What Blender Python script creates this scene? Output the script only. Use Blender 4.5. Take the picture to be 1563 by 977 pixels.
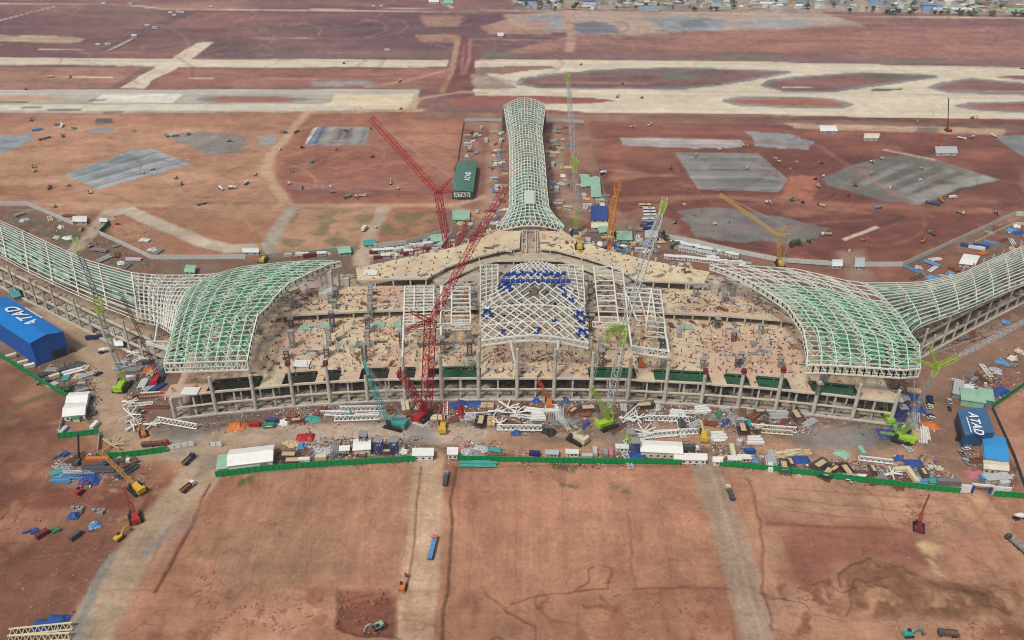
import bpy, math, random
import numpy as np
from mathutils import Vector, Matrix
R = math.radians
scene = bpy.context.scene
random.seed(7); RNG = np.random.default_rng(11)
for o in list(bpy.data.objects): bpy.data.objects.remove(o)

# ---------------------------------------------------------------- camera
FPX, CX, CY = 1290.0, 781.5, 488.5
CAMH, PITCH, ROLL = 310.0, R(31.6), R(0.5)
_F = Vector((0, math.cos(PITCH), -math.sin(PITCH)))
_R0 = Vector((1, 0, 0)); _U0 = Vector((0, math.sin(PITCH), math.cos(PITCH)))
_R = _R0*math.cos(ROLL) + _U0*math.sin(ROLL)
_U = -_R0*math.sin(ROLL) + _U0*math.cos(ROLL)
cam = bpy.data.cameras.new('camera'); cam_o = bpy.data.objects.new('camera', cam)
scene.collection.objects.link(cam_o); scene.camera = cam_o
cam.sensor_width = 36.0; cam.lens = 36.0*FPX/1563.0
cam.clip_start = 1.0; cam.clip_end = 20000
M = Matrix(((_R.x, _U.x, -_F.x, 0), (_R.y, _U.y, -_F.y, 0), (_R.z, _U.z, -_F.z, CAMH), (0, 0, 0, 1)))
cam_o.matrix_world = M
scene.cycles.pixel_filter_type = 'BLACKMAN_HARRIS'; scene.cycles.filter_width = 1.0
scene.render.resolution_x = 1024; scene.render.resolution_y = 640

# ---------------------------------------------------------------- sky, sun, exposure
SUN_EL, SUN_AZ = R(56), R(215)     # azimuth clockwise from +Y
w = bpy.data.worlds.new("World"); scene.world = w; w.use_nodes = True
nt = w.node_tree; nt.nodes.clear()
sky = nt.nodes.new('ShaderNodeTexSky'); sky.sky_type = 'NISHITA'; sky.sun_disc = False
sky.sun_elevation = SUN_EL; sky.sun_rotation = SUN_AZ; sky.dust_density = 6.0; sky.ozone_density = 1.0; sky.air_density = 1.3
hs = nt.nodes.new('ShaderNodeHueSaturation'); hs.inputs['Saturation'].default_value = 0.35
bg = nt.nodes.new('ShaderNodeBackground'); bg.inputs[1].default_value = 0.095
out = nt.nodes.new('ShaderNodeOutputWorld')
nt.links.new(sky.outputs[0], hs.inputs['Color']); nt.links.new(hs.outputs[0], bg.inputs[0]); nt.links.new(bg.outputs[0], out.inputs[0])
sl = bpy.data.lights.new('sun', 'SUN'); sl.energy = 2.7; sl.angle = R(9); sl.color = (1.0, 0.965, 0.91)
so = bpy.data.objects.new('sun', sl); scene.collection.objects.link(so)
so.rotation_euler = (R(90)-SUN_EL, 0, math.pi - SUN_AZ)
scene.view_settings.view_transform = 'Standard'; scene.view_settings.look = 'None'
scene.view_settings.gamma = 1.0; scene.view_settings.use_curve_mapping = False
scene.view_settings.exposure = -0.06

# ---------------------------------------------------------------- pixel -> place helpers
HAZE_D = 0.00009
CAMP = Vector((0, 0, CAMH))
def ray(px, py):
    return (_F + _R*((px-CX)/FPX) + _U*(-(py-CY)/FPX))
def W(px, py, z=0.0):
    d = ray(px, py); t = (z-CAMH)/d.z
    return Vector((d.x*t, d.y*t, z))
def WY(px, py, Y):
    d = ray(px, py); t = Y/d.y
    return Vector((d.x*t, Y, CAMH+d.z*t))
def proj(p):
    v = Vector(p)-CAMP; zc = v.dot(_F)
    return CX + FPX*v.dot(_R)/zc, CY - FPX*v.dot(_U)/zc
def up_to(b, py):
    """height of the point above ground point b seen at picture row py"""
    lo, hi = 0.0, 250.0
    for _ in range(40):
        m = (lo+hi)/2
        if proj((b.x, b.y, m))[1] > py: lo = m
        else: hi = m
    return lo

def srgb(c):
    if isinstance(c, str):
        c = tuple(int(c[i:i+2], 16) for i in (0, 2, 4))
    r = []
    for v in c[:3]:
        v = v/255.0
        r.append(v/12.92 if v <= 0.04045 else ((v+0.055)/1.055)**2.4)
    return r
ALB = 0.80
def lin(c): return [v*ALB for v in srgb(c)]

# ---------------------------------------------------------------- materials
_mats = {}
def mat(name, c, rough=0.7, var=0.18, scale=0.5, metal=0.0, c2=None, bump=0.0, spec=0.3):
    if name in _mats: return _mats[name]
    m = bpy.data.materials.new(name); m.use_nodes = True; t = m.node_tree
    b = t.nodes['Principled BSDF']; b.inputs['Roughness'].default_value = rough
    b.inputs['Metallic'].default_value = metal
    b.inputs['Specular IOR Level'].default_value = spec
    g = t.nodes.new('ShaderNodeNewGeometry')
    n = t.nodes.new('ShaderNodeTexNoise'); n.inputs['Scale'].default_value = scale; n.inputs['Detail'].default_value = 5
    n.inputs['Roughness'].default_value = 0.65
    t.links.new(g.outputs['Position'], n.inputs['Vector'])
    rp = t.nodes.new('ShaderNodeValToRGB')
    a = lin(c); d = lin(c2) if c2 else [v*(1-var*1.9) for v in a]
    hi = [min(0.9, v*(1+var*0.45)) for v in a]
    e = rp.color_ramp.elements
    e[0].position = 0.33; e[0].color = (*d, 1)
    e[1].position = 0.72; e[1].color = (*hi, 1)
    k = rp.color_ramp.elements.new(0.50); k.color = (*a, 1)
    t.links.new(n.outputs['Fac'], rp.inputs['Fac']); t.links.new(rp.outputs[0], b.inputs['Base Color'])
    if bump:
        bm_ = t.nodes.new('ShaderNodeBump'); bm_.inputs['Strength'].default_value = bump; bm_.inputs['Distance'].default_value = 0.4
        t.links.new(n.outputs['Fac'], bm_.inputs['Height']); t.links.new(bm_.outputs[0], b.inputs['Normal'])
    _mats[name] = m
    return m

# ---------------------------------------------------------------- mesh builder
class MB:
    def __init__(s): s.v = []; s.f = []; s.m = []
    def face(s, pts, mi=0):
        k = len(s.v); s.v += [tuple(p) for p in pts]; s.f.append(tuple(range(k, k+len(pts)))); s.m.append(mi)
    def hexa(s, p, mi=0):      # 8 points: bottom 4 ccw, top 4 ccw
        k = len(s.v); s.v += [tuple(q) for q in p]
        for f in ((3, 2, 1, 0), (4, 5, 6, 7), (0, 1, 5, 4), (1, 2, 6, 5), (2, 3, 7, 6), (3, 0, 4, 7)):
            s.f.append(tuple(k+i for i in f)); s.m.append(mi)
    def box(s, c, d, rz=0.0, mi=0):   # c = centre of the base
        cs, sn = math.cos(rz), math.sin(rz); q = []
        for z in (0, d[2]):
            for a, b in ((-1, -1), (1, -1), (1, 1), (-1, 1)):
                x, y = a*d[0]/2, b*d[1]/2
                q.append((c[0]+x*cs-y*sn, c[1]+x*sn+y*cs, c[2]+z))
        s.hexa(q, mi)
    def bar(s, a, b, w, h=None, mi=0):
        a = Vector(a); b = Vector(b); d = b-a
        if d.length < 1e-4: return
        h = h or w; d.normalize()
        u = d.cross(Vector((0, 0, 1)))
        if u.length < 1e-3: u = Vector((1, 0, 0))
        u.normalize(); n = u.cross(d)
        u = u*(w/2); n = n*(h/2)
        s.hexa([a-u-n, a+u-n, b+u-n, b-u-n, a-u+n, a+u+n, b+u+n, b-u+n], mi)
    def tube(s, a, b, r, n=8, r2=None, mi=0):
        a = Vector(a); b = Vector(b); d = (b-a).normalized(); r2 = r if r2 is None else r2
        u = d.cross(Vector((0, 0, 1)))
        if u.length < 1e-3: u = Vector((1, 0, 0))
        u.normalize(); v = d.cross(u); k = len(s.v)
        for p, rr in ((a, r), (b, r2)):
            for i in range(n):
                t = 2*math.pi*i/n; s.v.append(tuple(p+u*(rr*math.cos(t))+v*(rr*math.sin(t))))
        for i in range(n):
            j = (i+1) % n; s.f.append((k+i, k+j, k+n+j, k+n+i)); s.m.append(mi)
        s.f.append(tuple(k+i for i in range(n))[::-1]); s.m.append(mi)
        s.f.append(tuple(k+n+i for i in range(n))); s.m.append(mi)
    def prism(s, poly, z0, z1, mi=0):   # poly: xy list ccw
        n = len(poly); k = len(s.v)
        s.v += [(p[0], p[1], z0) for p in poly] + [(p[0], p[1], z1) for p in poly]
        s.f.append(tuple(range(k, k+n))[::-1]); s.f.append(tuple(range(k+n, k+2*n))); s.m += [mi, mi]
        for i in range(n):
            j = (i+1) % n; s.f.append((k+i, k+j, k+n+j, k+n+i)); s.m.append(mi)
    def side(s, prof, y0, y1, mi=0):    # profile in xz extruded along y
        n = len(prof); k = len(s.v)
        s.v += [(p[0], y0, p[1]) for p in prof] + [(p[0], y1, p[1]) for p in prof]
        s.f.append(tuple(range(k, k+n))); s.f.append(tuple(range(k+n, k+2*n))[::-1]); s.m += [mi, mi]
        for i in range(n):
            j = (i+1) % n; s.f.append((k+j, k+i, k+n+i, k+n+j)); s.m.append(mi)
    def truss(s, a, b, depth, n, w=0.35, width=0.0, updir=(0, 0, -1), zig=True):
        """planar (or box) truss from a to b; second chord offset along updir"""
        a = Vector(a); b = Vector(b); o = Vector(updir)*depth
        s.bar(a, b, w); s.bar(a+o, b+o, w)
        for i in range(n+1):
            p = a.lerp(b, i/n); s.bar(p, p+o, w*0.7)
            if i < n and zig:
                q = a.lerp(b, (i+1)/n)
                if i % 2: s.bar(p+o, q, w*0.7)
                else: s.bar(p, q+o, w*0.7)
    def lattice(s, a, b, w0, w1, n, c=0.3, ca=None):
        """four-chord lattice boom"""
        a = Vector(a); b = Vector(b); d = (b-a).normalized()
        u = d.cross(Vector((0, 0, 1)))
        if u.length < 0.05: u = Vector((1, 0, 0))
        u.normalize(); v = d.cross(u)
        def cor(t):
            p = a.lerp(b, t); ww = (w0+(w1-w0)*t)/2
            if t < 0.08: ww *= 0.55+0.45*t/0.08
            return [p+u*ww*i+v*ww*j for i, j in ((-1, -1), (1, -1), (1, 1), (-1, 1))]
        cs = [cor(i/n) for i in range(n+1)]
        for i in range(n):
            for k in range(4):
                s.bar(cs[i][k], cs[i+1][k], c)
                k2 = (k+1) % 4
                if i % 2: s.bar(cs[i][k], cs[i+1][k2], c*0.6)
                else: s.bar(cs[i][k2], cs[i+1][k], c*0.6)
                s.bar(cs[i][k], cs[i][k2], c*0.6)
        for k in range(4): s.bar(cs[n][k], cs[n][(k+1) % 4], c)
    def build(s, name, m, parent=None, rel=True):
        me = bpy.data.meshes.new(name)
        v = s.v
        if parent is not None and rel is False:   # coordinates are world: shift to the parent's origin (no rotation)
            L = world_loc(parent)
            v = [(p[0]-L.x, p[1]-L.y, p[2]-L.z) for p in v]
        me.from_pydata(v, [], s.f)
        ms = m if isinstance(m, (list, tuple)) else [m]
        for q in ms: me.materials.append(q)
        if len(ms) > 1: me.polygons.foreach_set('material_index', s.m)
        me.update()
        o = bpy.data.objects.new(name, me); scene.collection.objects.link(o)
        if parent is not None: o.parent = parent
        return o
def world_loc(o):
    L = Vector(o.location); p = o.parent
    while p is not None: L = L+Vector(p.location); p = p.parent
    return L

THINGS = []
def thing(name, label, cat, loc=(0, 0, 0), rz=0.0, group=None):
    o = bpy.data.objects.new(name, None); scene.collection.objects.link(o)
    o.location = loc; o.rotation_euler = (0, 0, rz); o.empty_display_size = 0.5
    o['label'] = label; o['category'] = cat
    if group: o['group'] = group
    THINGS.append(o)
    return o
def tag(o, label, cat, group=None, kind=None):
    o['label'] = label; o['category'] = cat
    if group: o['group'] = group
    if kind: o['kind'] = kind
    THINGS.append(o)
    return o
def copy_tree(o, parent=None):
    c = o.copy(); scene.collection.objects.link(c); c.parent = parent
    for ch in list(o.children): copy_tree(ch, c)
    return c
# ================================================================ GROUND
def hash2(ix, iy, seed):
    h = (ix.astype(np.int64)*374761393 + iy.astype(np.int64)*668265263 + seed*974711) & 0xffffffff
    h = ((h ^ (h >> 13))*1274126177) & 0xffffffff
    h = (h ^ (h >> 16)) & 0xffff
    return h.astype(np.float32)/65535.0
def vnoise(x, y, s, seed):
    x = x/s; y = y/s; ix = np.floor(x); iy = np.floor(y); fx = (x-ix); fy = (y-iy)
    fx = fx*fx*(3-2*fx); fy = fy*fy*(3-2*fy)
    a = hash2(ix, iy, seed); b = hash2(ix+1, iy, seed); c = hash2(ix, iy+1, seed); d = hash2(ix+1, iy+1, seed)
    return ((a*(1-fx)+b*fx)*(1-fy)+(c*(1-fx)+d*fx)*fy)*2-1
def fbm(x, y, s, seed, o=4):
    r = 0; a = 1.0; t = 0
    for i in range(o):
        r = r+a*vnoise(x+i*17.3, y-i*9.1, s/(2**i), seed+i*31); t += a; a *= 0.55
    return r/t

NR, NC = 980, 1180
v0 = np.linspace(1.62, 0.185, NR-40)          # tan of the angle below the horizon
yy = CAMH/v0
yy = np.concatenate([yy, np.geomspace(yy[-1]*1.01, 9000, 40)])
tt = np.linspace(-1, 1, NC)
GY = np.repeat(yy[:, None], NC, 1); GX = tt[None, :]*(GY*0.70+185)
GX = GX.astype(np.float64)
gx = GX.ravel(); gy = GY.ravel()
COL = np.zeros((gx.size, 3), np.float32); ZZ = np.zeros(gx.size, np.float32)
CLS = np.zeros(gx.size, np.int8)             # 0 ground 1 taxiway 2 dirt road 3 gravel pad
wx = fbm(gx, gy, 14, 1, 4); wy = fbm(gx, gy, 14, 77, 4)
lx = fbm(gx, gy, 60, 5, 3); ly = fbm(gx, gy, 60, 97, 3)
def wpts(p): return np.array([[*W(a, b)[:2]] for a, b in p])
def sdpoly(P, x, y):
    d = np.full(x.shape, 1e9); ins = np.zeros(x.shape, bool); n = len(P)
    for i in range(n):
        ax, ay = P[i]; bx, by = P[(i+1) % n]; ex, ey = bx-ax, by-ay
        t = np.clip(((x-ax)*ex+(y-ay)*ey)/(ex*ex+ey*ey+1e-9), 0, 1)
        d = np.minimum(d, (x-ax-t*ex)**2+(y-ay-t*ey)**2)
        c = ((ay > y) != (by > y)) & (x < (bx-ax)*(y-ay)/((by-ay) if abs(by-ay) > 1e-9 else 1e-9)+ax)
        ins ^= c
    d = np.sqrt(d); return np.where(ins, -d, d)
def sdline(P, x, y):
    d = np.full(x.shape, 1e9)
    for i in range(len(P)-1):
        ax, ay = P[i]; bx, by = P[i+1]; ex, ey = bx-ax, by-ay
        t = np.clip(((x-ax)*ex+(y-ay)*ey)/(ex*ex+ey*ey+1e-9), 0, 1)
        d = np.minimum(d, (x-ax-t*ex)**2+(y-ay-t*ey)**2)
    return np.sqrt(d)
def _mask(P, f, am, al, line=None, grow=0.0):
    pad = 3*am+3*al+f+4+(line or 0)+grow
    sel = np.where((gx > P[:, 0].min()-pad) & (gx < P[:, 0].max()+pad) & (gy > P[:, 1].min()-pad) & (gy < P[:, 1].max()+pad))[0]
    if sel.size == 0: return sel, None
    x = gx[sel]+wx[sel]*am+lx[sel]*al; y = gy[sel]+wy[sel]*am+ly[sel]*al
    d = (sdline(P, x, y)-line) if line is not None else sdpoly(P, x, y)-grow
    m = np.clip(0.5-d/max(f, 0.01), 0, 1); m = m*m*(3-2*m)
    return sel, m
def paint(p, c, f=4.0, am=3.0, al=0.0, op=1.0, cls=None, var=0.0, world=False, z=None, grow=0.0):
    P = np.array(p) if world else wpts(p)
    sel, m = _mask(P, f, am, al, None, grow)
    if m is None: return
    c = np.array(lin(c))
    if var: cc = c[None]*(1+var*(wx[sel]*0.6+wy[sel]*0.5))[:, None]
    else: cc = c[None]
    COL[sel] = COL[sel]*(1-(m*op)[:, None])+cc*(m*op)[:, None]
    if cls is not None: CLS[sel[m > 0.5]] = cls
    if z: ZZ[sel] += z*m
def stroke(p, wid, c, f=3.0, am=1.0, al=0.0, op=1.0, cls=None, z=None, world=False):
    P = np.array(p) if world else wpts(p)
    sel, m = _mask(P, f, am, al, wid/2)
    if m is None: return
    c = np.array(lin(c)); COL[sel] = COL[sel]*(1-(m*op)[:, None])+c[None]*(m*op)[:, None]
    if cls is not None: CLS[sel[m > 0.5]] = cls
    if z: ZZ[sel] += z*m
def blotch(p, c, s, thr, seed, f=0.12, op=1.0, edge=10, stretch=1.0, z=None):
    """noise-shaped patches of another soil inside a region"""
    P = wpts(p); sel, m = _mask(P, edge, 5, 0)
    if m is None: return
    n = fbm(gx[sel]/stretch, gy[sel], s, seed, 4)
    k = np.clip((n-thr)/f, 0, 1)*m*op
    COL[sel] = COL[sel]*(1-k[:, None])+np.array(lin(c))[None]*k[:, None]
    if z: ZZ[sel] += z*k

def ridge(p, c, s, wd, seed, op=0.7, edge=8, stretch=1.0):
    P_ = wpts(p); sel, m = _mask(P_, edge, 4, 0)
    if m is None: return
    n = np.abs(fbm(gx[sel]/stretch+wx[sel]*2, gy[sel]+wy[sel]*2, s, seed, 3)); br = np.clip(fbm(gx[sel], gy[sel], s*1.5, seed+5, 2)+0.35, 0, 1)
    k = np.clip(1-n/wd, 0, 1)*m*op*br
    COL[sel] = COL[sel]*(1-k[:, None])+np.array(lin(c))[None]*k[:, None]; ZZ[sel] -= 0.35*k
ALL = [(-400, -200), (1960, -200), (1960, 1150), (-400, 1150)]
SOIL = (176, 128, 102)
COL[:] = np.array(lin(SOIL))[None]
# ---- broad soils
FAR = [(-900, -260), (2460, -260), (2000, 176), (-500, 172)]
paint(FAR, (148, 108, 104), f=30, am=6)
blotch(FAR, (120, 86, 92), 130, 0.0, 3, 0.35, 0.8, stretch=3)
blotch(FAR, (182, 138, 122), 90, 0.25, 9, 0.3, 0.7, stretch=3.5)
blotch([(350, 20), (1000, 20), (720, 92), (300, 86)], (112, 84, 92), 150, -0.35, 13, 0.4, 0.85, stretch=3)
blotch([(-200, 14), (300, 20), (160, 60), (-200, 50)], (116, 84, 90), 120, -0.1, 15, 0.4, 0.75, stretch=3)
blotch(FAR, (118, 100, 96), 60, 0.2, 17, 0.3, 0.6, stretch=5)
blotch([(1080, 40), (1900, 40), (1700, 95), (1000, 75)], (172, 122, 110), 120, -0.3, 14, 0.4, 0.8, stretch=3)
MIDL = [(-500, 172), (470, 172), (425, 250), (440, 320), (420, 400), (-500, 400)]
paint(MIDL, (186, 141, 114), f=20, am=8, al=8)
blotch(MIDL, (160, 112, 90), 55, 0.1, 21, 0.3, 0.75, stretch=2.2)
blotch(MIDL, (205, 165, 138), 40, 0.3, 22, 0.25, 0.7, stretch=2.2)
paint([(-300, 160), (480, 160), (470, 200), (200, 190), (-300, 195)], (176, 126, 106), f=14, am=6, op=0.7)
MIDC = [(470, 172), (780, 172), (770, 330), (560, 322), (425, 312), (412, 250)]
paint(MIDC, (166, 113, 94), f=14, am=6, al=5)
blotch(MIDC, (188, 136, 112), 45, 0.12, 25, 0.3, 0.7, stretch=1.6)
paint([(420, 255), (480, 225), (670, 225), (690, 305), (450, 308)], (152, 99, 86), f=12, am=5, op=0.65)
paint([(438, 279), (500, 276), (600, 278), (665, 283), (690, 291), (500, 294), (450, 290)], (155, 108, 100), f=5, am=3)
paint([(620, 180), (700, 195), (700, 280), (640, 262)], (190, 138, 116), f=20, am=9, op=0.6)
MIDR = [(900, 176), (1960, 184), (1960, 380), (1563, 320), (1376, 405), (1190, 395), (1040, 360), (935, 350), (905, 250)]
paint(MIDR, (126, 79, 70), f=16, am=6, al=5)
blotch(MIDR, (158, 104, 88), 60, 0.1, 31, 0.3, 0.75, stretch=2.2)
blotch(MIDR, (108, 68, 64), 45, 0.12, 32, 0.25, 0.7, stretch=2.0)
blotch(MIDR, (188, 138, 115), 30, 0.42, 33, 0.2, 0.6, stretch=2.5)
paint([(900, 182), (1200, 186), (1563, 200), (1563, 225), (1300, 222), (1100, 205), (900, 205)], (150, 96, 86), f=10, am=5, op=0.6)
PIER = [(708, 184), (893, 187), (920, 300), (990, 360), (1000, 400), (600, 405), (680, 320), (690, 300)]
paint(PIER, (158, 118, 100), f=8, am=4)
blotch(PIER, (140, 92, 82), 25, 0.0, 36, 0.3, 0.7)
stroke([(755, 190), (752, 260), (745, 330)], 11, (182, 146, 124), f=8, am=1.5, op=0.8, cls=2)
stroke([(850, 192), (852, 250), (880, 345)], 11, (178, 142, 120), f=8, am=1.5, op=0.8, cls=2)
stroke([(745, 330), (700, 320), (690, 312)], 10, (190, 150, 122), f=6, op=0.8)
FORE = [(-500, 520), (0, 545), (105, 605), (150, 690), (330, 727), (645, 703), (700, 700), (1080, 706), (1563, 757), (2200, 820), (2200, 1400), (-600, 1400)]
paint(FORE, (177, 129, 104), f=6, am=2)
blotch(FORE, (198, 154, 122), 60, 0.1, 41, 0.3, 0.6)
blotch(FORE, (150, 100, 78), 38, 0.12, 42, 0.3, 0.6)
LOWL = [(-500, 520), (0, 545), (105, 605), (150, 690), (250, 720), (290, 740), (120, 1000), (60, 1150), (-600, 1150)]
paint(LOWL, (136, 92, 75), f=10, am=5)
blotch(LOWL, (178, 128, 104), 45, 0.1, 44, 0.3, 0.7)
blotch(LOWL, (112, 72, 60), 30, 0.1, 45, 0.25, 0.7)
# site yard inside the hoardings
YARD = [(-500, 150), (-60, 312), (42, 312), (112, 344), (155, 352), (232, 395), (390, 397), (545, 383), (680, 358), (760, 330), (860, 330), (1015, 362), (1190, 397), (1376, 405), (1563, 330), (2100, 200), (2200, 500), (1563, 590), (1375, 700), (1563, 757), (2200, 830),
        (1563, 757), (1080, 706), (690, 702), (645, 703), (330, 727), (250, 690), (150, 664), (105, 605), (0, 545), (-500, 330)]
paint(YARD, (130, 107, 92), f=3, am=1)
paint([(1563, 345), (1376, 407), (1190, 399), (1250, 425), (1420, 440), (1563, 390), (1800, 300), (1800, 260)], (152, 104, 86), f=8, am=4)
blotch(YARD, (112, 104, 97), 26, 0.05, 51, 0.25, 0.75)
blotch(YARD, (146, 98, 78), 20, 0.12, 52, 0.2, 0.7)
blotch(YARD, (164, 144, 126), 16, 0.34, 53, 0.2, 0.5)
RED2 = [(1380, 560), (1563, 500), (1800, 420), (1900, 560), (1563, 660), (1563, 757), (1480, 745), (1400, 690)]
paint(RED2, (150, 108, 90), f=12, am=5, op=0.8)
paint([(1563, 590), (1515, 625), (1563, 740), (1800, 800), (1800, 480)], (184, 138, 114), f=5, am=2)
blotch([(1515, 600), (1563, 740), (1800, 800), (1800, 480)], (160, 110, 90), 24, 0.1, 56, 0.2, 0.7)
# ---- top strip
C_ = (206, 184, 168)
paint([(-400, -8), (1100, -12), (1100, -150), (-700, -150)], (160, 118, 112), f=20, am=6, op=0.8)
paint([(770, -60), (2300, -60), (2100, 24), (1563, 22), (1320, 18), (1050, 15), (785, 14)], (186, 168, 156), f=14, am=8, al=8, op=0.85)
blotch([(770, -60), (2300, -60), (2100, 24), (785, 14)], (112, 118, 96), 26, 0.0, 64, 0.3, 0.6, stretch=1.5)
paint([(770, 22), (860, 18), (1240, 16), (1320, 40), (1165, 44), (1000, 52), (930, 53), (790, 46)], (186, 164, 150), f=14, am=8, al=10)
paint([(786, 28), (850, 21), (862, 34), (852, 46), (800, 42)], (158, 162, 168), f=8, am=6, al=5)
paint([(870, 38), (905, 32), (938, 38), (945, 50), (890, 52), (872, 46)], (126, 130, 140), f=8, am=6, al=5)
paint([(985, 28), (1050, 24), (1110, 30), (1095, 48), (1020, 48)], (158, 160, 166), f=8, am=6, al=5)
paint([(1036, 32), (1070, 30), (1082, 40), (1040, 42)], (136, 138, 146), f=8, am=6)
paint([(1100, 40), (1170, 26), (1235, 30), (1240, 40), (1180, 42)], (172, 170, 172), f=8, am=6, al=5)
stroke([(865, 18), (872, 55), (870, 78)], 14, (196, 158, 142), f=8, am=2)
stroke([(-300, 4), (0, 5.5), (200, 8), (258, 14.5), (400, 15.5), (780, 17), (1100, 20), (1300, 24), (1563, 28), (2000, 33)], 9, C_, f=5, am=1, cls=2)
stroke([(-300, 70), (0, 31), (85, 9)], 6, (196, 176, 168), f=4, am=1)
stroke([(390, 60), (480, 57), (690, 59), (1180, 66), (1700, 74)], 5, (178, 134, 122), f=5, am=2, op=0.7)
stroke([(475, 14), (690, 12), (660, -5)], 6, (205, 178, 165), f=4)
stroke([(165, 76), (215, 50), (285, 20)], 26, (110, 88, 96), f=10, am=4, op=0.85)
stroke([(60, 75), (165, 77), (200, 60)], 5, (215, 195, 180), f=3, am=0.5)
paint([(-200, 52), (60, 54), (130, 58), (120, 65), (0, 63), (-200, 64)], (206, 184, 152), f=8, am=6, op=0.85)
paint([(60, 34), (165, 38), (165, 46), (40, 42)], (130, 92, 96), f=12, am=8, op=0.7)
paint([(640, 24), (705, 24), (700, 40), (650, 40)], (184, 144, 126), f=8, am=6, op=0.8)
paint([(635, 52), (700, 52), (700, 66), (640, 62)], (186, 144, 126), f=8, am=6, op=0.8)
paint([(735, 40), (780, 27), (840, 32), (840, 52), (745, 52)], (188, 150, 132), f=10, am=7, op=0.8)
for g in ([(735, 79), (790, 79), (785, 87), (740, 87)], [(1090, 82), (1190, 83), (1185, 90), (1100, 90)], [(1330, 88), (1430, 91), (1425, 99), (1335, 97)]):
    paint(g, (112, 128, 104), f=8, am=7, op=0.75)
paint([(390, 78), (690, 78), (690, 88), (390, 88)], (132, 112, 108), f=6, am=5, op=0.7)
paint([(780, 82), (1563, 88), (1700, 96), (1560, 101), (1180, 95), (780, 91)], (134, 108, 106), f=6, am=4, op=0.75)
# haul corridor
paint([(703, 57), (722, 57), (730, 100), (722, 141), (679, 141), (690, 100)], (128, 80, 78), f=5, am=3, z=-0.8)
stroke([(700, 58), (690, 105), (675, 140)], 8, (192, 150, 130), f=4, am=1.5, cls=2)
stroke([(718, 58), (716, 90), (708, 112)], 5, (172, 126, 118), f=4, am=1)
stroke([(708, 70), (704, 112)], 4, (160, 112, 106), f=3, am=0.6)
# ---- between the taxiways
paint([(-300, 102), (120, 102), (215, 104), (165, 134), (-300, 136)], (180, 136, 116), f=6, am=4, op=0.8)
paint([(245, 105), (690, 104), (675, 135), (235, 133)], (170, 120, 104), f=6, am=4, op=0.8)
blotch([(-300, 100), (690, 100), (690, 136), (-300, 136)], (146, 104, 98), 40, 0.1, 61, 0.25, 0.7, stretch=3)
paint([(470, 124), (560, 124), (575, 130), (480, 132)], (152, 156, 158), f=6, am=5, op=0.9)
stroke([(70, 118), (170, 118)], 4, (225, 208, 186), f=2, am=0.3)
stroke([(290, 119), (325, 119)], 4, (220, 198, 178), f=2, am=0.3)
stroke([(400, 120), (640, 120)], 5, (196, 146, 118), f=4, am=1, op=0.7)
stroke([(690, 104), (620, 124), (560, 132)], 7, (196, 152, 128), f=4, am=1.5)
paint([(640, 120), (735, 118), (730, 150), (640, 140)], (140, 92, 86), f=10, am=5, op=0.5)
# ---- taxiways
TX = (214, 200, 180)
def taxi(p, c=TX, **k): paint(p, c, f=2.5, am=k.pop('am', 1.2), cls=k.pop('cls', 1), var=k.pop('var', 0.10), **k)
taxi([(-500, 85), (0, 87.5), (260, 90), (685, 90.5), (682, 102), (410, 103), (100, 99), (-500, 97)])
taxi([(183, 134), (236, 103), (255, 94), (285, 74), (300, 65), (328, 64), (312, 74), (288, 94), (262, 108), (232, 122), (222, 134)], am=2.5)
paint([(-500, 137), (640, 136.5), (636, 169), (300, 172), (0, 172), (-500, 172)], (178, 170, 160), f=3, am=2, cls=1, var=0.15)
taxi([(-500, 139), (100, 137), (640, 136), (640, 143), (300, 143), (-500, 146)], c=(196, 190, 180))
taxi([(155, 144), (280, 143), (262, 157), (140, 157)], c=(222, 214, 206))
taxi([(510, 144), (632, 143), (624, 169), (440, 169), (505, 156)], c=(222, 205, 178))
taxi([(-500, 160), (120, 159), (420, 158), (600, 162), (600, 168), (-500, 169)], c=(212, 202, 186))
paint([(-300, 146), (60, 146), (110, 151), (60, 154), (-300, 154)], (194, 156, 134), f=4, am=3)
paint([(296, 152), (320, 147), (400, 146), (460, 148), (478, 152), (440, 156), (330, 157)], (138, 138, 138), f=3, am=2)
paint([(312, 152), (335, 148), (400, 147), (440, 149), (455, 152), (420, 155), (340, 155)], (168, 108, 90), f=3, am=2)
for x0, x1, y in ((35, 60, 164), (76, 122, 167), (0, 40, 156), (160, 185, 171), (140, 160, 152)):
    stroke([(x0, y), (x1, y)], 5, (92, 88, 88), f=3, am=1)
taxi([(724, 91), (960, 91), (1200, 95), (1563, 103), (2200, 116), (2200, 196), (1563, 182), (1340, 179), (1150, 174), (900, 171.5), (832, 167), (826, 160), (725, 146), (722, 136), (790, 134), (740, 112), (724, 101)])
ISL = (150, 108, 100); RIM = (140, 142, 142)
def island(p, c=ISL, rim=True):
    q = wpts(p); cen = q.mean(0)
    if rim: paint([tuple(a) for a in q], RIM, f=4, am=2.0, cls=3, world=True, grow=9.0, var=.15)
    paint([tuple(a) for a in q], c, f=4, am=2.5, cls=0, world=True)
island([(724, 103), (790, 100), (840, 101), (850, 104), (800, 108), (770, 113), (735, 112)], (152, 120, 110), False)
island([(797, 127), (803, 121), (850, 114), (950, 107), (1040, 105), (1196, 110), (1180, 113), (1100, 127), (1040, 133), (900, 133), (830, 132)], (138, 100, 98))
paint([(905, 106), (1100, 106), (1100, 120), (940, 120), (850, 116)], (122, 112, 106), f=6, am=5, op=0.6)
paint([(900, 118), (1000, 116), (1000, 124), (900, 124)], (120, 84, 84), f=5, am=4, op=.6)
paint([(1012, 109), (1066, 110), (1060, 121), (1018, 120)], (104, 124, 100), f=6, am=6, op=0.6)
stroke([(825, 126.5), (1000, 128)], 4.5, (222, 200, 184), f=2, am=0.4)
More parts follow.
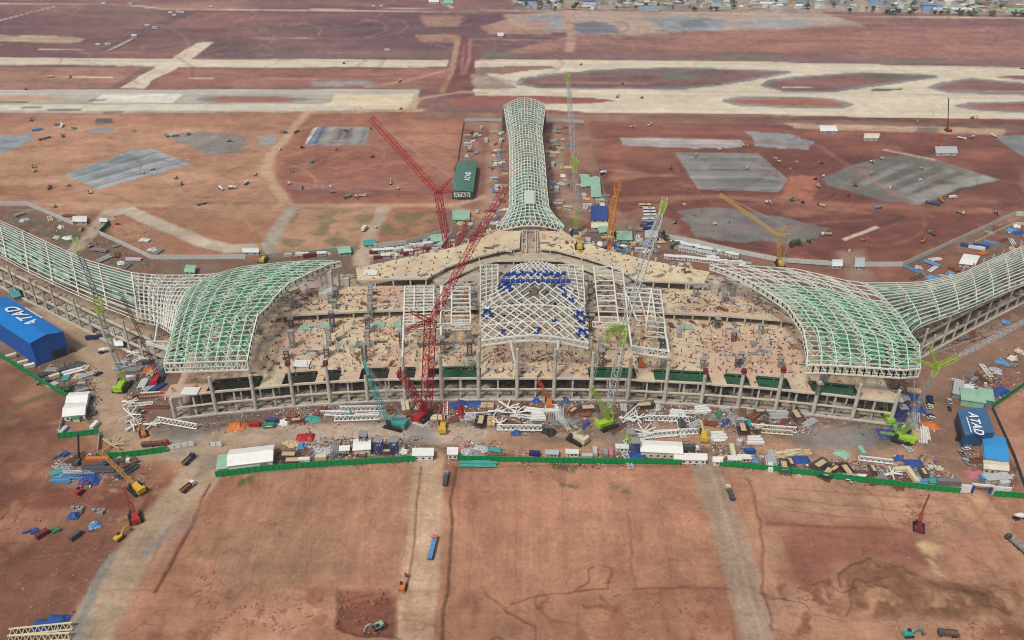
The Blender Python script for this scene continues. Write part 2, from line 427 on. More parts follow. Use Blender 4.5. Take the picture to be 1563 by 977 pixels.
island([(726, 146), (830, 146.5), (900, 148.5), (943, 153), (900, 157.5), (780, 160), (690, 160), (690, 150)], (160, 100, 90), False)
island([(1114, 154), (1130, 151), (1200, 150.5), (1270, 153), (1292, 158), (1280, 162), (1200, 161), (1130, 158)], (170, 108, 90))
island([(1172, 130), (1182, 124), (1240, 117), (1320, 113), (1420, 116), (1400, 119), (1300, 133), (1265, 138), (1200, 137)], (146, 106, 100))
paint([(1320, 113), (1430, 116), (1390, 122), (1330, 120)], (104, 116, 100), f=6, am=5, op=0.7)
stroke([(1197, 133), (1240, 134)], 5, (228, 212, 198), f=2, am=0.3)
island([(1428, 134), (1442, 128), (1490, 122), (1563, 129), (1800, 142), (1800, 150), (1563, 143), (1450, 139)], (146, 106, 100))
stroke([(1455, 138), (1563, 139), (1700, 142)], 4.5, (228, 212, 198), f=2, am=0.3)
island([(1470, 162), (1490, 159), (1563, 158.5), (1800, 162), (1800, 172), (1563, 169), (1500, 166)], (164, 108, 92))
island([(1512, 117), (1560, 115), (1800, 122), (1800, 130), (1563, 122)], (150, 108, 100), False)
paint([(720, 113), (760, 116), (790, 126), (770, 140), (735, 138), (720, 128)], (182, 166, 152), f=6, am=5, op=0.8)
paint([(725, 101), (760, 104), (740, 116), (722, 114)], (150, 128, 120), f=4, am=4, op=0.8)
for (x0, y0, x1, y1, c_) in ((0, 91, 680, 93, (196, 178, 158)), (0, 95.5, 680, 98.5, (226, 214, 198)), (730, 95, 1563, 107, (228, 216, 200)), (730, 98, 1000, 100, (192, 180, 166)), (1000, 139, 1563, 145, (190, 178, 164)), (960, 142, 1420, 150, (226, 214, 196)), (900, 168, 1563, 176, (226, 214, 196)), (880, 163.5, 1110, 166, (194, 180, 162)), (1300, 168, 1480, 172, (196, 182, 164)), (1180, 96, 1563, 104.5, (190, 182, 172)), (0, 140, 630, 140, (160, 154, 146)), (0, 158, 480, 157, (156, 150, 144)), (500, 150, 630, 150, (206, 188, 160)), (470, 163, 626, 163, (206, 190, 164)), (700, 138, 960, 139, (226, 214, 196))):
    stroke([(x0, y0), ((x0+x1)/2, (y0+y1)/2), (x1, y1)], 5, c_, f=6, am=1.5, op=.6)
stroke([(780, 143.5), (1100, 146), (1563, 150)], 1.6, (140, 128, 118), f=1.5, am=0, op=0.7)
stroke([(960, 136), (1180, 140), (1563, 147)], 1.4, (150, 138, 126), f=1.5, am=0, op=0.6)
paint([(1330, 136), (1378, 134), (1376, 137), (1330, 140)], (110, 104, 100), f=2, am=1)
paint([(640, 172), (1340, 184), (1700, 196), (1700, 206), (1200, 190), (640, 180)], (150, 132, 120), f=6, am=5, op=0.5)
paint([(1198, 188), (1300, 190), (1535, 196), (1530, 206), (1400, 202), (1215, 196)], (206, 174, 146), f=5, am=4, op=0.9)
paint([(1400, 195), (1430, 195), (1430, 203), (1395, 202)], (128, 112, 106), f=6, am=5, op=0.8)
# ---- gravel pads
def pad(p, c, **k): paint(p, c, f=k.pop('f', 2), am=k.pop('am', 0.9), cls=3, var=0.22, **k)
def stripes(a, b, c, d, n, cols, wd, op=.6):
    for i in range(n):
        t_ = (i+.5)/n; p = (a[0]+(b[0]-a[0])*t_, a[1]+(b[1]-a[1])*t_); q = (d[0]+(c[0]-d[0])*t_, d[1]+(c[1]-d[1])*t_)
        stroke([p, q], wd, cols[i % len(cols)], f=2.5, am=0.8, op=op)
pad([(98, 266), (200, 229), (232, 227), (292, 250), (150, 289)], (164, 172, 178))
pad([(108, 262), (190, 236), (222, 236), (250, 242), (150, 276)], (128, 136, 140), f=8, am=3, op=0.8)
stripes((150, 288), (104, 266), (226, 229), (288, 250), 9, [(182, 190, 196), (120, 128, 134), (150, 160, 168)], 4.5, .55)
pad([(238, 206), (300, 202), (362, 206), (376, 218), (352, 234), (318, 238), (290, 224)], (146, 138, 134), am=7, al=6)
pad([(390, 207), (418, 206), (420, 220), (400, 222)], (172, 170, 168), am=5)
pad([(-200, 215), (0, 208), (46, 203), (52, 212), (10, 232), (-200, 250)], (146, 158, 166), am=4)
pad([(136, 196), (172, 194), (170, 201), (138, 202)], (150, 150, 150), am=5)
pad([(147, 180), (172, 180), (176, 188), (145, 189)], (96, 92, 94), am=2)
pad([(483, 192), (566, 194), (556, 220), (466, 223)], (160, 158, 156))
pad([(486, 193), (498, 193), (484, 219), (469, 220)], (88, 118, 158), f=2, am=0.5)
pad([(478, 196), (486, 193), (468, 220), (466, 219)], (216, 224, 232), f=2, am=0.5)
pad([(520, 197), (540, 195), (534, 210), (514, 214)], (110, 110, 108), am=4)
pad([(945, 209), (1130, 213), (1141, 224), (1060, 226), (950, 221)], (176, 172, 170))
pad([(1030, 232), (1158, 234), (1203, 274), (1188, 293), (1066, 289)], (150, 147, 145), am=1)
pad([(1040, 233), (1155, 234), (1166, 243), (1048, 243)], (138, 138, 132), f=6, am=2)
pad([(1066, 272), (1150, 270), (1194, 276), (1186, 290), (1070, 287)], (132, 134, 136), f=6, am=3)
stroke([(1085, 258.5), (1165, 260)], 2.5, (120, 110, 106), f=2, am=0.5)
stripes((1034, 236), (1068, 288), (1192, 290), (1158, 236), 10, [(170, 166, 164), (116, 116, 114), (146, 142, 140)], 5, .5)
stripes((948, 211), (954, 221), (1138, 223), (1128, 214), 4, [(186, 182, 180), (150, 146, 146)], 4, .5)
stripes((484, 193), (564, 195), (556, 219), (468, 222), 8, [(176, 174, 172), (128, 128, 126)], 4, .5)
pad([(1142, 200), (1200, 204), (1242, 215), (1230, 228), (1152, 222)], (150, 154, 158), am=6, al=4)
pad([(1255, 272), (1300, 252), (1350, 238), (1420, 240), (1520, 272), (1400, 312), (1345, 306), (1262, 282)], (124, 122, 118), am=1)
for i in range(9):
    a = (1290+i*14, 250+i*3+14); b = (1400+i*12, 240+i*4+14)
    stroke([(1300+i*16, 278+i*2.6), (1372+i*16, 247+i*2.6)], 5+2*(i % 3), ((100, 100, 98), (150, 148, 142))[i % 2], f=3, am=.8, op=0.6)
pad([(1380, 300), (1500, 266), (1525, 274), (1400, 311)], (166, 164, 158), f=6, am=2, op=0.8)
pad([(1518, 208), (1563, 205), (1800, 200), (1800, 240), (1563, 238), (1540, 226)], (140, 142, 142))
pad([(1036, 322), (1090, 316), (1150, 322), (1200, 332), (1262, 348), (1240, 362), (1200, 372), (1062, 364)], (134, 128, 126), am=7, al=6)
pad([(1110, 330), (1180, 330), (1190, 345), (1120, 345)], (112, 110, 112), am=9, op=0.6)
paint([(1205, 268), (1252, 268), (1240, 306), (1190, 303)], (178, 118, 96), f=6, am=4)
stroke([(1290, 365), (1343, 345)], 4, (226, 204, 188), f=2, am=0.4)
stroke([(1343, 345), (1380, 331)], 6, (104, 74, 66), f=3, am=1)
stroke([(1352, 229), (1424, 243)], 5, (206, 186, 170), f=3, am=1)
stroke([(1410, 318), (1470, 288), (1510, 281), (1600, 286)], 6, (108, 80, 74), f=4, am=1.5)
paint([(1555, 255), (1600, 250), (1650, 320), (1563, 315)], (140, 96, 84), f=5, am=4)
# ---- dirt roads and tracks of the middle ground
TR = (200, 166, 138)
stroke([(640, 168), (470, 171), (455, 187), (412, 238), (405, 262), (440, 312)], 10, TR, f=6, am=2, cls=2)
stroke([(620, 170), (640, 150), (700, 140), (740, 142)], 9, TR, f=6, am=2, op=0.8)
stroke([(-200, 308), (100, 312), (390, 315), (440, 313), (690, 313), (740, 300)], 8, (196, 156, 130), f=5, am=1.5, cls=2)
stroke([(150, 348), (165, 326), (195, 321), (250, 345), (310, 370), (350, 380), (400, 376)], 14, (200, 184, 166), f=4, am=1, cls=2)
stroke([(104, 392), (128, 365), (152, 342), (170, 325)], 12, (188, 166, 148), f=5, am=2, cls=2)
stroke([(445, 320), (425, 350), (410, 385)], 14, (178, 166, 152), f=5, am=1.5, cls=2)
stroke([(585, 318), (562, 360), (552, 400)], 14, (192, 170, 152), f=5, am=1.5, cls=2)
GRN = [(418, 388), (450, 320), (575, 318), (545, 382)]
paint(GRN, (182, 142, 116), f=5, am=3)
blotch(GRN, (128, 118, 88), 16, 0.0, 71, 0.3, 0.85)
blotch([(600, 322), (685, 322), (680, 350), (570, 370)], (122, 112, 86), 18, 0.0, 72, 0.3, 0.8)
blotch([(-40, 320), (150, 345), (240, 395), (180, 410), (0, 350)], (96, 98, 78), 12, 0.2, 73, 0.25, 0.75)
stroke([(880, 215), (1000, 208), (1250, 222), (1420, 330)], 6, (168, 116, 100), f=6, am=4, op=0.6)
stroke([(900, 305), (1100, 300), (1200, 308), (1563, 325)], 10, (170, 118, 98), f=7, am=3, op=0.7, cls=2)
stroke([(900, 340), (1000, 315), (1040, 300)], 9, (170, 124, 104), f=6, am=3, op=0.6)
paint([(925, 345), (990, 320), (1030, 335), (1035, 360), (960, 358)], (150, 122, 108), f=8, am=5, op=0.8)
paint([(1285, 385), (1320, 380), (1330, 430), (1290, 432)], (158, 134, 118), f=10, am=5, op=0.8)
# curved tracks, many
rt = random.Random(5)
def tracks(x0, y0, x1, y1, n, c, ln=(25, 110), wd=(1.2, 3.5), op=0.35, ang=None):
    for _ in range(n):
        a = W(rt.uniform(x0, x1), rt.uniform(y0, y1)); th = rt.uniform(-0.6, 0.6) if ang is None else rt.gauss(ang, 0.25)
        L = rt.uniform(*ln); k = rt.uniform(-0.02, 0.02); p = [(a.x, a.y)]
        for i in range(5):
            th += k*L/5; p.append((p[-1][0]+math.cos(th)*L/5, p[-1][1]+math.sin(th)*L/5))
        stroke(p, rt.uniform(*wd), c, f=1.8, am=0.6, op=op*rt.uniform(0.5, 1), world=True)
tracks(0, 190, 450, 330, 70, (212, 170, 142)); tracks(0, 190, 450, 330, 60, (140, 96, 78))
tracks(930, 190, 1563, 400, 80, (176, 122, 104)); tracks(930, 190, 1563, 400, 70, (106, 66, 60))
tracks(430, 175, 700, 310, 45, (194, 140, 118)); tracks(430, 175, 700, 310, 35, (128, 82, 72))
tracks(0, 30, 1563, 85, 60, (186, 142, 130), ln=(60, 300), wd=(2, 6)); tracks(0, 25, 1563, 85, 60, (120, 84, 86), ln=(60, 300), wd=(2, 7))
# ---- haul roads in the yard
HR = (180, 154, 130)
stroke([(70, 470), (120, 515), (160, 552), (168, 600), (180, 650), (215, 678), (270, 688), (330, 680)], 19, HR, f=8, am=2, cls=2)
stroke([(270, 688), (340, 668), (450, 662), (640, 660), (760, 668)], 18, (184, 164, 146), f=7, am=2, cls=2)
stroke([(760, 672), (840, 690), (900, 688), (990, 662), (1100, 664), (1200, 690), (1330, 702), (1400, 695), (1435, 680)], 17, (176, 138, 114), f=8, am=2.5, cls=2)
stroke([(1700, 430), (1563, 505), (1480, 545), (1432, 590), (1418, 650), (1450, 700), (1490, 745)], 22, (148, 116, 98), f=8, am=3, cls=2)
paint([(625, 652), (668, 652), (668, 672), (622, 672)], (152, 146, 146), f=6, am=2, op=0.9)
paint([(240, 655), (330, 650), (330, 690), (250, 684)], (150, 146, 142), f=10, am=5, op=0.5)
paint([(1210, 652), (1330, 650), (1350, 680), (1230, 684)], (148, 146, 146), f=14, am=5, op=0.75)
paint([(225, 525), (255, 540), (250, 590), (190, 600), (180, 560)], (120, 112, 106), f=8, am=5, op=0.8)
paint([(110, 590), (140, 585), (150, 625), (110, 622)], (176, 164, 152), f=6, am=3, op=0.8)
paint([(900, 650), (960, 640), (1000, 660), (930, 680)], (140, 130, 122), f=8, am=4, op=0.7)
# ---- foreground fields, roads and ditches
paint([(350, 760), (470, 728), (632, 712), (628, 860), (600, 895), (430, 900), (305, 900)], (174, 128, 104), f=6, am=2, op=0.8)
paint([(330, 800), (520, 790), (520, 895), (312, 898)], (164, 128, 106), f=24, am=8, op=0.6)
paint([(700, 715), (1065, 712), (1130, 900), (960, 898), (935, 900), (780, 912), (690, 925)], (183, 133, 108), f=6, am=2)
blotch([(700, 715), (1065, 712), (1130, 900), (690, 925)], (170, 116, 96), 50, 0.05, 81, 0.4, 0.5)
paint([(930, 740), (960, 745), (968, 890), (930, 890)], (166, 112, 92), f=10, am=3, op=0.4)
paint([(962, 765), (985, 790), (990, 850), (968, 858)], (158, 106, 86), f=12, am=4, op=0.5)
RF = [(1110, 715), (1330, 728), (1470, 760), (1563, 900), (1600, 960), (1180, 960), (1150, 760)]
paint(RF, (182, 140, 116), f=8, am=3)
paint([(1160, 790), (1395, 806), (1420, 862), (1340, 856), (1290, 862), (1282, 890), (1205, 892), (1195, 805)], (150, 99, 83), f=16, am=6)
paint([(1170, 795), (1380, 806), (1380, 812), (1165, 800)], (126, 76, 64), f=2, am=1, op=0.7)
paint([(1260, 830), (1420, 815), (1445, 880), (1300, 858)], (156, 104, 88), f=14, am=5, op=0.6)
paint([(1437, 812), (1520, 826), (1530, 872), (1500, 882), (1436, 876)], (190, 138, 116), f=8, am=3, op=0.9)
paint([(1396, 826), (1420, 824), (1442, 838), (1430, 850), (1408, 842)], (204, 172, 134), f=3, am=4)
paint([(1412, 850), (1424, 854), (1440, 880), (1424, 876)], (202, 170, 134), f=3, am=3.5)
paint([(1290, 728), (1330, 740), (1325, 790), (1300, 775)], (150, 120, 96), f=12, am=7, op=0.6)
MOUND = [(1286, 880), (1300, 862), (1330, 854), (1380, 862), (1405, 885), (1490, 890), (1560, 895), (1563, 935), (1480, 945), (1310, 940), (1300, 905)]
paint(MOUND, (148, 104, 82), f=6, am=5)
blotch(MOUND, (116, 84, 64), 14, 0.1, 83, 0.25, 0.75); blotch(MOUND, (92, 84, 62), 9, 0.38, 87, 0.15, 0.7); ridge(MOUND, (78, 50, 38), 9, 0.09, 511, 0.9, edge=3); blotch(MOUND, (186, 142, 112), 12, 0.15, 84, 0.2, 0.8)
blotch([(1450, 890), (1563, 895), (1563, 977), (1440, 960)], (128, 80, 60), 22, 0.0, 85, 0.25, 0.8)
blotch([(1160, 885), (1290, 890), (1290, 977), (1165, 977)], (132, 84, 66), 13, 0.2, 86, 0.15, 0.8)
stroke([(1285, 896), (1283, 878), (1300, 862), (1330, 853)], 1.2, (84, 54, 42), f=1.5, am=2.5, op=.8)
stroke([(1300, 902), (1304, 920), (1294, 940)], 1.0, (104, 68, 52), f=1.5, am=2.5, op=.7)
BOT = [(240, 905), (620, 900), (612, 990), (200, 1000)]
blotch(BOT, (196, 148, 124), 14, 0.1, 88, 0.2, 0.6); blotch(BOT, (138, 88, 70), 12, 0.2, 89, 0.15, 0.6)
blotch([(700, 905), (1160, 900), (1200, 1000), (690, 1000)], (150, 98, 78), 16, 0.22, 90, 0.15, 0.6)
paint([(520, 900), (600, 898), (612, 940), (608, 972), (545, 970), (518, 955)], (134, 84, 68), f=4, am=2.5, z=-2.2)
blotch([(1080, 895), (1150, 905), (1165, 940), (1060, 950)], (150, 94, 74), 9, 0.1, 91, 0.15, 0.7)
blotch([(390, 795), (458, 790), (458, 815), (390, 816)], (140, 88, 72), 2.4, 0.0, 92, 0.3, 0.6, edge=5)
stroke([(780, 919), (840, 906), (880, 901), (932, 900), (937, 866), (915, 860), (898, 868), (900, 888), (880, 899)], 1.0, (142, 92, 74), f=1.2, am=2.0, z=-0.2)
stroke([(968, 896), (1120, 898), (1128, 915), (1120, 938)], 1.2, (146, 96, 78), f=1.8, am=1.6, z=-0.2)
stroke([(955, 745), (958, 800), (966, 860), (972, 892)], 1.1, (150, 100, 82), f=2, am=2.4)
for p in ([(885, 925), (900, 930), (920, 928), (945, 935), (930, 922), (922, 915)], [(825, 905), (835, 915), (826, 930)]):
    stroke(p, 2.2, (140, 88, 70), f=2, am=3.5, op=.7)
stroke([(655, 700), (650, 780), (640, 880), (628, 1010), (622, 1100)], 17, (200, 168, 142), f=4, am=1.2, cls=2)
for dx in (-4, 1.5, 6):
    stroke([(656+dx, 705), (651+dx, 780), (642+dx*1.2, 880), (630+dx*1.4, 1010)], 1.0, (206, 176, 150), f=1.2, am=0.5, op=0.6)
paint([(625, 930), (660, 925), (662, 1000), (610, 1000)], (198, 160, 134), f=6, am=3, op=0.8)
stroke([(643, 712), (636, 780), (630, 850), (618, 905)], 1.0, (132, 90, 72), f=1.4, am=1.4, z=-0.3)
stroke([(698, 712), (690, 760), (686, 850), (680, 925), (676, 990)], 1.5, (118, 78, 62), f=1.5, am=1.6, z=-0.5)
stroke([(698, 713), (860, 710), (1060, 712)], 1.4, (150, 100, 80), f=1.5, am=0.8, op=0.7)
stroke([(1078, 708), (1092, 760), (1118, 830), (1142, 910), (1168, 1010), (1190, 1100)], 16, (172, 148, 128), f=4, am=1.5, cls=2)
stroke([(1140, 728), (1158, 790), (1162, 850), (1172, 925), (1180, 960)], 1.1, (132, 86, 70), f=1.6, am=2.6, z=-0.4, op=.85)
stroke([(1084, 712), (1104, 780), (1128, 850), (1150, 930), (1172, 1000)], 1.2, (190, 168, 148), f=1.5, am=.5, op=.6)
stroke([(1092, 712), (1112, 780), (1136, 850), (1158, 930)], 1.2, (150, 126, 108), f=1.5, am=.5, op=.5)
for dx in (-9, -3, 4, 10): stroke([(345+dx, 676), (318+dx, 702), (290+dx, 745), (232+dx, 820), (170+dx, 905), (120+dx*1.3, 1000)], 1.3, ((204, 178, 150), (156, 132, 112))[dx % 2], f=1.5, am=.8, op=.5)
stroke([(345, 672), (318, 700), (290, 745), (232, 820), (170, 905), (120, 1000), (90, 1080)], 24, (182, 158, 134), f=5, am=1.5, cls=2)
paint([(292, 775), (302, 790), (278, 815), (250, 835), (215, 850), (230, 832), (262, 800)], (140, 144, 146), f=4, am=2.0)
stroke([(170, 850), (150, 885), (130, 930), (110, 985)], 5, (146, 144, 138), f=4, am=2)
paint([(300, 698), (345, 690), (350, 712), (312, 722), (290, 735)], (158, 142, 126), f=6, am=3)
stroke([(318, 740), (302, 780), (268, 850), (238, 903)], 1.5, (118, 74, 58), f=1.5, am=1.6, z=-0.5)
stroke([(300, 770), (250, 840), (200, 935), (170, 1000)], 8, (186, 136, 112), f=5, am=3, op=0.7)
stroke([(305, 840), (318, 850), (330, 820), (345, 812)], 5, (146, 112, 86), f=3, am=4, op=0.7)
stroke([(0, 600), (60, 560)], 4, (98, 92, 62), f=6, am=5, op=0.7)
stroke([(0, 640), (30, 618), (75, 600), (110, 598)], 5, (104, 98, 64), f=6, am=4, op=0.8)
stroke([(-20, 700), (30, 740), (80, 700), (75, 760)], 3, (122, 78, 62), f=5, am=4, op=0.6)
paint([(90, 690), (150, 690), (165, 720), (140, 745), (80, 742)], (142, 122, 110), f=8, am=4, op=0.8)
paint([(25, 748), (60, 742), (190, 752), (200, 775), (40, 776)], (126, 74, 60), f=5, am=3, op=0.75)
blotch([(130, 730), (210, 725), (250, 740), (230, 790), (170, 800)], (184, 146, 112), 10, 0.0, 93, 0.2, 0.7)
stroke([(105, 840), (95, 870), (100, 890), (60, 945)], 5, (118, 84, 66), f=5, am=4, op=0.7)
stroke([(1490, 755), (1530, 800), (1600, 900)], 9, (192, 150, 120), f=5, am=2, cls=2)
blotch([(1350, 745), (1460, 750), (1510, 810), (1400, 810)], (206, 160, 126), 12, 0.1, 94, 0.2, 0.7)
blotch([(1350, 745), (1460, 750), (1510, 810), (1400, 810)], (130, 96, 70), 9, 0.25, 95, 0.2, 0.7)
for g in ([(845, 708), (885, 714), (880, 722), (848, 718)], [(850, 735), (885, 742), (880, 746), (852, 741)], [(925, 732), (945, 738), (940, 748), (928, 742)], [(948, 745), (962, 744), (960, 752), (950, 752)], [(365, 728), (390, 726), (385, 738), (366, 742)]):
    paint(g, (96, 98, 62), f=2, am=3.5, op=0.85)
tracks(700, 720, 1120, 960, 60, (166, 112, 92), ln=(10, 60), wd=(0.4, 1.0), op=0.5)
tracks(330, 720, 620, 970, 50, (160, 112, 90), ln=(10, 50), wd=(0.4, 1.0), op=0.5)
tracks(1160, 720, 1563, 960, 60, (160, 112, 90), ln=(10, 60), wd=(0.4, 1.2), op=0.5)
tracks(0, 600, 260, 977, 70, (176, 128, 104), ln=(8, 40), wd=(0.5, 1.2), op=0.4); tracks(0, 600, 260, 977, 50, (124, 82, 68), ln=(8, 35), wd=(0.4, 1.0), op=0.3)
tracks(180, 615, 1450, 700, 90, (176, 150, 130), ln=(10, 60), wd=(0.5, 1.4), op=0.5); tracks(180, 615, 1450, 700, 60, (120, 98, 84), ln=(10, 40), wd=(0.5, 1.2), op=0.3)
tracks(230, 760, 640, 990, 25, (186, 140, 112), ln=(20, 70), wd=(0.5, 1.2), op=0.4, ang=0.9)
ridge([(330, 720), (1100, 710), (1170, 977), (240, 977)], (142, 94, 76), 46, 0.030, 501, 0.55)
ridge([(640, 890), (1160, 890), (1200, 1000), (600, 1000)], (122, 76, 60), 24, 0.05, 502, 0.75)
ridge([(1160, 880), (1563, 880), (1600, 1000), (1170, 1000)], (108, 66, 50), 20, 0.06, 503, 0.8)
ridge([(230, 890), (620, 890), (620, 1000), (180, 1000)], (120, 74, 58), 18, 0.06, 504, 0.75)
ridge([(-100, 600), (200, 720), (140, 1000), (-150, 1000)], (110, 68, 54), 28, 0.05, 505, 0.7)
ridge([(290, 780), (350, 760), (330, 900), (240, 930)], (116, 74, 56), 14, 0.07, 506, 0.7)
ridge([(1150, 720), (1563, 760), (1563, 880), (1190, 890)], (132, 86, 68), 30, 0.035, 507, 0.6)
ridge([(0, 172), (460, 172), (430, 320), (0, 320)], (140, 98, 78), 50, 0.04, 508, 0.55, stretch=2)
ridge([(900, 180), (1563, 190), (1563, 400), (940, 350)], (96, 58, 52), 55, 0.04, 509, 0.6, stretch=2)
ridge([(440, 175), (700, 180), (700, 310), (440, 310)], (126, 82, 68), 50, 0.04, 510, 0.55, stretch=1.5)
blotch([(700, 715), (1065, 712), (1130, 900), (690, 925)], (192, 142, 118), 18, 0.1, 520, 0.5, 0.45)
blotch([(330, 720), (632, 712), (620, 900), (300, 905)], (188, 140, 116), 16, 0.1, 521, 0.5, 0.45)
blotch([(1110, 715), (1563, 760), (1563, 900), (1180, 900)], (158, 108, 86), 16, 0.2, 522, 0.4, 0.5)
for (a_, b_) in (((345, 735), (320, 890)), ((400, 725), (380, 890)), ((470, 720), (470, 890)), ((560, 715), (560, 890)), ((720, 725), (712, 905)), ((790, 722), (790, 905)), ((860, 722), (862, 895)), ((1000, 722), (1030, 890)), ((1200, 745), (1480, 765)), ((1190, 760), (1440, 785)), ((1190, 778), (1400, 798))):
    for k_ in (-1, 1): stroke([(a_[0]+k_*3, a_[1]), ((a_[0]+b_[0])/2+k_*3+2, (a_[1]+b_[1])/2), (b_[0]+k_*3, b_[1])], .7, (152, 104, 84), f=1.2, am=1.0, op=.5)
tracks(330, 720, 630, 900, 60, (196, 152, 126), ln=(12, 60), wd=(0.3, .8), op=0.5, ang=1.5); tracks(700, 720, 1100, 900, 70, (198, 150, 126), ln=(12, 60), wd=(0.3, .8), op=0.5, ang=1.5)
# overall grain
g1 = fbm(gx, gy, 35, 201, 4); g2 = fbm(gx, gy, 7, 202, 3); g3 = fbm(gx/2.5, gy, 22, 203, 3)
pave = (CLS == 1).astype(np.float32)
st = vnoise(gx+wx, gy*0.05, 1.3, 401)+vnoise(gx, gy*0.04+wx*.1, 3.0, 402)+0.8*vnoise(gx*0.04, gy+wy, 2.0, 403)
stn = np.clip((420-gy)/60, 0, 1)
farn = np.clip((gy-480)/400, 0, 1)
fs = fbm(gx/5, gy, 26, 411, 4)+0.7*fbm(gx/9, gy, 11, 412, 2)
gain = 1+(1-0.55*pave)*(0.20*g1+0.20*g2+0.14*g3+0.06*st*stn+0.20*fs*farn)
COL *= (gain*np.where(CLS == 1, 1.0, 0.91))[:, None].astype(np.float32)
COL[:, 2] *= 0.97
rough_z = (0.35*fbm(gx, gy, 9, 301, 4)+0.5*fbm(gx, gy, 40, 302, 2))
mound = sdpoly(wpts(MOUND), gx+wx*3, gy+wy*3); ZZ += np.clip(-mound/9, 0, 1).astype(np.float32)*(2.2+1.6*fbm(gx, gy, 16, 303, 3)).astype(np.float32)
near_build = np.clip((sdpoly(wpts([(200, 430), (1400, 430), (1420, 650), (200, 650)]), gx, gy))/20, 0, 1)
ZZ += (rough_z*np.where(CLS == 0, 1.0, 0.15)*near_build-0.25).astype(np.float32)

def grid_obj(name, msk_faces, kind='structure', m=None):
    idx = np.arange(NR*NC).reshape(NR, NC)
    q = np.stack([idx[:-1, :-1], idx[:-1, 1:], idx[1:, 1:], idx[1:, :-1]], -1).reshape(-1, 4)[msk_faces]
    used = np.unique(q); remap = np.zeros(NR*NC, np.int64); remap[used] = np.arange(used.size)
    q2 = remap[q].astype(np.int32)
    me = bpy.data.meshes.new(name)
    me.vertices.add(used.size); me.loops.add(q2.size); me.polygons.add(len(q2))
    co = np.stack([gx[used], gy[used], ZZ[used]], -1).astype(np.float32)
    me.vertices.foreach_set('co', co.ravel())
    me.loops.foreach_set('vertex_index', q2.ravel())
    me.polygons.foreach_set('loop_start', np.arange(0, q2.size, 4, dtype=np.int32))
    me.polygons.foreach_set('use_smooth', np.ones(len(q2), bool))
    me.update(calc_edges=True)
    ca = me.color_attributes.new('soil', 'FLOAT_COLOR', 'POINT')
    rgba = np.concatenate([np.clip(COL[used], 0.01, 0.9), np.ones((used.size, 1), np.float32)], 1)
    ca.data.foreach_set('color', rgba.astype(np.float32).ravel())
    me.materials.append(m)
    o = bpy.data.objects.new(name, me); scene.collection.objects.link(o); o['kind'] = kind
    return o
gm = bpy.data.materials.new('soil_surface'); gm.use_nodes = True; t = gm.node_tree; b = t.nodes['Principled BSDF']
b.inputs['Roughness'].default_value = 0.95; b.inputs['Specular IOR Level'].default_value = 0.15
at = t.nodes.new('ShaderNodeVertexColor'); at.layer_name = 'soil'
ge = t.nodes.new('ShaderNodeNewGeometry')
n1 = t.nodes.new('ShaderNodeTexNoise'); n1.inputs['Scale'].default_value = 0.45; n1.inputs['Detail'].default_value = 9; n1.inputs['Roughness'].default_value = 0.85
n2 = t.nodes.new('ShaderNodeTexNoise'); n2.inputs['Scale'].default_value = 0.06; n2.inputs['Detail'].default_value = 6; n2.inputs['Roughness'].default_value = 0.7
t.links.new(ge.outputs['Position'], n1.inputs['Vector']); t.links.new(ge.outputs['Position'], n2.inputs['Vector'])
def mth(op, a, b_):
    m_ = t.nodes.new('ShaderNodeMath'); m_.operation = op
    for i, v in enumerate((a, b_)):
        if isinstance(v, (int, float)): m_.inputs[i].default_value = v
        else: t.links.new(v, m_.inputs[i])
    return m_.outputs[0]
s1 = mth('MULTIPLY', mth('SUBTRACT', n1.outputs['Fac'], 0.5), 1.5)
s2 = mth('MULTIPLY', mth('SUBTRACT', n2.outputs['Fac'], 0.5), 0.65)
n3 = t.nodes.new('ShaderNodeTexNoise'); n3.inputs['Scale'].default_value = 1.6; n3.inputs['Detail'].default_value = 4; n3.inputs['Roughness'].default_value = 0.8
t.links.new(ge.outputs['Position'], n3.inputs['Vector'])
s3 = mth('MULTIPLY', mth('SUBTRACT', n3.outputs['Fac'], 0.5), 0.6)
tot = mth('ADD', mth('ADD', s1, mth('ADD', s2, s3)), 1.0)
mx = t.nodes.new('ShaderNodeVectorMath'); mx.operation = 'SCALE'
t.links.new(at.outputs['Color'], mx.inputs[0]); t.links.new(tot, mx.inputs['Scale']); t.links.new(mx.outputs[0], b.inputs['Base Color'])
bp = t.nodes.new('ShaderNodeBump'); bp.inputs['Strength'].default_value = 0.6; bp.inputs['Distance'].default_value = 0.5
t.links.new(n1.outputs['Fac'], bp.inputs['Height']); t.links.new(bp.outputs[0], b.inputs['Normal'])
cl = CLS.reshape(NR, NC); fc = cl[:-1, :-1].ravel()
for nm, k in (('ground', 0), ('taxiway', 1), ('dirt_road', 2), ('gravel_pad', 3)):
    if (fc == k).any(): grid_obj(nm, fc == k, m=gm)
# ================================================================ materials used by things
STEEL_W = mat('white_steel', (226, 226, 216), 0.45, 0.06, 0.2)
STEEL_G = mat('pale_green_steel', (196, 222, 202), 0.45, 0.08, 0.1)
CONC = mat('concrete', (196, 190, 178), 0.9, 0.16, 0.25, bump=0.2)
CONC_E = mat('concrete_edge', (206, 196, 176), 0.9, 0.14, 0.4)
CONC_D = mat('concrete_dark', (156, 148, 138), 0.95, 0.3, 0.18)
NETG = mat('green_net', (58, 112, 82), 0.9, 0.2, 0.5)
SCAF = mat('scaffold_steel', (104, 100, 96), 0.6, 0.3, 0.5)
BLUE = mat('blue_steel', (40, 72, 158), 0.5, 0.15, 0.6)
REDC = mat('crane_red', (188, 42, 56), 0.45, 0.12, 0.3)
ORNG = mat('orange_red', (206, 84, 54), 0.6, 0.2, 0.8)
DARK = mat('dark_machine', (52, 52, 54), 0.6, 0.2, 0.8)
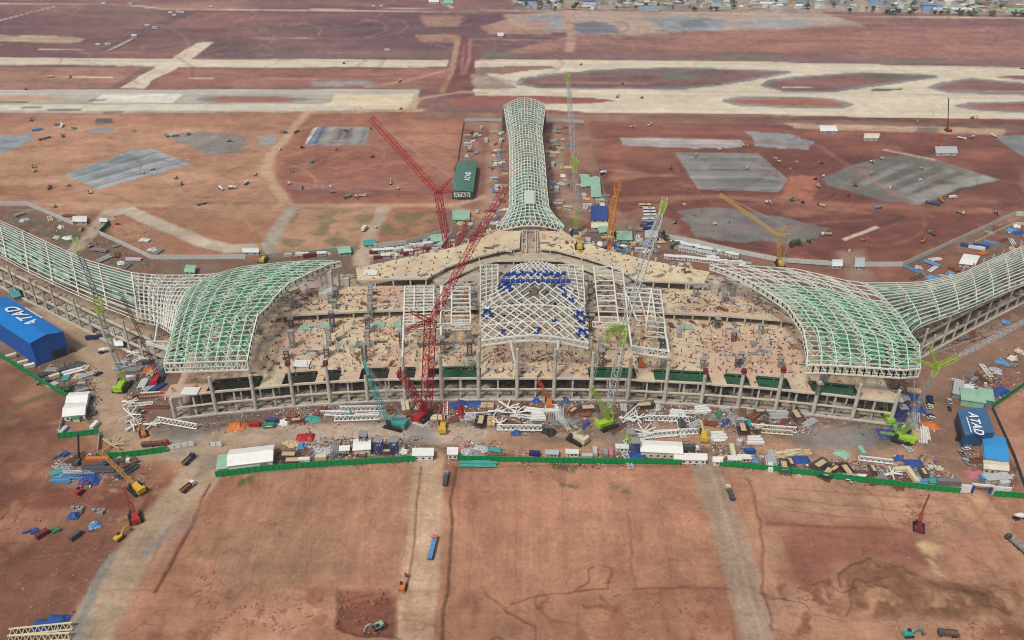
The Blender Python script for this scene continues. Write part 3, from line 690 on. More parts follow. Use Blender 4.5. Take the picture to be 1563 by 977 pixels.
RUST = mat('rebar_rust', (120, 72, 56), 0.9, 0.25, 0.8)

def deck_material(name, base, pink, dark, grey, thr=0.60):
    m = bpy.data.materials.new(name); m.use_nodes = True; t = m.node_tree; b = t.nodes['Principled BSDF']
    b.inputs['Roughness'].default_value = 0.95; b.inputs['Specular IOR Level'].default_value = 0.15
    g = t.nodes.new('ShaderNodeNewGeometry')
    def nz(sc, det, off):
        mp = t.nodes.new('ShaderNodeMapping'); mp.inputs['Location'].default_value = (off, off*0.7, 0); mp.inputs['Scale'].default_value = (1, 1.0, 1)
        n = t.nodes.new('ShaderNodeTexNoise'); n.inputs['Scale'].default_value = sc; n.inputs['Detail'].default_value = det; n.inputs['Roughness'].default_value = 0.6
        t.links.new(g.outputs['Position'], mp.inputs['Vector']); t.links.new(mp.outputs[0], n.inputs['Vector']); return n.outputs['Fac']
    def ramp(f, a, c):
        r = t.nodes.new('ShaderNodeMapRange'); r.inputs[1].default_value = a; r.inputs[2].default_value = c; t.links.new(f, r.inputs[0]); return r.outputs[0]
    def mix(f, a, c):
        x = t.nodes.new('ShaderNodeMix'); x.data_type = 'RGBA'; t.links.new(f, x.inputs[0])
        for k, v in ((6, a), (7, c)):
            if isinstance(v, tuple): x.inputs[k].default_value = (*lin(v), 1)
            else: t.links.new(v, x.inputs[k])
        return x.outputs[2]
    col = mix(ramp(nz(0.035, 4, 3), 0.42, 0.58), base, pink)
    col = mix(ramp(nz(0.05, 5, 40), 0.56, 0.66), col, grey)
    col = mix(ramp(nz(0.9, 3, 11), 0.52, 0.75), col, tuple(int(v*0.78) for v in base))
    col = mix(ramp(nz(0.24, 3, 90), thr, thr+0.07), col, dark)
    col = mix(ramp(nz(0.075, 5, 150), 0.60, 0.68), col, dark)
    t.links.new(col, b.inputs['Base Color'])
    return m
DECK = deck_material('deck_concrete', (214, 194, 162), (204, 168, 146), (112, 80, 62), (178, 166, 150))
DECK_T = deck_material('deck_concrete_upper', (222, 206, 170), (212, 186, 156), (134, 98, 72), (196, 184, 164), 0.60)
DECK_W = deck_material('deck_concrete_wing', (176, 158, 134), (160, 128, 110), (98, 74, 60), (126, 128, 112), 0.56)
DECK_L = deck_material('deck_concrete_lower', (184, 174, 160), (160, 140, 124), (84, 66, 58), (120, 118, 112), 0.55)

Z1, Z2, Z3, Z3B, Z4 = 7.8, 16.0, 22.0, 24.0, 28.0
# front ground line of the hall (pixels on the ground)
GL = [(269, 638), (332, 630), (392, 624.5), (450, 618.5), (505, 614.5), (562, 611.5), (619, 609.8), (675, 609), (731, 608.5), (789, 608.5), (845, 608.5), (901, 609.2), (957, 610.5), (1013, 613.5),
      (1069, 616.5), (1125, 620.8), (1182, 626), (1239, 631.5), (1299, 638.5), (1357, 645.5)]
G = [W(a, b) for a, b in GL]
G.sort(key=lambda p: p.x)
def gpos(x):           # front line y at world x
    for a, b in zip(G, G[1:]):
        if a.x <= x <= b.x: return a.y+(b.y-a.y)*(x-a.x)/(b.x-a.x)
    return G[0].y if x < G[0].x else G[-1].y
T = thing('airport_terminal', 'vast unfinished curved terminal with tan concrete decks and green and white roof trusses', 'terminal', (0, 0, 0))
def XY(p, z): return [W(a, b, z)[:2] for a, b in p]

# ---- floors
front_w = [(g.x, g.y) for g in G]
backL = W(300, 450, Z1); backR = W(1330, 458, Z1)
def slab(name, poly, z, th, m, parent=T, e=None):
    mb = MB(); n = len(poly); k = 0
    a = sum(poly[i][0]*poly[(i+1) % n][1]-poly[(i+1) % n][0]*poly[i][1] for i in range(n))
    if a < 0: poly = poly[::-1]
    mb.face([(p[0], p[1], z) for p in poly], 0)
    mb.face([(p[0], p[1], z-th) for p in poly][::-1], 1)
    for i in range(n):
        p, q = poly[i], poly[(i+1) % n]
        mb.face([(p[0], p[1], z-th), (q[0], q[1], z-th), (q[0], q[1], z), (p[0], p[1], z)], 1)
    return mb.build(name, [m, e or CONC_E], parent)
slab('ground_slab', [(p[0], p[1]-1.5) for p in front_w]+[backR[:2], (W(1080, 425, 0))[:2], (W(520, 420, 0))[:2], backL[:2]], 0.5, 0.8, DECK_L)
slab('floor_slab', [(p[0], p[1]+10.5) for p in front_w]+[backR[:2], (W(1090, 420, Z1))[:2], (W(520, 418, Z1))[:2], backL[:2]], Z1, 0.9, DECK_L)
# main deck is set back; tongues run to the front edge
BACK = 11.0
inner = [(g.x, g.y+BACK) for g in G]
bl, br = W(318, 470, Z2), W(1302, 478, Z2)
slab('main_deck', inner+[br[:2], W(1215, 470, Z2)[:2], W(1000, 425, Z2)[:2], W(640, 420, Z2)[:2], W(440, 462, Z2)[:2], bl[:2]], Z2, 1.0, DECK)
def tongue(px0, px1, m=DECK, fwd=0.0):
    x0 = W(px0, 585, Z2).x; x1 = W(px1, 585, Z2).x
    p = [(x0, gpos(x0)-fwd), (x1, gpos(x1)-fwd), (x1, gpos(x1)+BACK-0.02), (x0, gpos(x0)+BACK-0.02)]
    slab('deck_bay', p, Z2+0.004, 1.0, m)
for a, b, f in ((262, 321, 0), (398, 430, 1.5), (516, 546, 1.5), (590, 604, 0), (631, 651, 1.5), (733, 900, 0.0), (974, 1001, 1.5), (1087, 1109, 1.5), (1205, 1234, 1.5), (1303, 1362, 0), (480, 492, 0), (1145, 1156, 0)):
    tongue(a, b, DECK, f)
# edge beams along the front, one per level
for z, th in ((Z1, 0.8), (Z2, 1.1)):
    mb = MB()
    for a, b in zip(G, G[1:]): mb.bar((a.x, a.y-0.55, z-th/2+0.1), (b.x, b.y-0.55, z-th/2+0.1), 1.1, th)
    mb.build('edge_beam', CONC_E, T)
mb = MB()
for a, b in zip(G, G[1:]): mb.bar((a.x, a.y-1.6, 0.4), (b.x, b.y-1.6, 0.4), 1.4, 1.0)
mb.build('plinth_beam', CONC, T)
# green safety nets in some open bays, dark sheets painting void shade in others
def net(px0, px1, m=NETG):
    x0 = W(px0, 585, Z2).x; x1 = W(px1, 585, Z2).x; mb = MB()
    n = max(1, int((x1-x0)/8))
    for i in range(n):
        a, b = x0+(x1-x0)*i/n, x0+(x1-x0)*(i+1)/n
        ya, yb = gpos(a)+BACK-1.2, gpos(b)+BACK-1.2
        mb.hexa([(a, ya-0.1, Z1+0.2), (b, yb-0.1, Z1+0.2), (b, yb+0.1, Z1+0.2), (a, ya+0.1, Z1+0.2), (a, ya-0.1, Z2-1.2), (b, yb-0.1, Z2-1.2), (b, yb+0.1, Z2-1.2), (a, ya+0.1, Z2-1.2)])
        mb.hexa([(a, ya-0.25, Z2+0.0), (b, yb-0.25, Z2+0.0), (b, yb-0.12, Z2+0.0), (a, ya-0.12, Z2+0.0), (a, ya-0.25, Z2+1.3), (b, yb-0.25, Z2+1.3), (b, yb-0.12, Z2+1.3), (a, ya-0.12, Z2+1.3)])
    mb.build('net_and_shade_sheet', m, T)
VOIDSH = mat('void_shade', (66, 68, 58), 0.9, 0.3, 0.4)
for a, b in ((672, 730), (902, 972), (1003, 1086), (1111, 1143), (1158, 1203), (1236, 1301)): net(a, b)
for a, b in ((326, 396), (432, 479), (493, 514), (548, 588), (606, 630)): net(a, b, VOIDSH)  # left bays hold no net: dark sheets stand in for shade in the voids
# dark interior walls / cores between floors
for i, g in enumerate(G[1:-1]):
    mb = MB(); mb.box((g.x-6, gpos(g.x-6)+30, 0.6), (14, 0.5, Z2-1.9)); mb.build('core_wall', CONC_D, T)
# rows of thin inner columns in the open storeys (stuff beyond the counted ones)
cnt = 0
for i, (a, b) in enumerate(zip(G, G[1:])):
    m_ = a.lerp(b, 0.5); mb = MB(); mb.box((m_.x, m_.y+0.4, 0.3), (1.0, 1.0, Z2-0.9)); mb.build('short_column', CONC, T)
mb = MB()
for i, (a, b) in enumerate(zip(G, G[1:])):
    for t_ in (0.0, 0.5):
        p = a.lerp(b, t_); mb.box((p.x, p.y+11, 0.5), (0.9, 0.9, Z2-1.4)); mb.box((p.x, p.y+24, 0.5), (0.9, 0.9, Z2-1.4))
o = mb.build('inner_columns', CONC, T); o['kind'] = 'stuff'
# tall front columns; rows of their tops read from the picture
TOPS = [607, 574, 571, 556, 556, 572, 542, 541, 534, 531, 531, 537, 545, 552, 568, 568, 566, 581, 585, 594]
for g, ty in zip(G, TOPS):
    h = up_to(g, ty); mb = MB(); mb.tube((g.x, g.y-0.9, 0), (g.x, g.y-0.9, h), 1.25, 10, 1.0)
    mb.build('front_column', CONC, T)
    if ty in (556, 568, 566):
        c = MB(); c.box((g.x, g.y-0.9, h+0.01), (2.6, 2.6, 2.6)); c.build('column_formwork', mat('form_red', (120, 48, 46), 0.7, 0.2, 1), T)
# ---- second terrace
f3 = [(410, 482.5), (455, 479), (512, 475.8), (562, 473.5), (618, 472)]
f3r = [(1012, 476.4), (1056, 478), (1110.6, 480.6), (1160, 484.5), (1212, 489.2)]
b3l = [(618, 436), (523, 436.5), (470, 440), (430, 462)]
b3r = [(1012, 439.5), (1094, 444.5), (1150, 456), (1195, 478)]
slab('upper_deck', XY(f3, Z3)+XY(b3l, Z3), Z3, 1.3, DECK)
slab('upper_deck', XY(f3r, Z3)+XY(b3r[::-1], Z3), Z3, 1.3, DECK)
slab('upper_deck', XY([(618, 472), (618, 436), (700, 425), (732, 408)], Z3)+XY([(732, 470)], Z3), Z3-0.3, 1.1, DECK_L)
slab('upper_deck', XY([(1012, 476), (1012, 439), (950, 428), (905, 412), (905, 474)], Z3), Z3-0.3, 1.1, DECK_L)
slab('upper_deck', XY([(732, 478), (732, 400), (905, 402), (905, 480)], Z3-2), Z3-2, 1.1, DECK_L)
def row_columns(px, z0, z1, w=1.0, name='deck_column'):
    for p in px:
        q = W(p[0], p[1], z1); mb = MB(); mb.box((q.x, q.y+0.2, z0), (w, w, z1-z0-0.9)); mb.build(name, CONC, T)
row_columns([(430, 481), (484, 477.5), (539, 474.5), (594, 473), (1030, 477), (1058, 478.2), (1084, 479.5), (1111, 481), (1138, 483), (1166, 485.3), (1194, 488)], Z2, Z3)
for L in (f3, f3r):
    q = [W(a, b, Z3) for a, b in L]; mb = MB()
    for a, b in zip(q, q[1:]): mb.bar(a+Vector((0, -0.4, -0.7)), b+Vector((0, -0.4, -0.7)), 0.8, 1.5)
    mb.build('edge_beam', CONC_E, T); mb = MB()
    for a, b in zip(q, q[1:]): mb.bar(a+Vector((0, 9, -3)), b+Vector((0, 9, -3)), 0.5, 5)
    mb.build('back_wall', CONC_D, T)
# ---- top arc
f4l = [(546, 427), (600, 424.8), (652, 424), (684, 406), (732, 390), (770, 381), (793, 377.6)]
b4l = [(795, 352), (757, 353), (717, 371), (674, 381.5), (600, 397), (543, 409)]
f4r = [(824.6, 378.4), (850, 381), (887.6, 391), (918, 400), (949, 412), (971, 427), (1020, 429), (1075, 431)]
b4r = [(1084, 415), (1060, 411), (981, 395), (924.5, 380.7), (881.5, 366), (860, 353), (823, 352)]
for f, b in ((f4l, b4l), (f4r, b4r)):
    slab('top_deck', XY(f, Z4)+XY(b, Z4), Z4, 1.3, DECK_T)
slab('link_deck', XY([(794, 379), (794, 350), (823, 350), (824, 379)], Z4-3), Z4-3.0, 1.2, DECK_L)
mb = MB()
for x0, y0, x1, y1 in ((797, 352, 797, 384), (804, 352, 804, 384), (817, 352, 817, 384), (821, 352, 821, 384)):
    mb.bar(W(x0, y0, Z4-2.4), W(x1, y1, Z4-2.4), 0.7, 1.0)
mb.build('rail_beam', CONC_E, T)
arc = [(672, 436), (690, 423), (732, 404.5), (758, 397), (836, 396), (860, 397.6), (887.6, 407.6), (933.7, 426), (950, 434)]
slab('gallery_deck', XY(arc, Z3B)+XY([(968, 426), (940, 406), (887, 389), (824, 377), (793, 376), (732, 388), (684, 404), (655, 422)], Z3B), Z3B, 1.2, mat('gallery', (186, 172, 150), 0.9, 0.2, 0.2))
for L, z in ((f4l, Z4), (f4r, Z4), (arc, Z3B)):
    q = [W(a, b, z) for a, b in L]; mb = MB()
    for a, b in zip(q, q[1:]): mb.bar(a+Vector((0, -0.4, -0.6)), b+Vector((0, -0.4, -0.6)), 0.8, 1.3)
    mb.build('edge_beam', CONC_E, T)
row_columns([(572, 426), (600, 424.8), (626, 424.4), (650, 424), (784, 379), (840, 380), (731.5, 390.5), (888, 391), (998, 428.5), (1022, 429.5), (1048, 430.5), (1052, 430.6), (1074, 431)], Z3-1, Z4, 1.1)
row_columns([(757, 397), (784, 397), (813, 397), (836, 396.5), (862, 398), (888, 408), (712, 413)], Z2, Z3B, 1.1)
# back wall posts on the arc
mb = MB()
for i, (a, b) in enumerate([(604, 396), (635, 391), (665, 383.5), (693, 377), (715, 371), (747, 357), (905, 374), (935, 383), (964, 390), (1000, 399), (1036, 406)]):
    q = W(a, b, Z4); mb.box((q.x, q.y-1, Z4), (1.2, 1.2, 3.5))
mb.build('parapet_post', CONC, T)
# concrete lift cores
for a, b, h, wd in ((505, 446, 17, 4.2), (529, 436, 7, 4.5), (519, 438, 14, 1.2), (492, 441, 13, 1.2), (1090, 447, 9, 4.0), (1107, 444, 10, 1.4), (500, 452, 5, 10)):
    q = W(a, b, Z3); mb = MB(); mb.box((q.x, q.y, Z3-0.5), (wd, wd, h)); mb.build('lift_core', CONC, T)

# ================================================================ roofs
def resamp(P, n, s=None):
    P = [Vector(p) for p in P]; L = [0]
    for a, b in zip(P, P[1:]): L.append(L[-1]+(b-a).length)
    out = []
    for i in range(n+1):
        d = L[-1]*i/n; k = 0
        while k < len(L)-2 and L[k+1] < d: k += 1
        out.append(P[k].lerp(P[k+1], (d-L[k])/max(L[k+1]-L[k], 1e-6)))
    return out
def px3(L): return [W(a, b, z) for a, b, z in L]
def coons(bot, top, lef, rig, nu, nv, bulge=0.0):
    B, Tp, Lf, Rt = resamp(px3(bot), nu), resamp(px3(top), nu), resamp(px3(lef), nv), resamp(px3(rig), nv)
    g = []
    for j in range(nv+1):
        v = j/nv; row = []
        for i in range(nu+1):
            u = i/nu
            p = B[i]*(1-v)+Tp[i]*v+Lf[j]*(1-u)+Rt[j]*u-(B[0]*(1-u)*(1-v)+B[-1]*u*(1-v)+Tp[0]*(1-u)*v+Tp[-1]*u*v)
            p = p+Vector((0, 0, bulge*math.sin(math.pi*u)))
            row.append(p)
        g.append(row)
    return g
def frame_truss(g, depth, w, m, parent, eu=1, ev=1, diag=True, bottom=True, name='roof_truss', hw=1.0, vw=1.0):
    """space frame over grid g: top chords both ways, bottom chords, diagonals"""
    mb = MB(); nv, nu = len(g)-1, len(g[0])-1; D = Vector((0, 0, -depth))
    for j in range(nv+1):
        for i in range(nu+1):
            p = g[j][i]
            if i < nu and j % ev == 0: mb.bar(p, g[j][i+1], w*hw)
            if j < nv and i % eu == 0: mb.bar(p, g[j+1][i], w*1.15*vw)
            if bottom and i % eu == 0 and j < nv: mb.bar(p+D, g[j+1][i]+D, w)
            if bottom and j % (2*ev) == 0 and i < nu: mb.bar(p+D, g[j][i+1]+D, w*0.8)
            if i % eu == 0 and j < nv:
                if j % 2: mb.bar(p, g[j+1][i]+D, w*0.7)
                else: mb.bar(p+D, g[j+1][i], w*0.7)
            if diag and i < nu and j < nv and i % 4 in (0, 3):
                if (i+j) % 2: mb.bar(p, g[j+1][i+1], w*0.8)
                else: mb.bar(g[j][i+1], g[j+1][i], w*0.8)
            if diag and i % 4 == 1 and i+2 <= nu and j < nv and j % 6 == 2:
                mb.bar(p, g[j+1][i+1], w*0.7); mb.bar(g[j][min(i+2, nu)], g[j+1][i+1], w*0.7)
    return mb.build(name, m, parent)
def panel_sheet(g, dz, th, m, parent, keep=None, name='deck_panel'):
    mb = MB(); nv, nu = len(g)-1, len(g[0])-1; D = Vector((0, 0, -dz)); E = Vector((0, 0, -th))
    for j in range(nv):
        for i in range(nu):
            if keep and not keep(i/nu, j/nv, i, j): continue
            q = [g[j][i]+D, g[j][i+1]+D, g[j+1][i+1]+D, g[j+1][i]+D]
            for a0, a1 in ((.03, .475), (.525, .97)):
                if rpn.random() < .07: continue
                q0, q1, q2, q3 = q[0].lerp(q[3], a0), q[1].lerp(q[2], a0), q[1].lerp(q[2], a1), q[0].lerp(q[3], a1)
                s_ = rpn.choice((0, 0, 0, .5)); q0, q3 = q0.lerp(q1, .04+s_), q3.lerp(q2, .04+s_)
                w_ = [q0, q1, q2, q3]; mb.hexa([p+E for p in w_]+w_, rpn.choice((0, 0, 0, 1, 2)))
    return mb.build(name, [m, mat('dull_decking', (92, 122, 104), .8, .2, .3, c2=(54, 76, 64)), mat('pale_decking', (176, 204, 184), .7, .1, .3)], parent)
rpn = random.Random(3)
def green_panel(name, c, c2):
    m = mat(name, c, 0.75, 0.12, 0.12, c2=c2); b = m.node_tree.nodes['Principled BSDF']; b.inputs['Alpha'].default_value = 1.0
    return m
GP = green_panel('green_decking', (84, 152, 112), (44, 100, 70))
GP2 = green_panel('green_decking_light', (128, 172, 140), (90, 134, 108))
GP3 = green_panel('grey_green_decking', (122, 156, 138), (74, 112, 96))
CV = [0]
def canopy(bot, top, lef, rig, nu, nv, depth, wd, mt, mp, keep, bulge=0.0, eu=1, ev=1, diag=True, dz=2.0, hw=1.0, vw=1.0, cut=None):
    g = coons(bot, top, lef, rig, nu, nv, bulge)
    if cut:
        frame = frame_truss(g[:cut+1], depth, wd, mt, T, eu, ev, diag, name='roof_frame', hw=hw, vw=vw)
        frame_truss(g[cut:], depth*.7, wd*.95, STEEL_W, T, 2, 2, True, name='roof_frame', hw=.9, vw=.9)
        panel_sheet(g, dz, 0.15, mp, frame, keep); return g, frame
    frame = frame_truss(g, depth, wd, mt, T, eu, ev, diag, name='roof_frame', hw=hw, vw=vw)
    panel_sheet(g, dz, 0.15, mp, frame, keep)
    return g, frame
# ---- left leaf roof
L_bot = [(250, 555, 35), (313, 553, 36), (377, 551, 36)]
L_rig = [(377, 551, 36), (383, 520, 38), (393, 481, 41), (407, 470, 42), (420, 452, 43), (441, 432, 44), (478, 414, 44), (503, 403, 43), (520, 399, 43)]
L_lef = [(250, 555, 35), (262, 510, 38), (276, 461, 40), (286, 442, 40)]
L_top = [(286, 442, 40), (322, 420, 39), (369, 407, 39), (430, 400.5, 40), (480, 397, 42), (520, 399, 43)]
gL, fL = canopy(L_bot, L_top, L_lef, L_rig, 16, 26, 3.4, 0.5, STEEL_G, GP,
    lambda u, v, i, j: (0.10 < u < 0.92) and (i % 4 != 3 or v > .75) and v > 0.04 and (hash((i*7+j*13) % 11) % 11) > 0, eu=2, hw=.75, vw=1.1)
mb = MB(); mb.truss(gL[0][0], gL[0][-1], 6.0, 16, 0.9); mb.build('edge_truss', STEEL_W, fL)
mb = MB(); rr = [r[-1] for r in gL]
for a, b in zip(rr, rr[1:]): mb.truss(a, b, 3.6, 1, 0.7)
mb.build('edge_truss', STEEL_W, fL)
# ---- left transition (white) and concourse roof
w_top = [(200, 416, 33), (240, 420, 33), (286, 420, 35), (330, 418, 38)]
w_bot = [(209, 484, 30), (240, 491, 31), (250, 497, 32), (262, 505, 36)]
w_lef = [(209, 484, 30), (205, 450, 33), (200, 416, 33)]
w_rig = [(262, 505, 36), (272, 465, 40), (286, 442, 40), (330, 418, 38)]
canopy(w_bot, w_top, w_lef, w_rig, 12, 12, 3.0, 0.45, STEEL_W, GP2, lambda u, v, i, j: (i+2*j) % 5 == 0 and v > .5, eu=1)
c_top = [(-150, 262, 27), (-60, 310, 27), (0, 337, 28), (32, 351, 28), (66, 367, 29), (132, 397, 31), (192, 413.5, 33), (201, 416, 33)]
c_bot = [(-150, 318, 25), (-60, 360, 25), (0, 388, 26), (43, 411, 27), (95, 436, 28), (141, 456, 29), (163, 466, 29), (210, 484, 30)]
c_lef = [(-150, 318, 25), (-150, 290, 29), (-150, 262, 27)]
c_rig = [(210, 484, 30), (206, 450, 34), (201, 416, 33)]
canopy(c_bot, c_top, c_lef, c_rig, 40, 12, 2.6, 0.5, STEEL_W, GP3, lambda u, v, i, j: (j not in (0,)) and not (u > .75 and v < .25), eu=4, ev=1, diag=False, hw=.85, vw=.9)
# lower tail at the hall's corner
mb = MB(); a, b = W(222, 521, 30), W(257, 521, 30); mb.truss(a, b, 3, 5, 0.6); mb.truss(W(222, 521, 30), W(256, 532, 28), 1.5, 5, 0.6); mb.truss(W(240, 492, 31), W(236, 521, 30), 2, 4, 0.6); mb.build('edge_truss', STEEL_W, T)
# ---- right leaf roof
R_bot = [(1231, 557, 35), (1257, 557, 36), (1315, 560.5, 36), (1380, 565, 36), (1405, 563, 35)]
R_lef = [(1231, 557, 35), (1233, 540, 36), (1226, 501, 40), (1201, 465, 42), (1165, 441, 43), (1130, 421, 43), (1105, 411, 43), (1084, 404, 43)]
R_top = [(1084, 404, 43), (1120, 404.5, 41), (1151, 406, 40), (1212, 410, 39), (1257, 420, 38), (1290, 428, 37), (1322, 432, 36)]
R_rig = [(1405, 563, 35), (1403, 525, 36), (1390, 510, 37), (1372, 480, 38), (1345, 450, 38), (1322, 432, 36)]
gR, fR = canopy(R_bot, R_top, R_lef, R_rig, 16, 28, 3.4, 0.5, STEEL_G, GP,
    lambda u, v, i, j: (u > 0.08 and v < 0.72 and v > 0.05 and u < 0.93) and (i % 4 != 3) and (i*7+j*13) % 11 > 0, eu=2, hw=.75, vw=1.1, cut=20)
mb = MB(); 
for a, b in zip(gR[0], gR[0][1:]): mb.truss(a, b, 5.5, 1, 0.9)
mb.build('edge_truss', STEEL_W, fR)
mb = MB(); rr = [r[0] for r in gR]
for a, b in zip(rr, rr[1:]): mb.truss(a, b, 3.6, 1, 0.7)
mb.build('edge_truss', STEEL_W, fR)
# ---- right concourse roof
d_top = [(1322, 432, 36), (1390, 431.5, 33), (1415, 429, 32), (1469, 417, 31), (1509, 398, 30), (1550, 381, 29), (1563, 375.5, 28), (1640, 338, 27), (1720, 300, 27)]
d_bot = [(1390, 508, 33), (1402, 496, 31), (1418, 489, 30), (1455, 476, 29), (1492, 461, 28), (1535, 442, 27), (1563, 431.5, 26), (1640, 392, 25), (1720, 350, 25)]
d_lef = [(1390, 508, 33), (1372, 480, 37), (1345, 450, 38), (1322, 432, 36)]
d_rig = [(1720, 350, 25), (1720, 325, 29), (1720, 300, 27)]
canopy(d_bot, d_top, d_lef, d_rig, 44, 14, 2.6, 0.5, STEEL_W, GP3, lambda u, v, i, j: (i*5+j*3) % 17 > 1 and (u < .35 or v > .5 or (i % 2 == 0)), eu=3, ev=1, diag=False, hw=1.0, vw=.7)
# ---- concourse bodies
def concourse(gpx, depth, lv, name):
    q = [W(a, b) for a, b in gpx]
    back = []
    for i, p in enumerate(q):
        d = (q[min(i+1, len(q)-1)]-q[max(i-1, 0)]).normalized(); n = Vector((-d.y, d.x, 0))
        if n.y < 0: n = -n
        back.append(p+n*depth)
    for k, (z, s) in enumerate(lv):
        f = [p.lerp(r, s) for p, r in zip(q, back)]
        slab('floor_slab', [p[:2] for p in f]+[p[:2] for p in back[::-1]], z, 1.0, DECK_W if k == len(lv)-1 else DECK_L)
        mb = MB()
        for a, b in zip(f, f[1:]):
            mb.bar((a.x, a.y, z-0.3), (b.x, b.y, z-0.3), 1.0, 1.6)
        mb.build('edge_beam', CONC_E, T)
    r = resamp(q, int(sum((b-a).length for a, b in zip(q, q[1:]))/13)); bk = resamp(back, len(r)-1)
    return r, bk
r1, k1 = concourse([(-160, 352), (-60, 405), (0, 437), (60, 468), (110, 494), (160, 519), (215, 545), (262, 566)], 40, ((1.0, -0.02), (Z1, 0.02), (14.5, 0.10)), 'left')
r2, k2 = concourse([(1402, 548), (1445, 524), (1480, 505), (1513, 487.5), (1563, 462), (1640, 422), (1730, 372)], 38, ((1.0, -0.02), (Z1, 0.02), (14.5, 0.10)), 'right')
for rr, bk in ((r1, k1), (r2, k2)):
    for i, p in enumerate(rr):
        mb = MB(); mb.box((p.x, p.y+0.3, 0), (1.1, 1.1, 23.5 if i % 2 == 0 else 14)); mb.build('facade_column', CONC, T)
    mb = MB()
    for p, q in zip(rr, bk):
        for s in (0.35, 0.7, 0.97):
            c = p.lerp(q, s); mb.box((c.x, c.y, 0), (0.9, 0.9, 20 if s > .9 else 13.4))
    o = mb.build('inner_columns', CONC, T); o['kind'] = 'stuff'
# ---- pier
p_lef = [(757, 346, 27), (770, 331, 27), (777, 318, 26), (778, 290, 25), (778, 240, 25), (777, 205, 25), (772, 182, 25), (769, 161, 25)]
p_rig = [(861, 345, 27), (847, 330, 27), (838, 318, 26), (835, 290, 25), (831, 240, 25), (827, 205, 25), (830, 182, 25), (833, 160, 25)]
p_bot = [(757, 346, 27), (809, 345, 28), (861, 345, 27)]
p_top = [(769, 161, 25), (784, 157.5, 26), (801, 156, 26), (818, 157, 26), (833, 160, 25)]
gP = coons(p_bot, p_top, p_lef, p_rig, 12, 46, bulge=5.0)
fP = frame_truss(gP, 2.4, 0.5, mat('pier_steel', (216, 226, 212), .5, .06, .2), T, 1, 1, False, False, name='roof_frame')
mb = MB()
for s in (0, 1, -1, -2):
    for j in range(0, 44, 2):
        a, b = gP[j][s], gP[j+2][s]; c = gP[j+1][{0: 1, 1: 2, -1: -2, -2: -3}[s]]
        mb.bar(a, c, 0.45); mb.bar(c, b, 0.45)
for i in range(12):
    a, b = gP[0][i], gP[0][i+1]; D = Vector((0, -1.5, -4.0)); mb.bar(a+D, b+D, 0.8)
    mb.bar(a, a.lerp(b, .5)+D, .6); mb.bar(b, a.lerp(b, .5)+D, .6)
mb.build('edge_truss', STEEL_W, fP)
panel_sheet(gP, 1.6, 0.15, green_panel('sea_green_decking', (126, 162, 154), (92, 132, 124)), fP, lambda u, v, i, j: v < 0.33)
panel_sheet(gP, 1.6, 0.15, green_panel('yellow_green_decking', (150, 158, 128), (108, 116, 92)), fP, lambda u, v, i, j: 0.33 <= v < 0.80 and 1 < i < 10 and not (i in (5, 6) and j % 3 == 0) and (i+j*3) % 7 > 0)
panel_sheet(gP, 1.6, 0.15, green_panel('slate_green_decking', (124, 142, 142), (88, 106, 108)), fP, lambda u, v, i, j: v >= 0.80 and not (i in (5, 6) and j % 4 == 0))
mb = MB(); c0, c1 = W(808, 292, 33), W(808, 311, 33); mb.box(((c0.x+c1.x)/2, (c0.y+c1.y)/2, 32.5), (8.5, c0.y-c1.y, 0.8)); mb.build('roof_tarpaulin', mat('white_sheet', (198, 208, 198), .7, .05, .5), T)
pb_l = [(783, 352), (786, 300), (787, 240), (786, 190)]; pb_r = [(836, 352), (829, 300), (824, 240), (821, 190)]
slab('floor_slab', XY(pb_l[::-1], 8)+XY(pb_r, 8), 8, 1.0, DECK_L); slab('floor_slab', XY(pb_l[::-1], 15)+XY(pb_r, 15), 15, 1.0, DECK)
slab('ground_slab', XY(pb_l[::-1], 0.5)+XY(pb_r, 0.5), 0.5, 0.8, DECK_L)
for P_ in (p_lef, p_rig):
    q = resamp(px3(P_), 26)
    for p in q[2::2]:
        mb = MB(); sgn = 1 if P_ is p_lef else -1; mb.bar((p.x+sgn*3, p.y, 0), (p.x, p.y, p.z-0.4), 0.9); mb.build('pier_column', CONC, T)
mb = MB()
for px_ in (776, 830):
    pass
a = W(771, 196, 0); b = W(828, 196, 0)
for q in (a, b):
    mb = MB(); mb.box((q.x, q.y, 0), (6, 22, 17)); mb.build('end_stair_tower', mat('dark_frame', (92, 92, 90), .9, .3, .3), T)

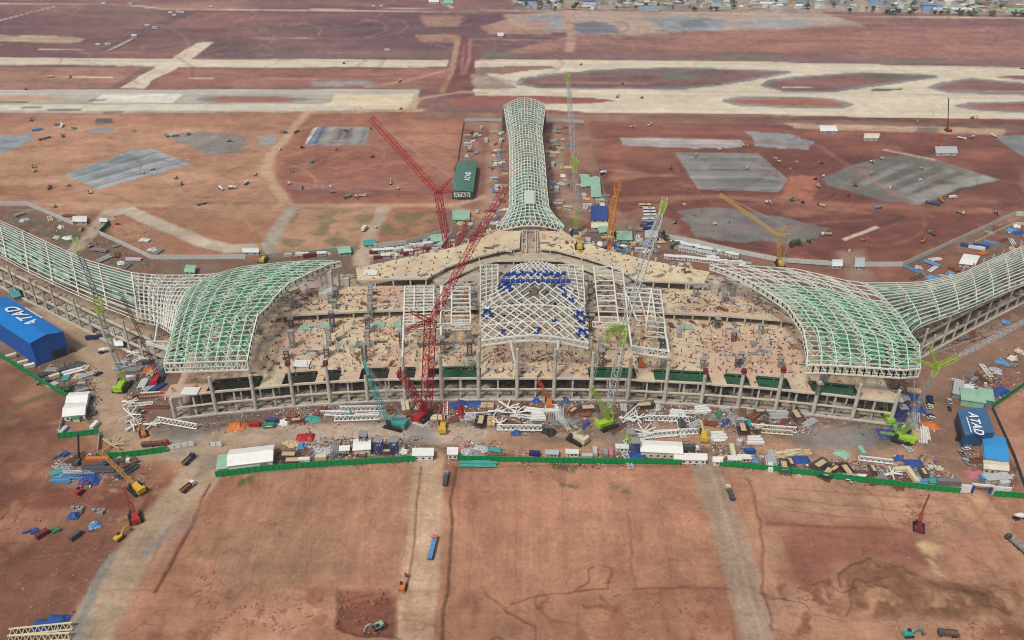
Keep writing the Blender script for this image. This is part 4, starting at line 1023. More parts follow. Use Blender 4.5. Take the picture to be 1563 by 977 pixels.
# ---- central diagrid dome
D_bot = [(735, 520, 37), (770, 518, 39), (812, 516, 41), (860, 519, 39), (899, 524, 37)]
D_lef = [(735, 520, 37), (734, 490, 38), (736, 464, 38), (752, 447, 39), (765, 430, 39), (782, 410, 38), (790, 404, 37)]
D_rig = [(899, 524, 37), (897, 492, 38), (890, 464, 38), (878, 447, 39), (866, 430, 39), (852, 410, 38), (845, 404, 37)]
D_top = [(790, 404, 37), (817, 403, 39), (845, 404, 37)]
gD = coons(D_bot, D_top, D_lef, D_rig, 18, 20, bulge=2)
mb = MB(); lo = MB(); BR_ = []; nv, nu = 20, 18; rdm = random.Random(12)
def hole(i, j): return (j in (10, 11) and 6 <= i <= 11 and (i*3+j) % 4) or (i, j) in ((11, 6), (5, 7), (12, 7), (8, 9), (9, 9), (4, 12), (13, 12))
for j in range(nv):
    for i in range(nu):
        if hole(i, j): continue
        if (i+j) % 2 == 0: a, b = gD[j][i], gD[j+1][i+1]
        else: a, b = gD[j][i+1], gD[j+1][i]
        mb.bar(a, b, 0.72); lo.bar(a+Vector((0, 0, -2.4)), b+Vector((0, 0, -2.4)), 0.4)
        if (i+j) % 2 == 0: lo.bar(a, a+Vector((0, 0, -2.4)), .3)
        if (j in (15, 16) and (i*3+j) % 4 == 0) or (i in (16, 17) and j in (1, 2, 4, 5, 6)) or (i in (0, 1) and j in (5, 6, 12, 13)) or (i, j) in ((9, 0), (9, 1), (3, 1), (15, 10), (16, 9), (12, 3)) or (j in (12, 11) and i in (2, 3, 15)):
            blu = MB(); m_ = (a+b)/2; blu.box(m_-Vector((0, 0, 1.0)), (1.9, 1.8, 1.7)); blu.bar(a-Vector((0, 0, 1.4)), b-Vector((0, 0, 1.4)), 1.0); BR_.append(blu)
for i in range(nu):
    D = Vector((0, 0, -3.5)); mb.bar(gD[0][i], gD[0][i+1], .9); mb.bar(gD[0][i]+D, gD[0][i+1]+D, .9); mb.bar(gD[0][i], gD[0][i+1]+D, .45); mb.bar(gD[0][i+1], gD[0][i]+D, .45)
    mb.bar(gD[7][i], gD[7][i+1], .7); mb.bar(gD[3][i], gD[3][i+1], .5)
dome = mb.build('lattice_dome', STEEL_W, T); lo.build('lower_lattice', STEEL_W, dome)
for q in BR_: q.build('temporary_brace', BLUE, dome)
# V struts and dome side grids
mb = MB()
for (cx, ty) in ((789, 609), (845, 609)):
    g = W(cx, ty); s = -1 if cx < 812 else 1
    top = WY(cx-s*0+(-10 if s < 0 else 8), 520, g.y+4); mb.tube((g.x, g.y, 20), (top.x, top.y, top.z), 0.8, 8)
mb.build('inclined_strut', STEEL_W, T)
def grid_frame(c, nu, nv, w=0.8, z=38, chord=0.6, name='roof_grid', every=1, xb=None):
    """c: 4 corner px (front-left, front-right, back-right, back-left) with heights"""
    g = coons([c[0], c[1]], [c[3], c[2]], [c[0], c[3]], [c[1], c[2]], nu, nv)
    mb = MB()
    for i in range(nu+1):
        for j in range(nv): mb.bar(g[j][i], g[j+1][i], w, w*1.3)
    for j in range(nv+1):
        for i in range(nu): mb.bar(g[j][i], g[j][i+1], w*0.75)
    for j in (0, nv//2, nv):
        for i in range(nu):
            D = Vector((0, 0, -3.5)); a, b = g[j][i], g[j][i+1]; mb.bar(a+D, b+D, .6); m_ = a.lerp(b, .5)
            mb.bar(a+D, m_, .5); mb.bar(m_, b+D, .5)
    return mb.build(name, STEEL_W, T)
grid_frame([(616, 495, 37), (662, 493, 38), (662, 437, 38), (618, 437, 38)], 3, 12)
grid_frame([(689, 496, 37), (718, 495, 38), (717, 438, 38), (689, 438, 38)], 1, 9)
grid_frame([(672, 494, 37), (689, 494, 37), (690, 437, 38), (675, 437, 38)], 1, 3)
grid_frame([(733, 462, 37), (760, 452, 38), (760, 404, 37), (733, 405, 37)], 3, 9, w=.6)
grid_frame([(868, 452, 38), (893, 464, 37), (889, 405, 37), (852, 404, 37)], 3, 10, w=.6)
grid_frame([(915, 492, 37), (944, 493, 38), (934, 407, 38), (906, 407, 38)], 1, 11)
grid_frame([(944, 493, 37), (959, 494, 37), (950, 410, 38), (934, 407, 38)], 1, 4)
grid_frame([(972, 489, 37), (1001, 490, 37), (994, 441, 38), (952, 439, 38)], 2, 7)
grid_frame([(985, 506, 36), (1016, 508, 36), (1008, 443, 37), (994, 441, 38)], 1, 9)
mb = MB(); mb.truss(W(964, 528, 36), W(1020, 536, 36), 4.5, 7, 0.9); mb.bar(W(959, 494, 37), W(964, 530, 36), 1.0); mb.bar(W(1014, 500, 37), W(1021, 538, 36), 1.0)
mb.truss(W(905, 491, 37), W(960, 496, 37), 3.5, 6, 0.7); mb.truss(W(620, 497, 36), W(720, 492, 37), 3.5, 9, 0.7)
mb.bar(W(618, 437, 38), W(614, 545, 33), 1.0); mb.bar(W(673, 437, 38), W(673, 512, 34), 1.0)
mb.build('hall_truss', STEEL_W, T)
for a, b, z0, z1 in ((731.5, 477, 16, 38), (786, 470, 16, 30), (841, 472, 16, 30), (893, 472, 16, 36)):
    q = W(a, b, z0); mb = MB(); mb.tube((q.x, q.y, z0), (q.x, q.y, z1), 1.0, 8); mb.build('hall_column', CONC, T)

# thin props, rails and scaffold posts (uncountable at this size)
rs = random.Random(91); mb = MB()
for i, (a, b) in enumerate(zip(G, G[1:])):
    for k in range(9):
        p = a.lerp(b, (k+.5)/9); z0 = rs.choice((0.5, Z1, 0.5)); mb.bar((p.x, p.y+rs.uniform(1, 10), z0), (p.x, p.y+rs.uniform(1, 10), z0+rs.uniform(4, 7)), .22)
    for k in range(5):
        p = a.lerp(b, rs.random()); y0 = p.y+rs.uniform(2, 11); z = rs.choice((Z1*.5, Z1+4)); mb.bar((p.x-3, y0, z), (p.x+3, y0, z), .25)
for k in range(420):
    px_, py_ = rs.uniform(400, 1225), rs.uniform(440, 570)
    if py_ < 484: z = Z3
    else: z = Z2
    p = W(px_, py_, z)
    if py_ < 487 and py_ > 470: continue
    mb.bar((p.x, p.y, z), (p.x, p.y, z+rs.uniform(1.5, 5)), .2)
o = mb.build('prop_forest', SCAF, T); o['kind'] = 'stuff'
for k, (x0, y0, x1, y1, z) in enumerate(((733, 500, 733, 406, 22), (757, 500, 760, 404, 22), (788, 512, 790, 420, 20), (845, 512, 842, 420, 20), (870, 500, 868, 404, 22), (893, 505, 890, 406, 22))):
    a, b = W(x0, y0, z+8), W(x1, y1, z+8); mb = MB(); mb.bar(a, b, .8, 1.0); n = 6
    for i in range(n+1): q = a.lerp(b, i/n); mb.bar(q, q-Vector((0, 0, z-7)), .8)
    mb.build('inner_frame', CONC_E, T)
for k, (y, z) in enumerate(((424, 28), (440, 27), (456, 26), (472, 25), (488, 25))):
    mb = MB(); mb.bar(W(734, y, z), W(897, y, z), .9, 1.0); mb.build('inner_beam', CONC_E, T)
mb = MB(); j0 = W(733, 533, 16)
for (x, y0, y1) in ((731.5, 609, 470), (901, 609, 470)):
    g_ = W(x, y0); h_ = up_to(g_, y1); mb = MB(); mb.tube((g_.x, g_.y+14, Z2), (g_.x, g_.y+14, 36), .8, 8); mb.build('hall_column', CONC, T)

# blue launching beam across the back of the dome
p0, p1 = W(764, 429, 43.5), W(872, 429, 43.5); n = 14
for i in range(n):
    a, b = p0.lerp(p1, i/n), p0.lerp(p1, (i+.86)/n); mb = MB(); mb.bar(a, b, 2.2, 1.8); m_ = a.lerp(b, .5); mb.bar(m_, m_+Vector((0, 3.0, -2.5)), 0.8)
    mb.build('launching_beam', BLUE, dome)
for i in range(10):
    a = W(772+i*9.6, 419-(i % 2)*2, 42.5); mb = MB(); mb.bar(a, a+Vector((2.5, 0, 0)), 1.6, 2.0); mb.bar(a, a+Vector((-1.5, -4, 0)), 0.9); mb.build('temporary_brace', BLUE, dome)
# grid of starter bars and thin deck posts
mb = MB(); rs = random.Random(5)
for z, (x0, x1, y0, y1) in ((Z2, (405, 1228, 490, 562)), (Z3, (425, 608, 442, 470)), (Z3, (1022, 1190, 448, 472)), (Z4, (560, 780, 384, 420)), (Z4, (840, 1070, 372, 424))):
    A0, B0 = W(x0, y1, z), W(x1, y0, z)
    for gx_ in np.arange(A0.x, B0.x, 9.0):
        for gy_ in np.arange(A0.y, B0.y, 9.0):
            u_, v_ = proj((gx_, gy_, z))
            if z == Z4 and not (424-(620-abs(u_-810)*.0)*0 > 0 and v_ < 424-(max(0, 160-abs(u_-810)))*.30 and v_ > 354+max(0, abs(u_-809)-50)*.22): continue
            if u_ > x1 or u_ < x0: continue
            mb.bar((gx_, gy_, z), (gx_, gy_, z+rs.uniform(.8, 1.6)), .7)
o = mb.build('starter_bars', SCAF, T); o['kind'] = 'stuff'
k_ = 0
for g in G[3:17]:
    for dy in (30, 52, 74):
        if k_ >= 38 or 731 < proj((g.x, g.y, 0))[0] < 900 and dy > 40: continue
        k_ += 1; mb = MB(); mb.bar((g.x+.5, g.y+dy, Z2), (g.x+.5, g.y+dy, Z2+rs.choice((5, 7, 9))), .8); mb.build('deck_post', CONC, T)
# ================================================================ builders of single things
def colmat(name, c, r=0.6, v=0.12, s=0.8): return mat(name, c, r, v, s)
PAINT = {'white': (226, 226, 222), 'red': (176, 44, 46), 'blue': (50, 84, 150), 'dark blue': (36, 54, 104), 'green': (62, 134, 92), 'pale green': (150, 190, 164),
         'teal': (72, 158, 150), 'lime': (164, 204, 60), 'yellow': (216, 176, 60), 'orange': (206, 116, 58), 'grey': (148, 148, 146), 'dark grey': (84, 84, 86),
         'black': (44, 44, 46), 'cream': (218, 206, 172), 'brown': (128, 86, 66), 'silver': (188, 190, 192), 'rusty': (138, 82, 62), 'tan': (204, 176, 136),
         'pink': (196, 120, 128), 'light blue': (96, 150, 200), 'maroon': (122, 44, 52), 'purple grey': (132, 122, 122)}
def P(c): return mat('paint_'+c.replace(' ', '_'), PAINT[c], 0.5, 0.12, 0.9)
GLASS = mat('dark_glass', (44, 52, 58), 0.15, 0.1, 1.0, spec=0.6); TYRE = mat('tyre_rubber', (38, 37, 37), 0.9, 0.1, 2)
STEELM = mat('galvanised', (176, 178, 178), 0.5, 0.15, 0.8)
CACHE = {}
def wheels(t, pos, r=0.5, w=0.35):
    for x, y in pos:
        mb = MB(); mb.tube((x, y-w/2, r), (x, y+w/2, r), r, 10); mb.build('wheel', TYRE, t)
def b_car(c):
    t = thing('parked_car', '', 'car'); mb = MB()
    mb.side([(-2.2, .35), (2.2, .35), (2.25, .8), (1.2, .95), (-2.1, 1.0), (-2.25, .8)], -.88, .88); mb.build('body', P(c), t)
    mb = MB(); mb.side([(-1.9, 1.0), (1.15, .95), (.5, 1.4), (-1.4, 1.42)], -.76, .76); mb.build('windows', GLASS, t)
    mb = MB(); mb.box((-.45, 0, 1.42), (1.7, 1.4, .06)); mb.build('roof', P(c), t)
    wheels(t, [(1.4, .8), (1.4, -.8), (-1.35, .8), (-1.35, -.8)], .34, .22); return t
def b_pickup(c):
    t = thing('pickup_truck', '', 'pickup'); mb = MB()
    mb.side([(-2.6, .5), (2.6, .5), (2.65, 1.0), (1.4, 1.15), (-2.6, 1.15)], -.92, .92); mb.build('body', P(c), t)
    mb = MB(); mb.side([(-.6, 1.15), (1.5, 1.15), (.9, 1.75), (-.5, 1.78)], -.82, .82); mb.build('windows', GLASS, t)
    mb = MB(); mb.box((.2, 0, 1.78), (1.4, 1.6, .06)); mb.build('roof', P(c), t)
    mb = MB(); mb.box((-1.6, 0, 1.152), (1.7, 1.5, .05)); mb.build('load_bed', P('black'), t)
    wheels(t, [(1.7, .85), (1.7, -.85), (-1.6, .85), (-1.6, -.85)], .4, .28); return t
def b_truck(c, load='grey', L=8.0, kind='flat'):
    t = thing('flatbed_truck' if kind == 'flat' else 'dump_truck' if kind == 'dump' else 'box_truck', '', 'truck')
    mb = MB(); x = L/2; mb.side([(x, .6), (x+2.2, .6), (x+2.25, 2.0), (x+1.9, 2.9), (x, 3.0)], -1.2, 1.2); mb.build('cab', P(c), t)
    mb = MB(); mb.side([(x+2.03, 1.8), (x+2.3, 1.8), (x+2.0, 2.7), (x+1.9, 2.7)], -1.05, 1.05); mb.build('windscreen', GLASS, t)
    mb = MB(); mb.box((0.3, 0, .7), (L+.8, 1.0, .35)); mb.build('chassis', P('black'), t)
    if kind == 'flat':
        mb = MB(); mb.box((-.1, 0, 1.1), (L, 2.5, .25)); mb.build('load_bed', P('dark grey'), t)
        if load:
            mb = MB()
            for i in range(int(L/1.45)): mb.box((-L/2+.75+i*1.45, 0, 1.36), (1.25, 2.2, 1.1+.2*(i % 2)))
            mb.build('cargo', P(load), t)
    elif kind == 'dump':
        mb = MB(); z = 1.1
        mb.box((-.1, 0, z), (L, 2.5, .15)); mb.box((-.1, 1.2, z+.16), (L, .12, 1.3)); mb.box((-.1, -1.2, z+.16), (L, .12, 1.3)); mb.box((x-.2, 0, z+.16), (.12, 2.26, 1.5)); mb.build('tipper_body', P(load if load else c), t)
        mb = MB(); mb.box((-.2, 0, z+.17), (L-.6, 2.2, .7)); mb.build('earth_load', P('brown'), t)
    else:
        mb = MB(); mb.box((-.1, 0, 1.1), (L, 2.5, 2.6)); mb.build('box_body', P(load), t)
    xs = [x+1.2, -x+1.0, -x+2.3]+([0] if L > 9 else [])
    wheels(t, [(a, s) for a in xs for s in (-1.0, 1.0)], .52, .5); return t
def b_mixer(c):
    t = thing('concrete_mixer_truck', '', 'mixer truck'); mb = MB(); mb.side([(2.6, .6), (4.6, .6), (4.6, 2.0), (4.3, 2.8), (2.6, 2.9)], -1.15, 1.15); mb.build('cab', P(c), t)
    mb = MB(); mb.box((0, 0, .75), (8, 1.1, .4)); mb.build('chassis', P('black'), t)
    mb = MB(); mb.tube((2.3, 0, 2.1), (0, 0, 2.5), 1.0, 12, 1.45); mb.tube((0, 0, 2.5), (-3.2, 0, 3.1), 1.45, 12, .7); mb.build('drum', P('white'), t)
    wheels(t, [(a, s) for a in (3.6, -1.2, -2.6) for s in (-1, 1)], .52, .5); return t
def b_bus(c):
    t = thing('site_bus', '', 'bus'); mb = MB(); mb.box((0, 0, .5), (11, 2.5, 1.1)); mb.box((0, 0, 2.5), (11, 2.5, .45)); mb.build('body', P(c), t)
    mb = MB(); mb.box((0, 0, 1.6), (10.9, 2.45, .9)); mb.build('windows', GLASS, t)
    mb = MB(); mb.box((1, 0, 2.96), (3, 1.6, .25)); mb.build('roof_unit', P('grey'), t)
    wheels(t, [(a, s) for a in (3.6, -3.4) for s in (-1.1, 1.1)], .5, .35); return t
def b_excavator(c):
    t = thing('excavator', '', 'excavator')
    for s in (-1, 1):
        mb = MB(); mb.side([(-2.2, .3), (-1.8, 0), (1.8, 0), (2.2, .3), (2.0, .95), (-2.0, .95)], s*1.25-.33, s*1.25+.33); mb.build('crawler_track', TYRE, t)
    mb = MB(); mb.box((-.5, 0, 1.0), (3.4, 2.6, 1.1)); mb.side([(-2.6, 1.1), (-1.2, 1.1), (-1.2, 2.3), (-2.4, 2.2)], -1.3, 1.3); mb.build('body', P(c), t)
    mb = MB(); mb.side([(-.3, 2.1), (1.4, 2.1), (1.3, 2.6), (1.0, 3.1), (-.3, 3.15)], .3, 1.3); mb.build('cab', GLASS, t)
    mb = MB(); mb.bar((1.0, -.3, 1.8), (3.4, -.3, 4.6), .55, .6); mb.bar((3.4, -.3, 4.6), (5.4, -.3, 4.2), .5, .6); mb.build('boom', P(c), t)
    mb = MB(); mb.bar((5.3, -.3, 4.4), (6.6, -.3, 1.5), .4, .45); mb.build('arm', P(c), t)
    mb = MB(); mb.side([(6.2, 1.5), (6.9, 1.4), (6.7, .4), (5.9, .5), (5.8, 1.0)], -.9, .3); mb.build('bucket', P('dark grey'), t); return t
def b_roller(c):
    t = thing('road_roller', '', 'roller'); mb = MB(); mb.box((-.8, 0, .9), (2.8, 1.9, .9)); mb.box((-1.6, 0, 1.8), (1.2, 1.6, .3)); mb.build('body', P(c), t)
    mb = MB(); mb.tube((1.9, -1.05, .8), (1.9, 1.05, .8), .8, 12); mb.build('drum', P('grey'), t)
    mb = MB(); mb.box((.1, 0, 2.8), (1.8, 1.7, .1))
    for a in (-.7, .85):
        for b in (-.75, .75): mb.bar((a+.05, b, 1.7), (a+.05, b, 2.8), .1)
    mb.build('canopy', P(c), t)
    mb = MB(); mb.bar((1.9, -1.15, .9), (.4, -1.0, .95), .2); mb.bar((1.9, 1.15, .9), (.4, 1.0, .95), .2); mb.build('drum_frame', P(c), t)
    wheels(t, [(-1.5, -.95), (-1.5, .95)], .75, .5); return t
def b_dozer(c):
    t = thing('bulldozer', '', 'bulldozer')
    for s in (-1, 1):
        mb = MB(); mb.side([(-1.9, .3), (-1.5, 0), (1.5, 0), (1.9, .3), (1.7, .95), (-1.7, .95)], s*1.1-.3, s*1.1+.3); mb.build('crawler_track', TYRE, t)
    mb = MB(); mb.box((.4, 0, .8), (2.6, 1.5, 1.2)); mb.build('body', P(c), t)
    mb = MB(); mb.box((-1.0, 0, 1.9), (1.3, 1.4, 1.2)); mb.build('cab', GLASS, t)
    mb = MB(); mb.side([(2.4, .1), (2.7, .1), (2.6, 1.3), (2.3, 1.3)], -1.8, 1.8); mb.bar((2.4, -1.0, .5), (0, -1.0, .6), .2); mb.bar((2.4, 1.0, .5), (0, 1.0, .6), .2); mb.build('blade', P(c), t); return t
def b_container(c, L=6.1):
    t = thing('shipping_container', '', 'container'); mb = MB(); mb.box((0, 0, .15), (L, 2.44, 2.45))
    n = int(L/.6)
    for i in range(n):
        for s in (-1, 1): mb.box((-L/2+.3+i*L/n, s*1.25, .3), (.25, .06, 2.1))
    mb.build('shell', P(c), t)
    mb = MB(); mb.box((L/2+.04, .6, .25), (.06, 1.1, 2.2)); mb.build('door', P(c), t)
    mb = MB(); mb.box((L/2+.04, -.6, .25), (.06, 1.1, 2.2)); mb.build('door', P(c), t); return t
def b_cabin(c, rc='white', L=7.0, D=3.2):
    t = thing('site_cabin', '', 'site cabin'); mb = MB(); mb.box((0, 0, 0), (L, D, 2.6)); mb.build('wall', P(c), t)
    mb = MB(); mb.side([(-L/2-.3, 2.6), (L/2+.3, 2.6), (L/2+.3, 2.75), (-L/2-.3, 3.05)], -D/2-.4, D/2+.4); mb.build('roof', P(rc), t)
    mb = MB(); mb.box((-L*.3, -D/2-.03, .1), (.9, .06, 2.0)); mb.build('door', P('grey'), t)
    for x in (0.0, L*.28):
        mb = MB(); mb.box((x, -D/2-.03, 1.0), (1.1, .06, 1.0)); mb.build('window', GLASS, t)
    return t
def b_tarp(c, s=5.0):
    """goods under a lashed sheet: a lumpy low block with folds, plus loose pieces"""
    t = thing('covered_pile', '', 'pile'); r = random.Random(len(c)*7+int(s)); mb = MB(); nx, ny = 9, 6; H = {}
    blocks = [(r.uniform(0, .6), r.uniform(0, .5), r.uniform(.3, .5), r.uniform(.4, .6), r.uniform(.9, 2.0)) for _ in range(5)]
    for i in range(nx+1):
        for j in range(ny+1):
            u, v = i/nx, j/ny; h = .5
            for (bx_, by_, bw, bh, hh) in blocks:
                if bx_ <= u <= bx_+bw and by_ <= v <= by_+bh: h = max(h, hh)
            if i in (0, nx) or j in (0, ny): h = -.05
            e = r.uniform(-.25, .25)
            H[i, j] = ((u-.5)*s*1.15+e, (v-.5)*s*.8+r.uniform(-.25, .25), h*(1+r.uniform(-.12, .12)))
    for i in range(nx):
        for j in range(ny): mb.face([H[i, j], H[i+1, j], H[i+1, j+1], H[i, j+1]])
    mb.build('tarpaulin', P(c), t)
    for i in range(3): mb = MB(); mb.box((r.uniform(-.7, .7)*s, r.choice([-.55, .55])*s, 0), (r.uniform(.8, 2.2), .7, .5), r.uniform(0, 3)); mb.build('loose_crate', P(('grey', 'brown', 'white')[i]), t)
    return t
def b_truss(c, L=18.0, w=2.6, d=2.4):
    t = thing('steel_truss', '', 'truss'); mb = MB()
    for s in (-1, 1): mb.tube((-L/2, s*w/2, .5), (L/2, s*w/2, .5), .42, 6)
    mb.build('chord', P(c), t); mb = MB(); mb.tube((-L/2, 0, d), (L/2, 0, d), .42, 6); mb.build('chord', P(c), t); n = int(L/2.6); mb = MB()
    for i in range(n):
        x0 = -L/2+L*i/n; x1 = -L/2+L*(i+1)/n; xm = (x0+x1)/2
        for s in (-1, 1): mb.bar((x0, s*w/2, .5), (xm, 0, d), .3); mb.bar((xm, 0, d), (x1, s*w/2, .5), .3)
        mb.bar((x0, -w/2, .5), (x0, w/2, .5), .3)
    mb.build('web', P(c), t)
    mb = MB()
    for x in (-L*.35, L*.35): mb.box((x, 0, 0), (.4, w+1, .25))
    mb.build('timber_support', P('brown'), t); return t
def b_ladder(c, L=14.0, w=2.6):
    t = thing('flat_truss', '', 'truss'); mb = MB(); mb.bar((-L/2, -w/2, .5), (L/2, -w/2, .5), .6); mb.bar((-L/2, w/2, .5), (L/2, w/2, .5), .6); n = int(L/2.2)
    mb.build('chord', P(c), t); mb = MB()
    for i in range(n+1):
        x = -L/2+L*i/n; mb.bar((x, -w/2, .5), (x, w/2, .5), .4)
        if i < n: mb.bar((x, -w/2 if i % 2 else w/2, .5), (x+L/n, w/2 if i % 2 else -w/2, .5), .35)
    mb.build('web', P(c), t); mb = MB(); mb.box((-L*.3, 0, 0), (.4, w+.8, .2)); mb.box((L*.3, 0, 0), (.4, w+.8, .2)); mb.build('timber_support', P('brown'), t); return t
def b_node(c, s=5.0):
    t = thing('steel_node', '', 'steel joint'); mb = MB(); r = random.Random(int(s*10))
    for i in range(7):
        a = i*2.4+r.random(); e = r.uniform(-.1, .5); mb.tube((0, 0, 1.4), (math.cos(a)*s, math.sin(a)*s, max(.5, 1.4+e*s*.5)), .42, 6)
    mb.build('branch_pipes', P(c), t)
    mb = MB(); mb.tube((0, 0, .3), (0, 0, 2.2), 1.0, 8); mb.build('core', P(c), t); return t
def b_pipes(c, n=5, L=12.0, r=.45):
    t = thing('pipe_stack', '', 'pipe stack'); k = 0
    for row in range(2 if n > 4 else 1):
        m_ = n-row
        if row: m_ = max(1, n//2)
        for i in range(m_):
            mb = MB(); o = RNG.uniform(-.6, .6); y = (i-(m_-1)/2)*(2*r+.08)+row*r; mb.tube((-L/2+o, y, r+.25+row*r*1.75), (L/2+o, y, r+.25+row*r*1.75), r, 7); mb.build('pipe', P(c), t)
    mb = MB(); mb.box((-L*.3, 0, 0), (.4, n*2*r+.6, .24)); mb.box((L*.3, 0, 0), (.4, n*2*r+.6, .24)); mb.build('timber_support', P('brown'), t); return t
def b_beams(c, n=4, L=10.0):
    t = thing('beam_stack', '', 'beam stack')
    for i in range(n):
        mb = MB(); o = RNG.uniform(-.8, .8); y = (i-(n-1)/2)*1.15; x = o
        mb.box((x, y, .2), (L, .8, .12)); mb.box((x, y, .32), (L, .14, .6)); mb.box((x, y, .92), (L, .8, .12)); mb.build('beam', P(c), t)
    return t
def b_boxes(c, n=3):
    t = thing('box_girder_pile', '', 'girder'); 
    for i in range(n):
        mb = MB(); mb.box((RNG.uniform(-1, 1), (i-(n-1)/2)*2.3, .2), (RNG.uniform(7, 10), 1.8, 1.6), RNG.uniform(-.05, .05)); mb.build('girder', P(c), t)
    mb = MB(); mb.box((-2.5, 0, 0), (.4, n*2.4, .19)); mb.box((2.5, 0, 0), (.4, n*2.4, .19)); mb.build('timber_support', P('brown'), t); return t
def b_timber(c):
    t = thing('timber_stack', '', 'timber stack'); r = random.Random(3)
    for i in range(4):
        mb = MB()
        for j in range(4): mb.box((((i % 2)-.5)*4.4, ((i//2)-.5)*2.4, .2+j*.32), (4.0, 2.0, .26), r.uniform(-.04, .04))
        mb.build('board_pack', P(c), t)
    return t
def b_rebar(c):
    t = thing('rebar_bundle', '', 'rebar bundle'); r = random.Random(4)
    for k in range(3):
        mb = MB()
        for i in range(6): mb.bar((-6+r.uniform(-1, 1), k*1.5-1.5+i*.18, .25+.12*(i % 2)), (6+r.uniform(-1, 1), k*1.5-1.5+i*.18+r.uniform(-.2, .2), .25+.12*(i % 2)), .16)
        mb.build('bar_bundle', P(c), t)
    return t
def b_rack(c, nx=5, ny=3):
    t = thing('scaffold_rack', '', 'scaffold rack'); mb = MB()
    for i in range(nx+1):
        for j in range(ny+1): mb.bar((i*1.5-nx*.75, j*1.3-ny*.65, 0), (i*1.5-nx*.75, j*1.3-ny*.65, 2.0), .16)
    for z in (.9, 1.9):
        for i in range(nx+1): mb.bar((i*1.5-nx*.75, -ny*.65, z), (i*1.5-nx*.75, ny*.65, z), .16)
        for j in range(ny+1): mb.bar((-nx*.75, j*1.3-ny*.65, z), (nx*.75, j*1.3-ny*.65, z), .16)
    mb.build('frames', P(c), t)
    mb = MB(); mb.box((0, 0, 2.0), (nx*.9, ny*.6, .3)); mb.build('stacked_planks', P('tan'), t); return t
def b_crates(c):
    t = thing('crate_group', '', 'crates'); r = random.Random(6)
    for i in range(6):
        mb = MB(); mb.box((r.uniform(-3.5, 3.5), r.uniform(-2.2, 2.2), 0), (r.uniform(1.2, 2.4), r.uniform(1, 1.6), r.uniform(.7, 1.6)), r.uniform(-.5, .5)); mb.build('crate', P(c), t)
    return t
def b_heap(c, s=5.0):
    t = thing('material_heap', '', 'heap'); mb = MB(); r = random.Random(9); n = 12; rows = []
    for j in range(5):
        f = 1-j/4.6; rows.append([(math.cos(2*math.pi*i/n)*s*f*r.uniform(.8, 1.15), math.sin(2*math.pi*i/n)*s*.8*f*r.uniform(.6, 1.3), (j*s*.07*r.uniform(.6, 1.4)) if j else -.1) for i in range(n)])
    for j in range(4):
        for i in range(n): mb.face([rows[j][i], rows[j][(i+1) % n], rows[j+1][(i+1) % n], rows[j+1][i]])
    mb.face(rows[4]); mb.build('heap', P(c), t); return t
def b_plate(c, L=6.0, D=4.5):
    t = thing('formwork_panel', '', 'panel'); mb = MB(); mb.box((0, 0, .25), (L, D, .25)); mb.build('board', P(c), t)
    mb = MB(); mb.box((0, -D*.3, 0), (L, .3, .24)); mb.box((0, D*.3, 0), (L, .3, .24)); mb.build('bearer', P('brown'), t); return t
def b_tower(c, h=12.0, w=2.6):
    t = thing('shoring_tower', '', 'shoring tower'); mb = MB()
    for a in (-1, 1):
        for b in (-1, 1): mb.bar((a*w/2, b*w/2, 0), (a*w/2, b*w/2, h), .3)
    mb.build('posts', P(c), t); mb = MB(); n = int(h/1.9)
    for i in range(n+1):
        z = h*i/n
        for a in (-1, 1):
            mb.bar((a*w/2, -w/2, z), (a*w/2, w/2, z), .2); mb.bar((-w/2, a*w/2, z), (w/2, a*w/2, z), .2)
            if i < n: mb.bar((-w/2, a*w/2, z), (w/2, a*w/2, z+h/n), .16); mb.bar((a*w/2, -w/2, z), (a*w/2, w/2, z+h/n), .16)
    mb.build('bracing', P(c), t); mb = MB(); mb.box((0, 0, h), (w+1, w+1, .35)); mb.build('platform', P('grey'), t); return t
def b_blue_tower(c='blue', h=9.0): return b_tower(c, h, 4.0)
def b_tank(c):
    t = thing('round_tank', '', 'tank'); mb = MB(); mb.tube((0, 0, 0), (0, 0, 3.4), 1.8, 14); mb.build('shell', P(c), t)
    mb = MB(); mb.tube((0, 0, 3.4), (0, 0, 4.0), 1.8, 14, .3); mb.build('lid', P(c), t); return t
BUILD = dict(car=b_car, pickup=b_pickup, truck=lambda c: b_truck(*c.split('/')[:2]), longtruck=lambda c: b_truck(c.split('/')[0], c.split('/')[1], 12.5),
    dump=lambda c: b_truck(c.split('/')[0], c.split('/')[1], 6.4, 'dump'), box=lambda c: b_truck(c.split('/')[0], c.split('/')[1], 7.0, 'box'),
    mixer=b_mixer, bus=b_bus, excavator=b_excavator, roller=b_roller, dozer=b_dozer, container=b_container, longcontainer=lambda c: b_container(c, 12.2),
    cabin=lambda c: b_cabin(c.split('/')[0], c.split('/')[1]), longcabin=lambda c: b_cabin(c.split('/')[0], c.split('/')[1], 14, 4.6), tarp=b_tarp, bigtarp=lambda c: b_tarp(c, 9),
    truss=b_truss, longtruss=lambda c: b_truss(c, 26, 3.2, 3), ladder=b_ladder, node=b_node, bignode=lambda c: b_node(c, 7.5), pipes=b_pipes, shortpipes=lambda c: b_pipes(c, 4, 7), beams=b_beams, girders=b_boxes,
    timber=b_timber, rebar=b_rebar, rack=b_rack, bigrack=lambda c: b_rack(c, 8, 5), crates=b_crates, heap=b_heap, plate=b_plate, tower=b_tower, shorttower=lambda c: b_tower(c, 7), bluetower=b_blue_tower, tank=b_tank)
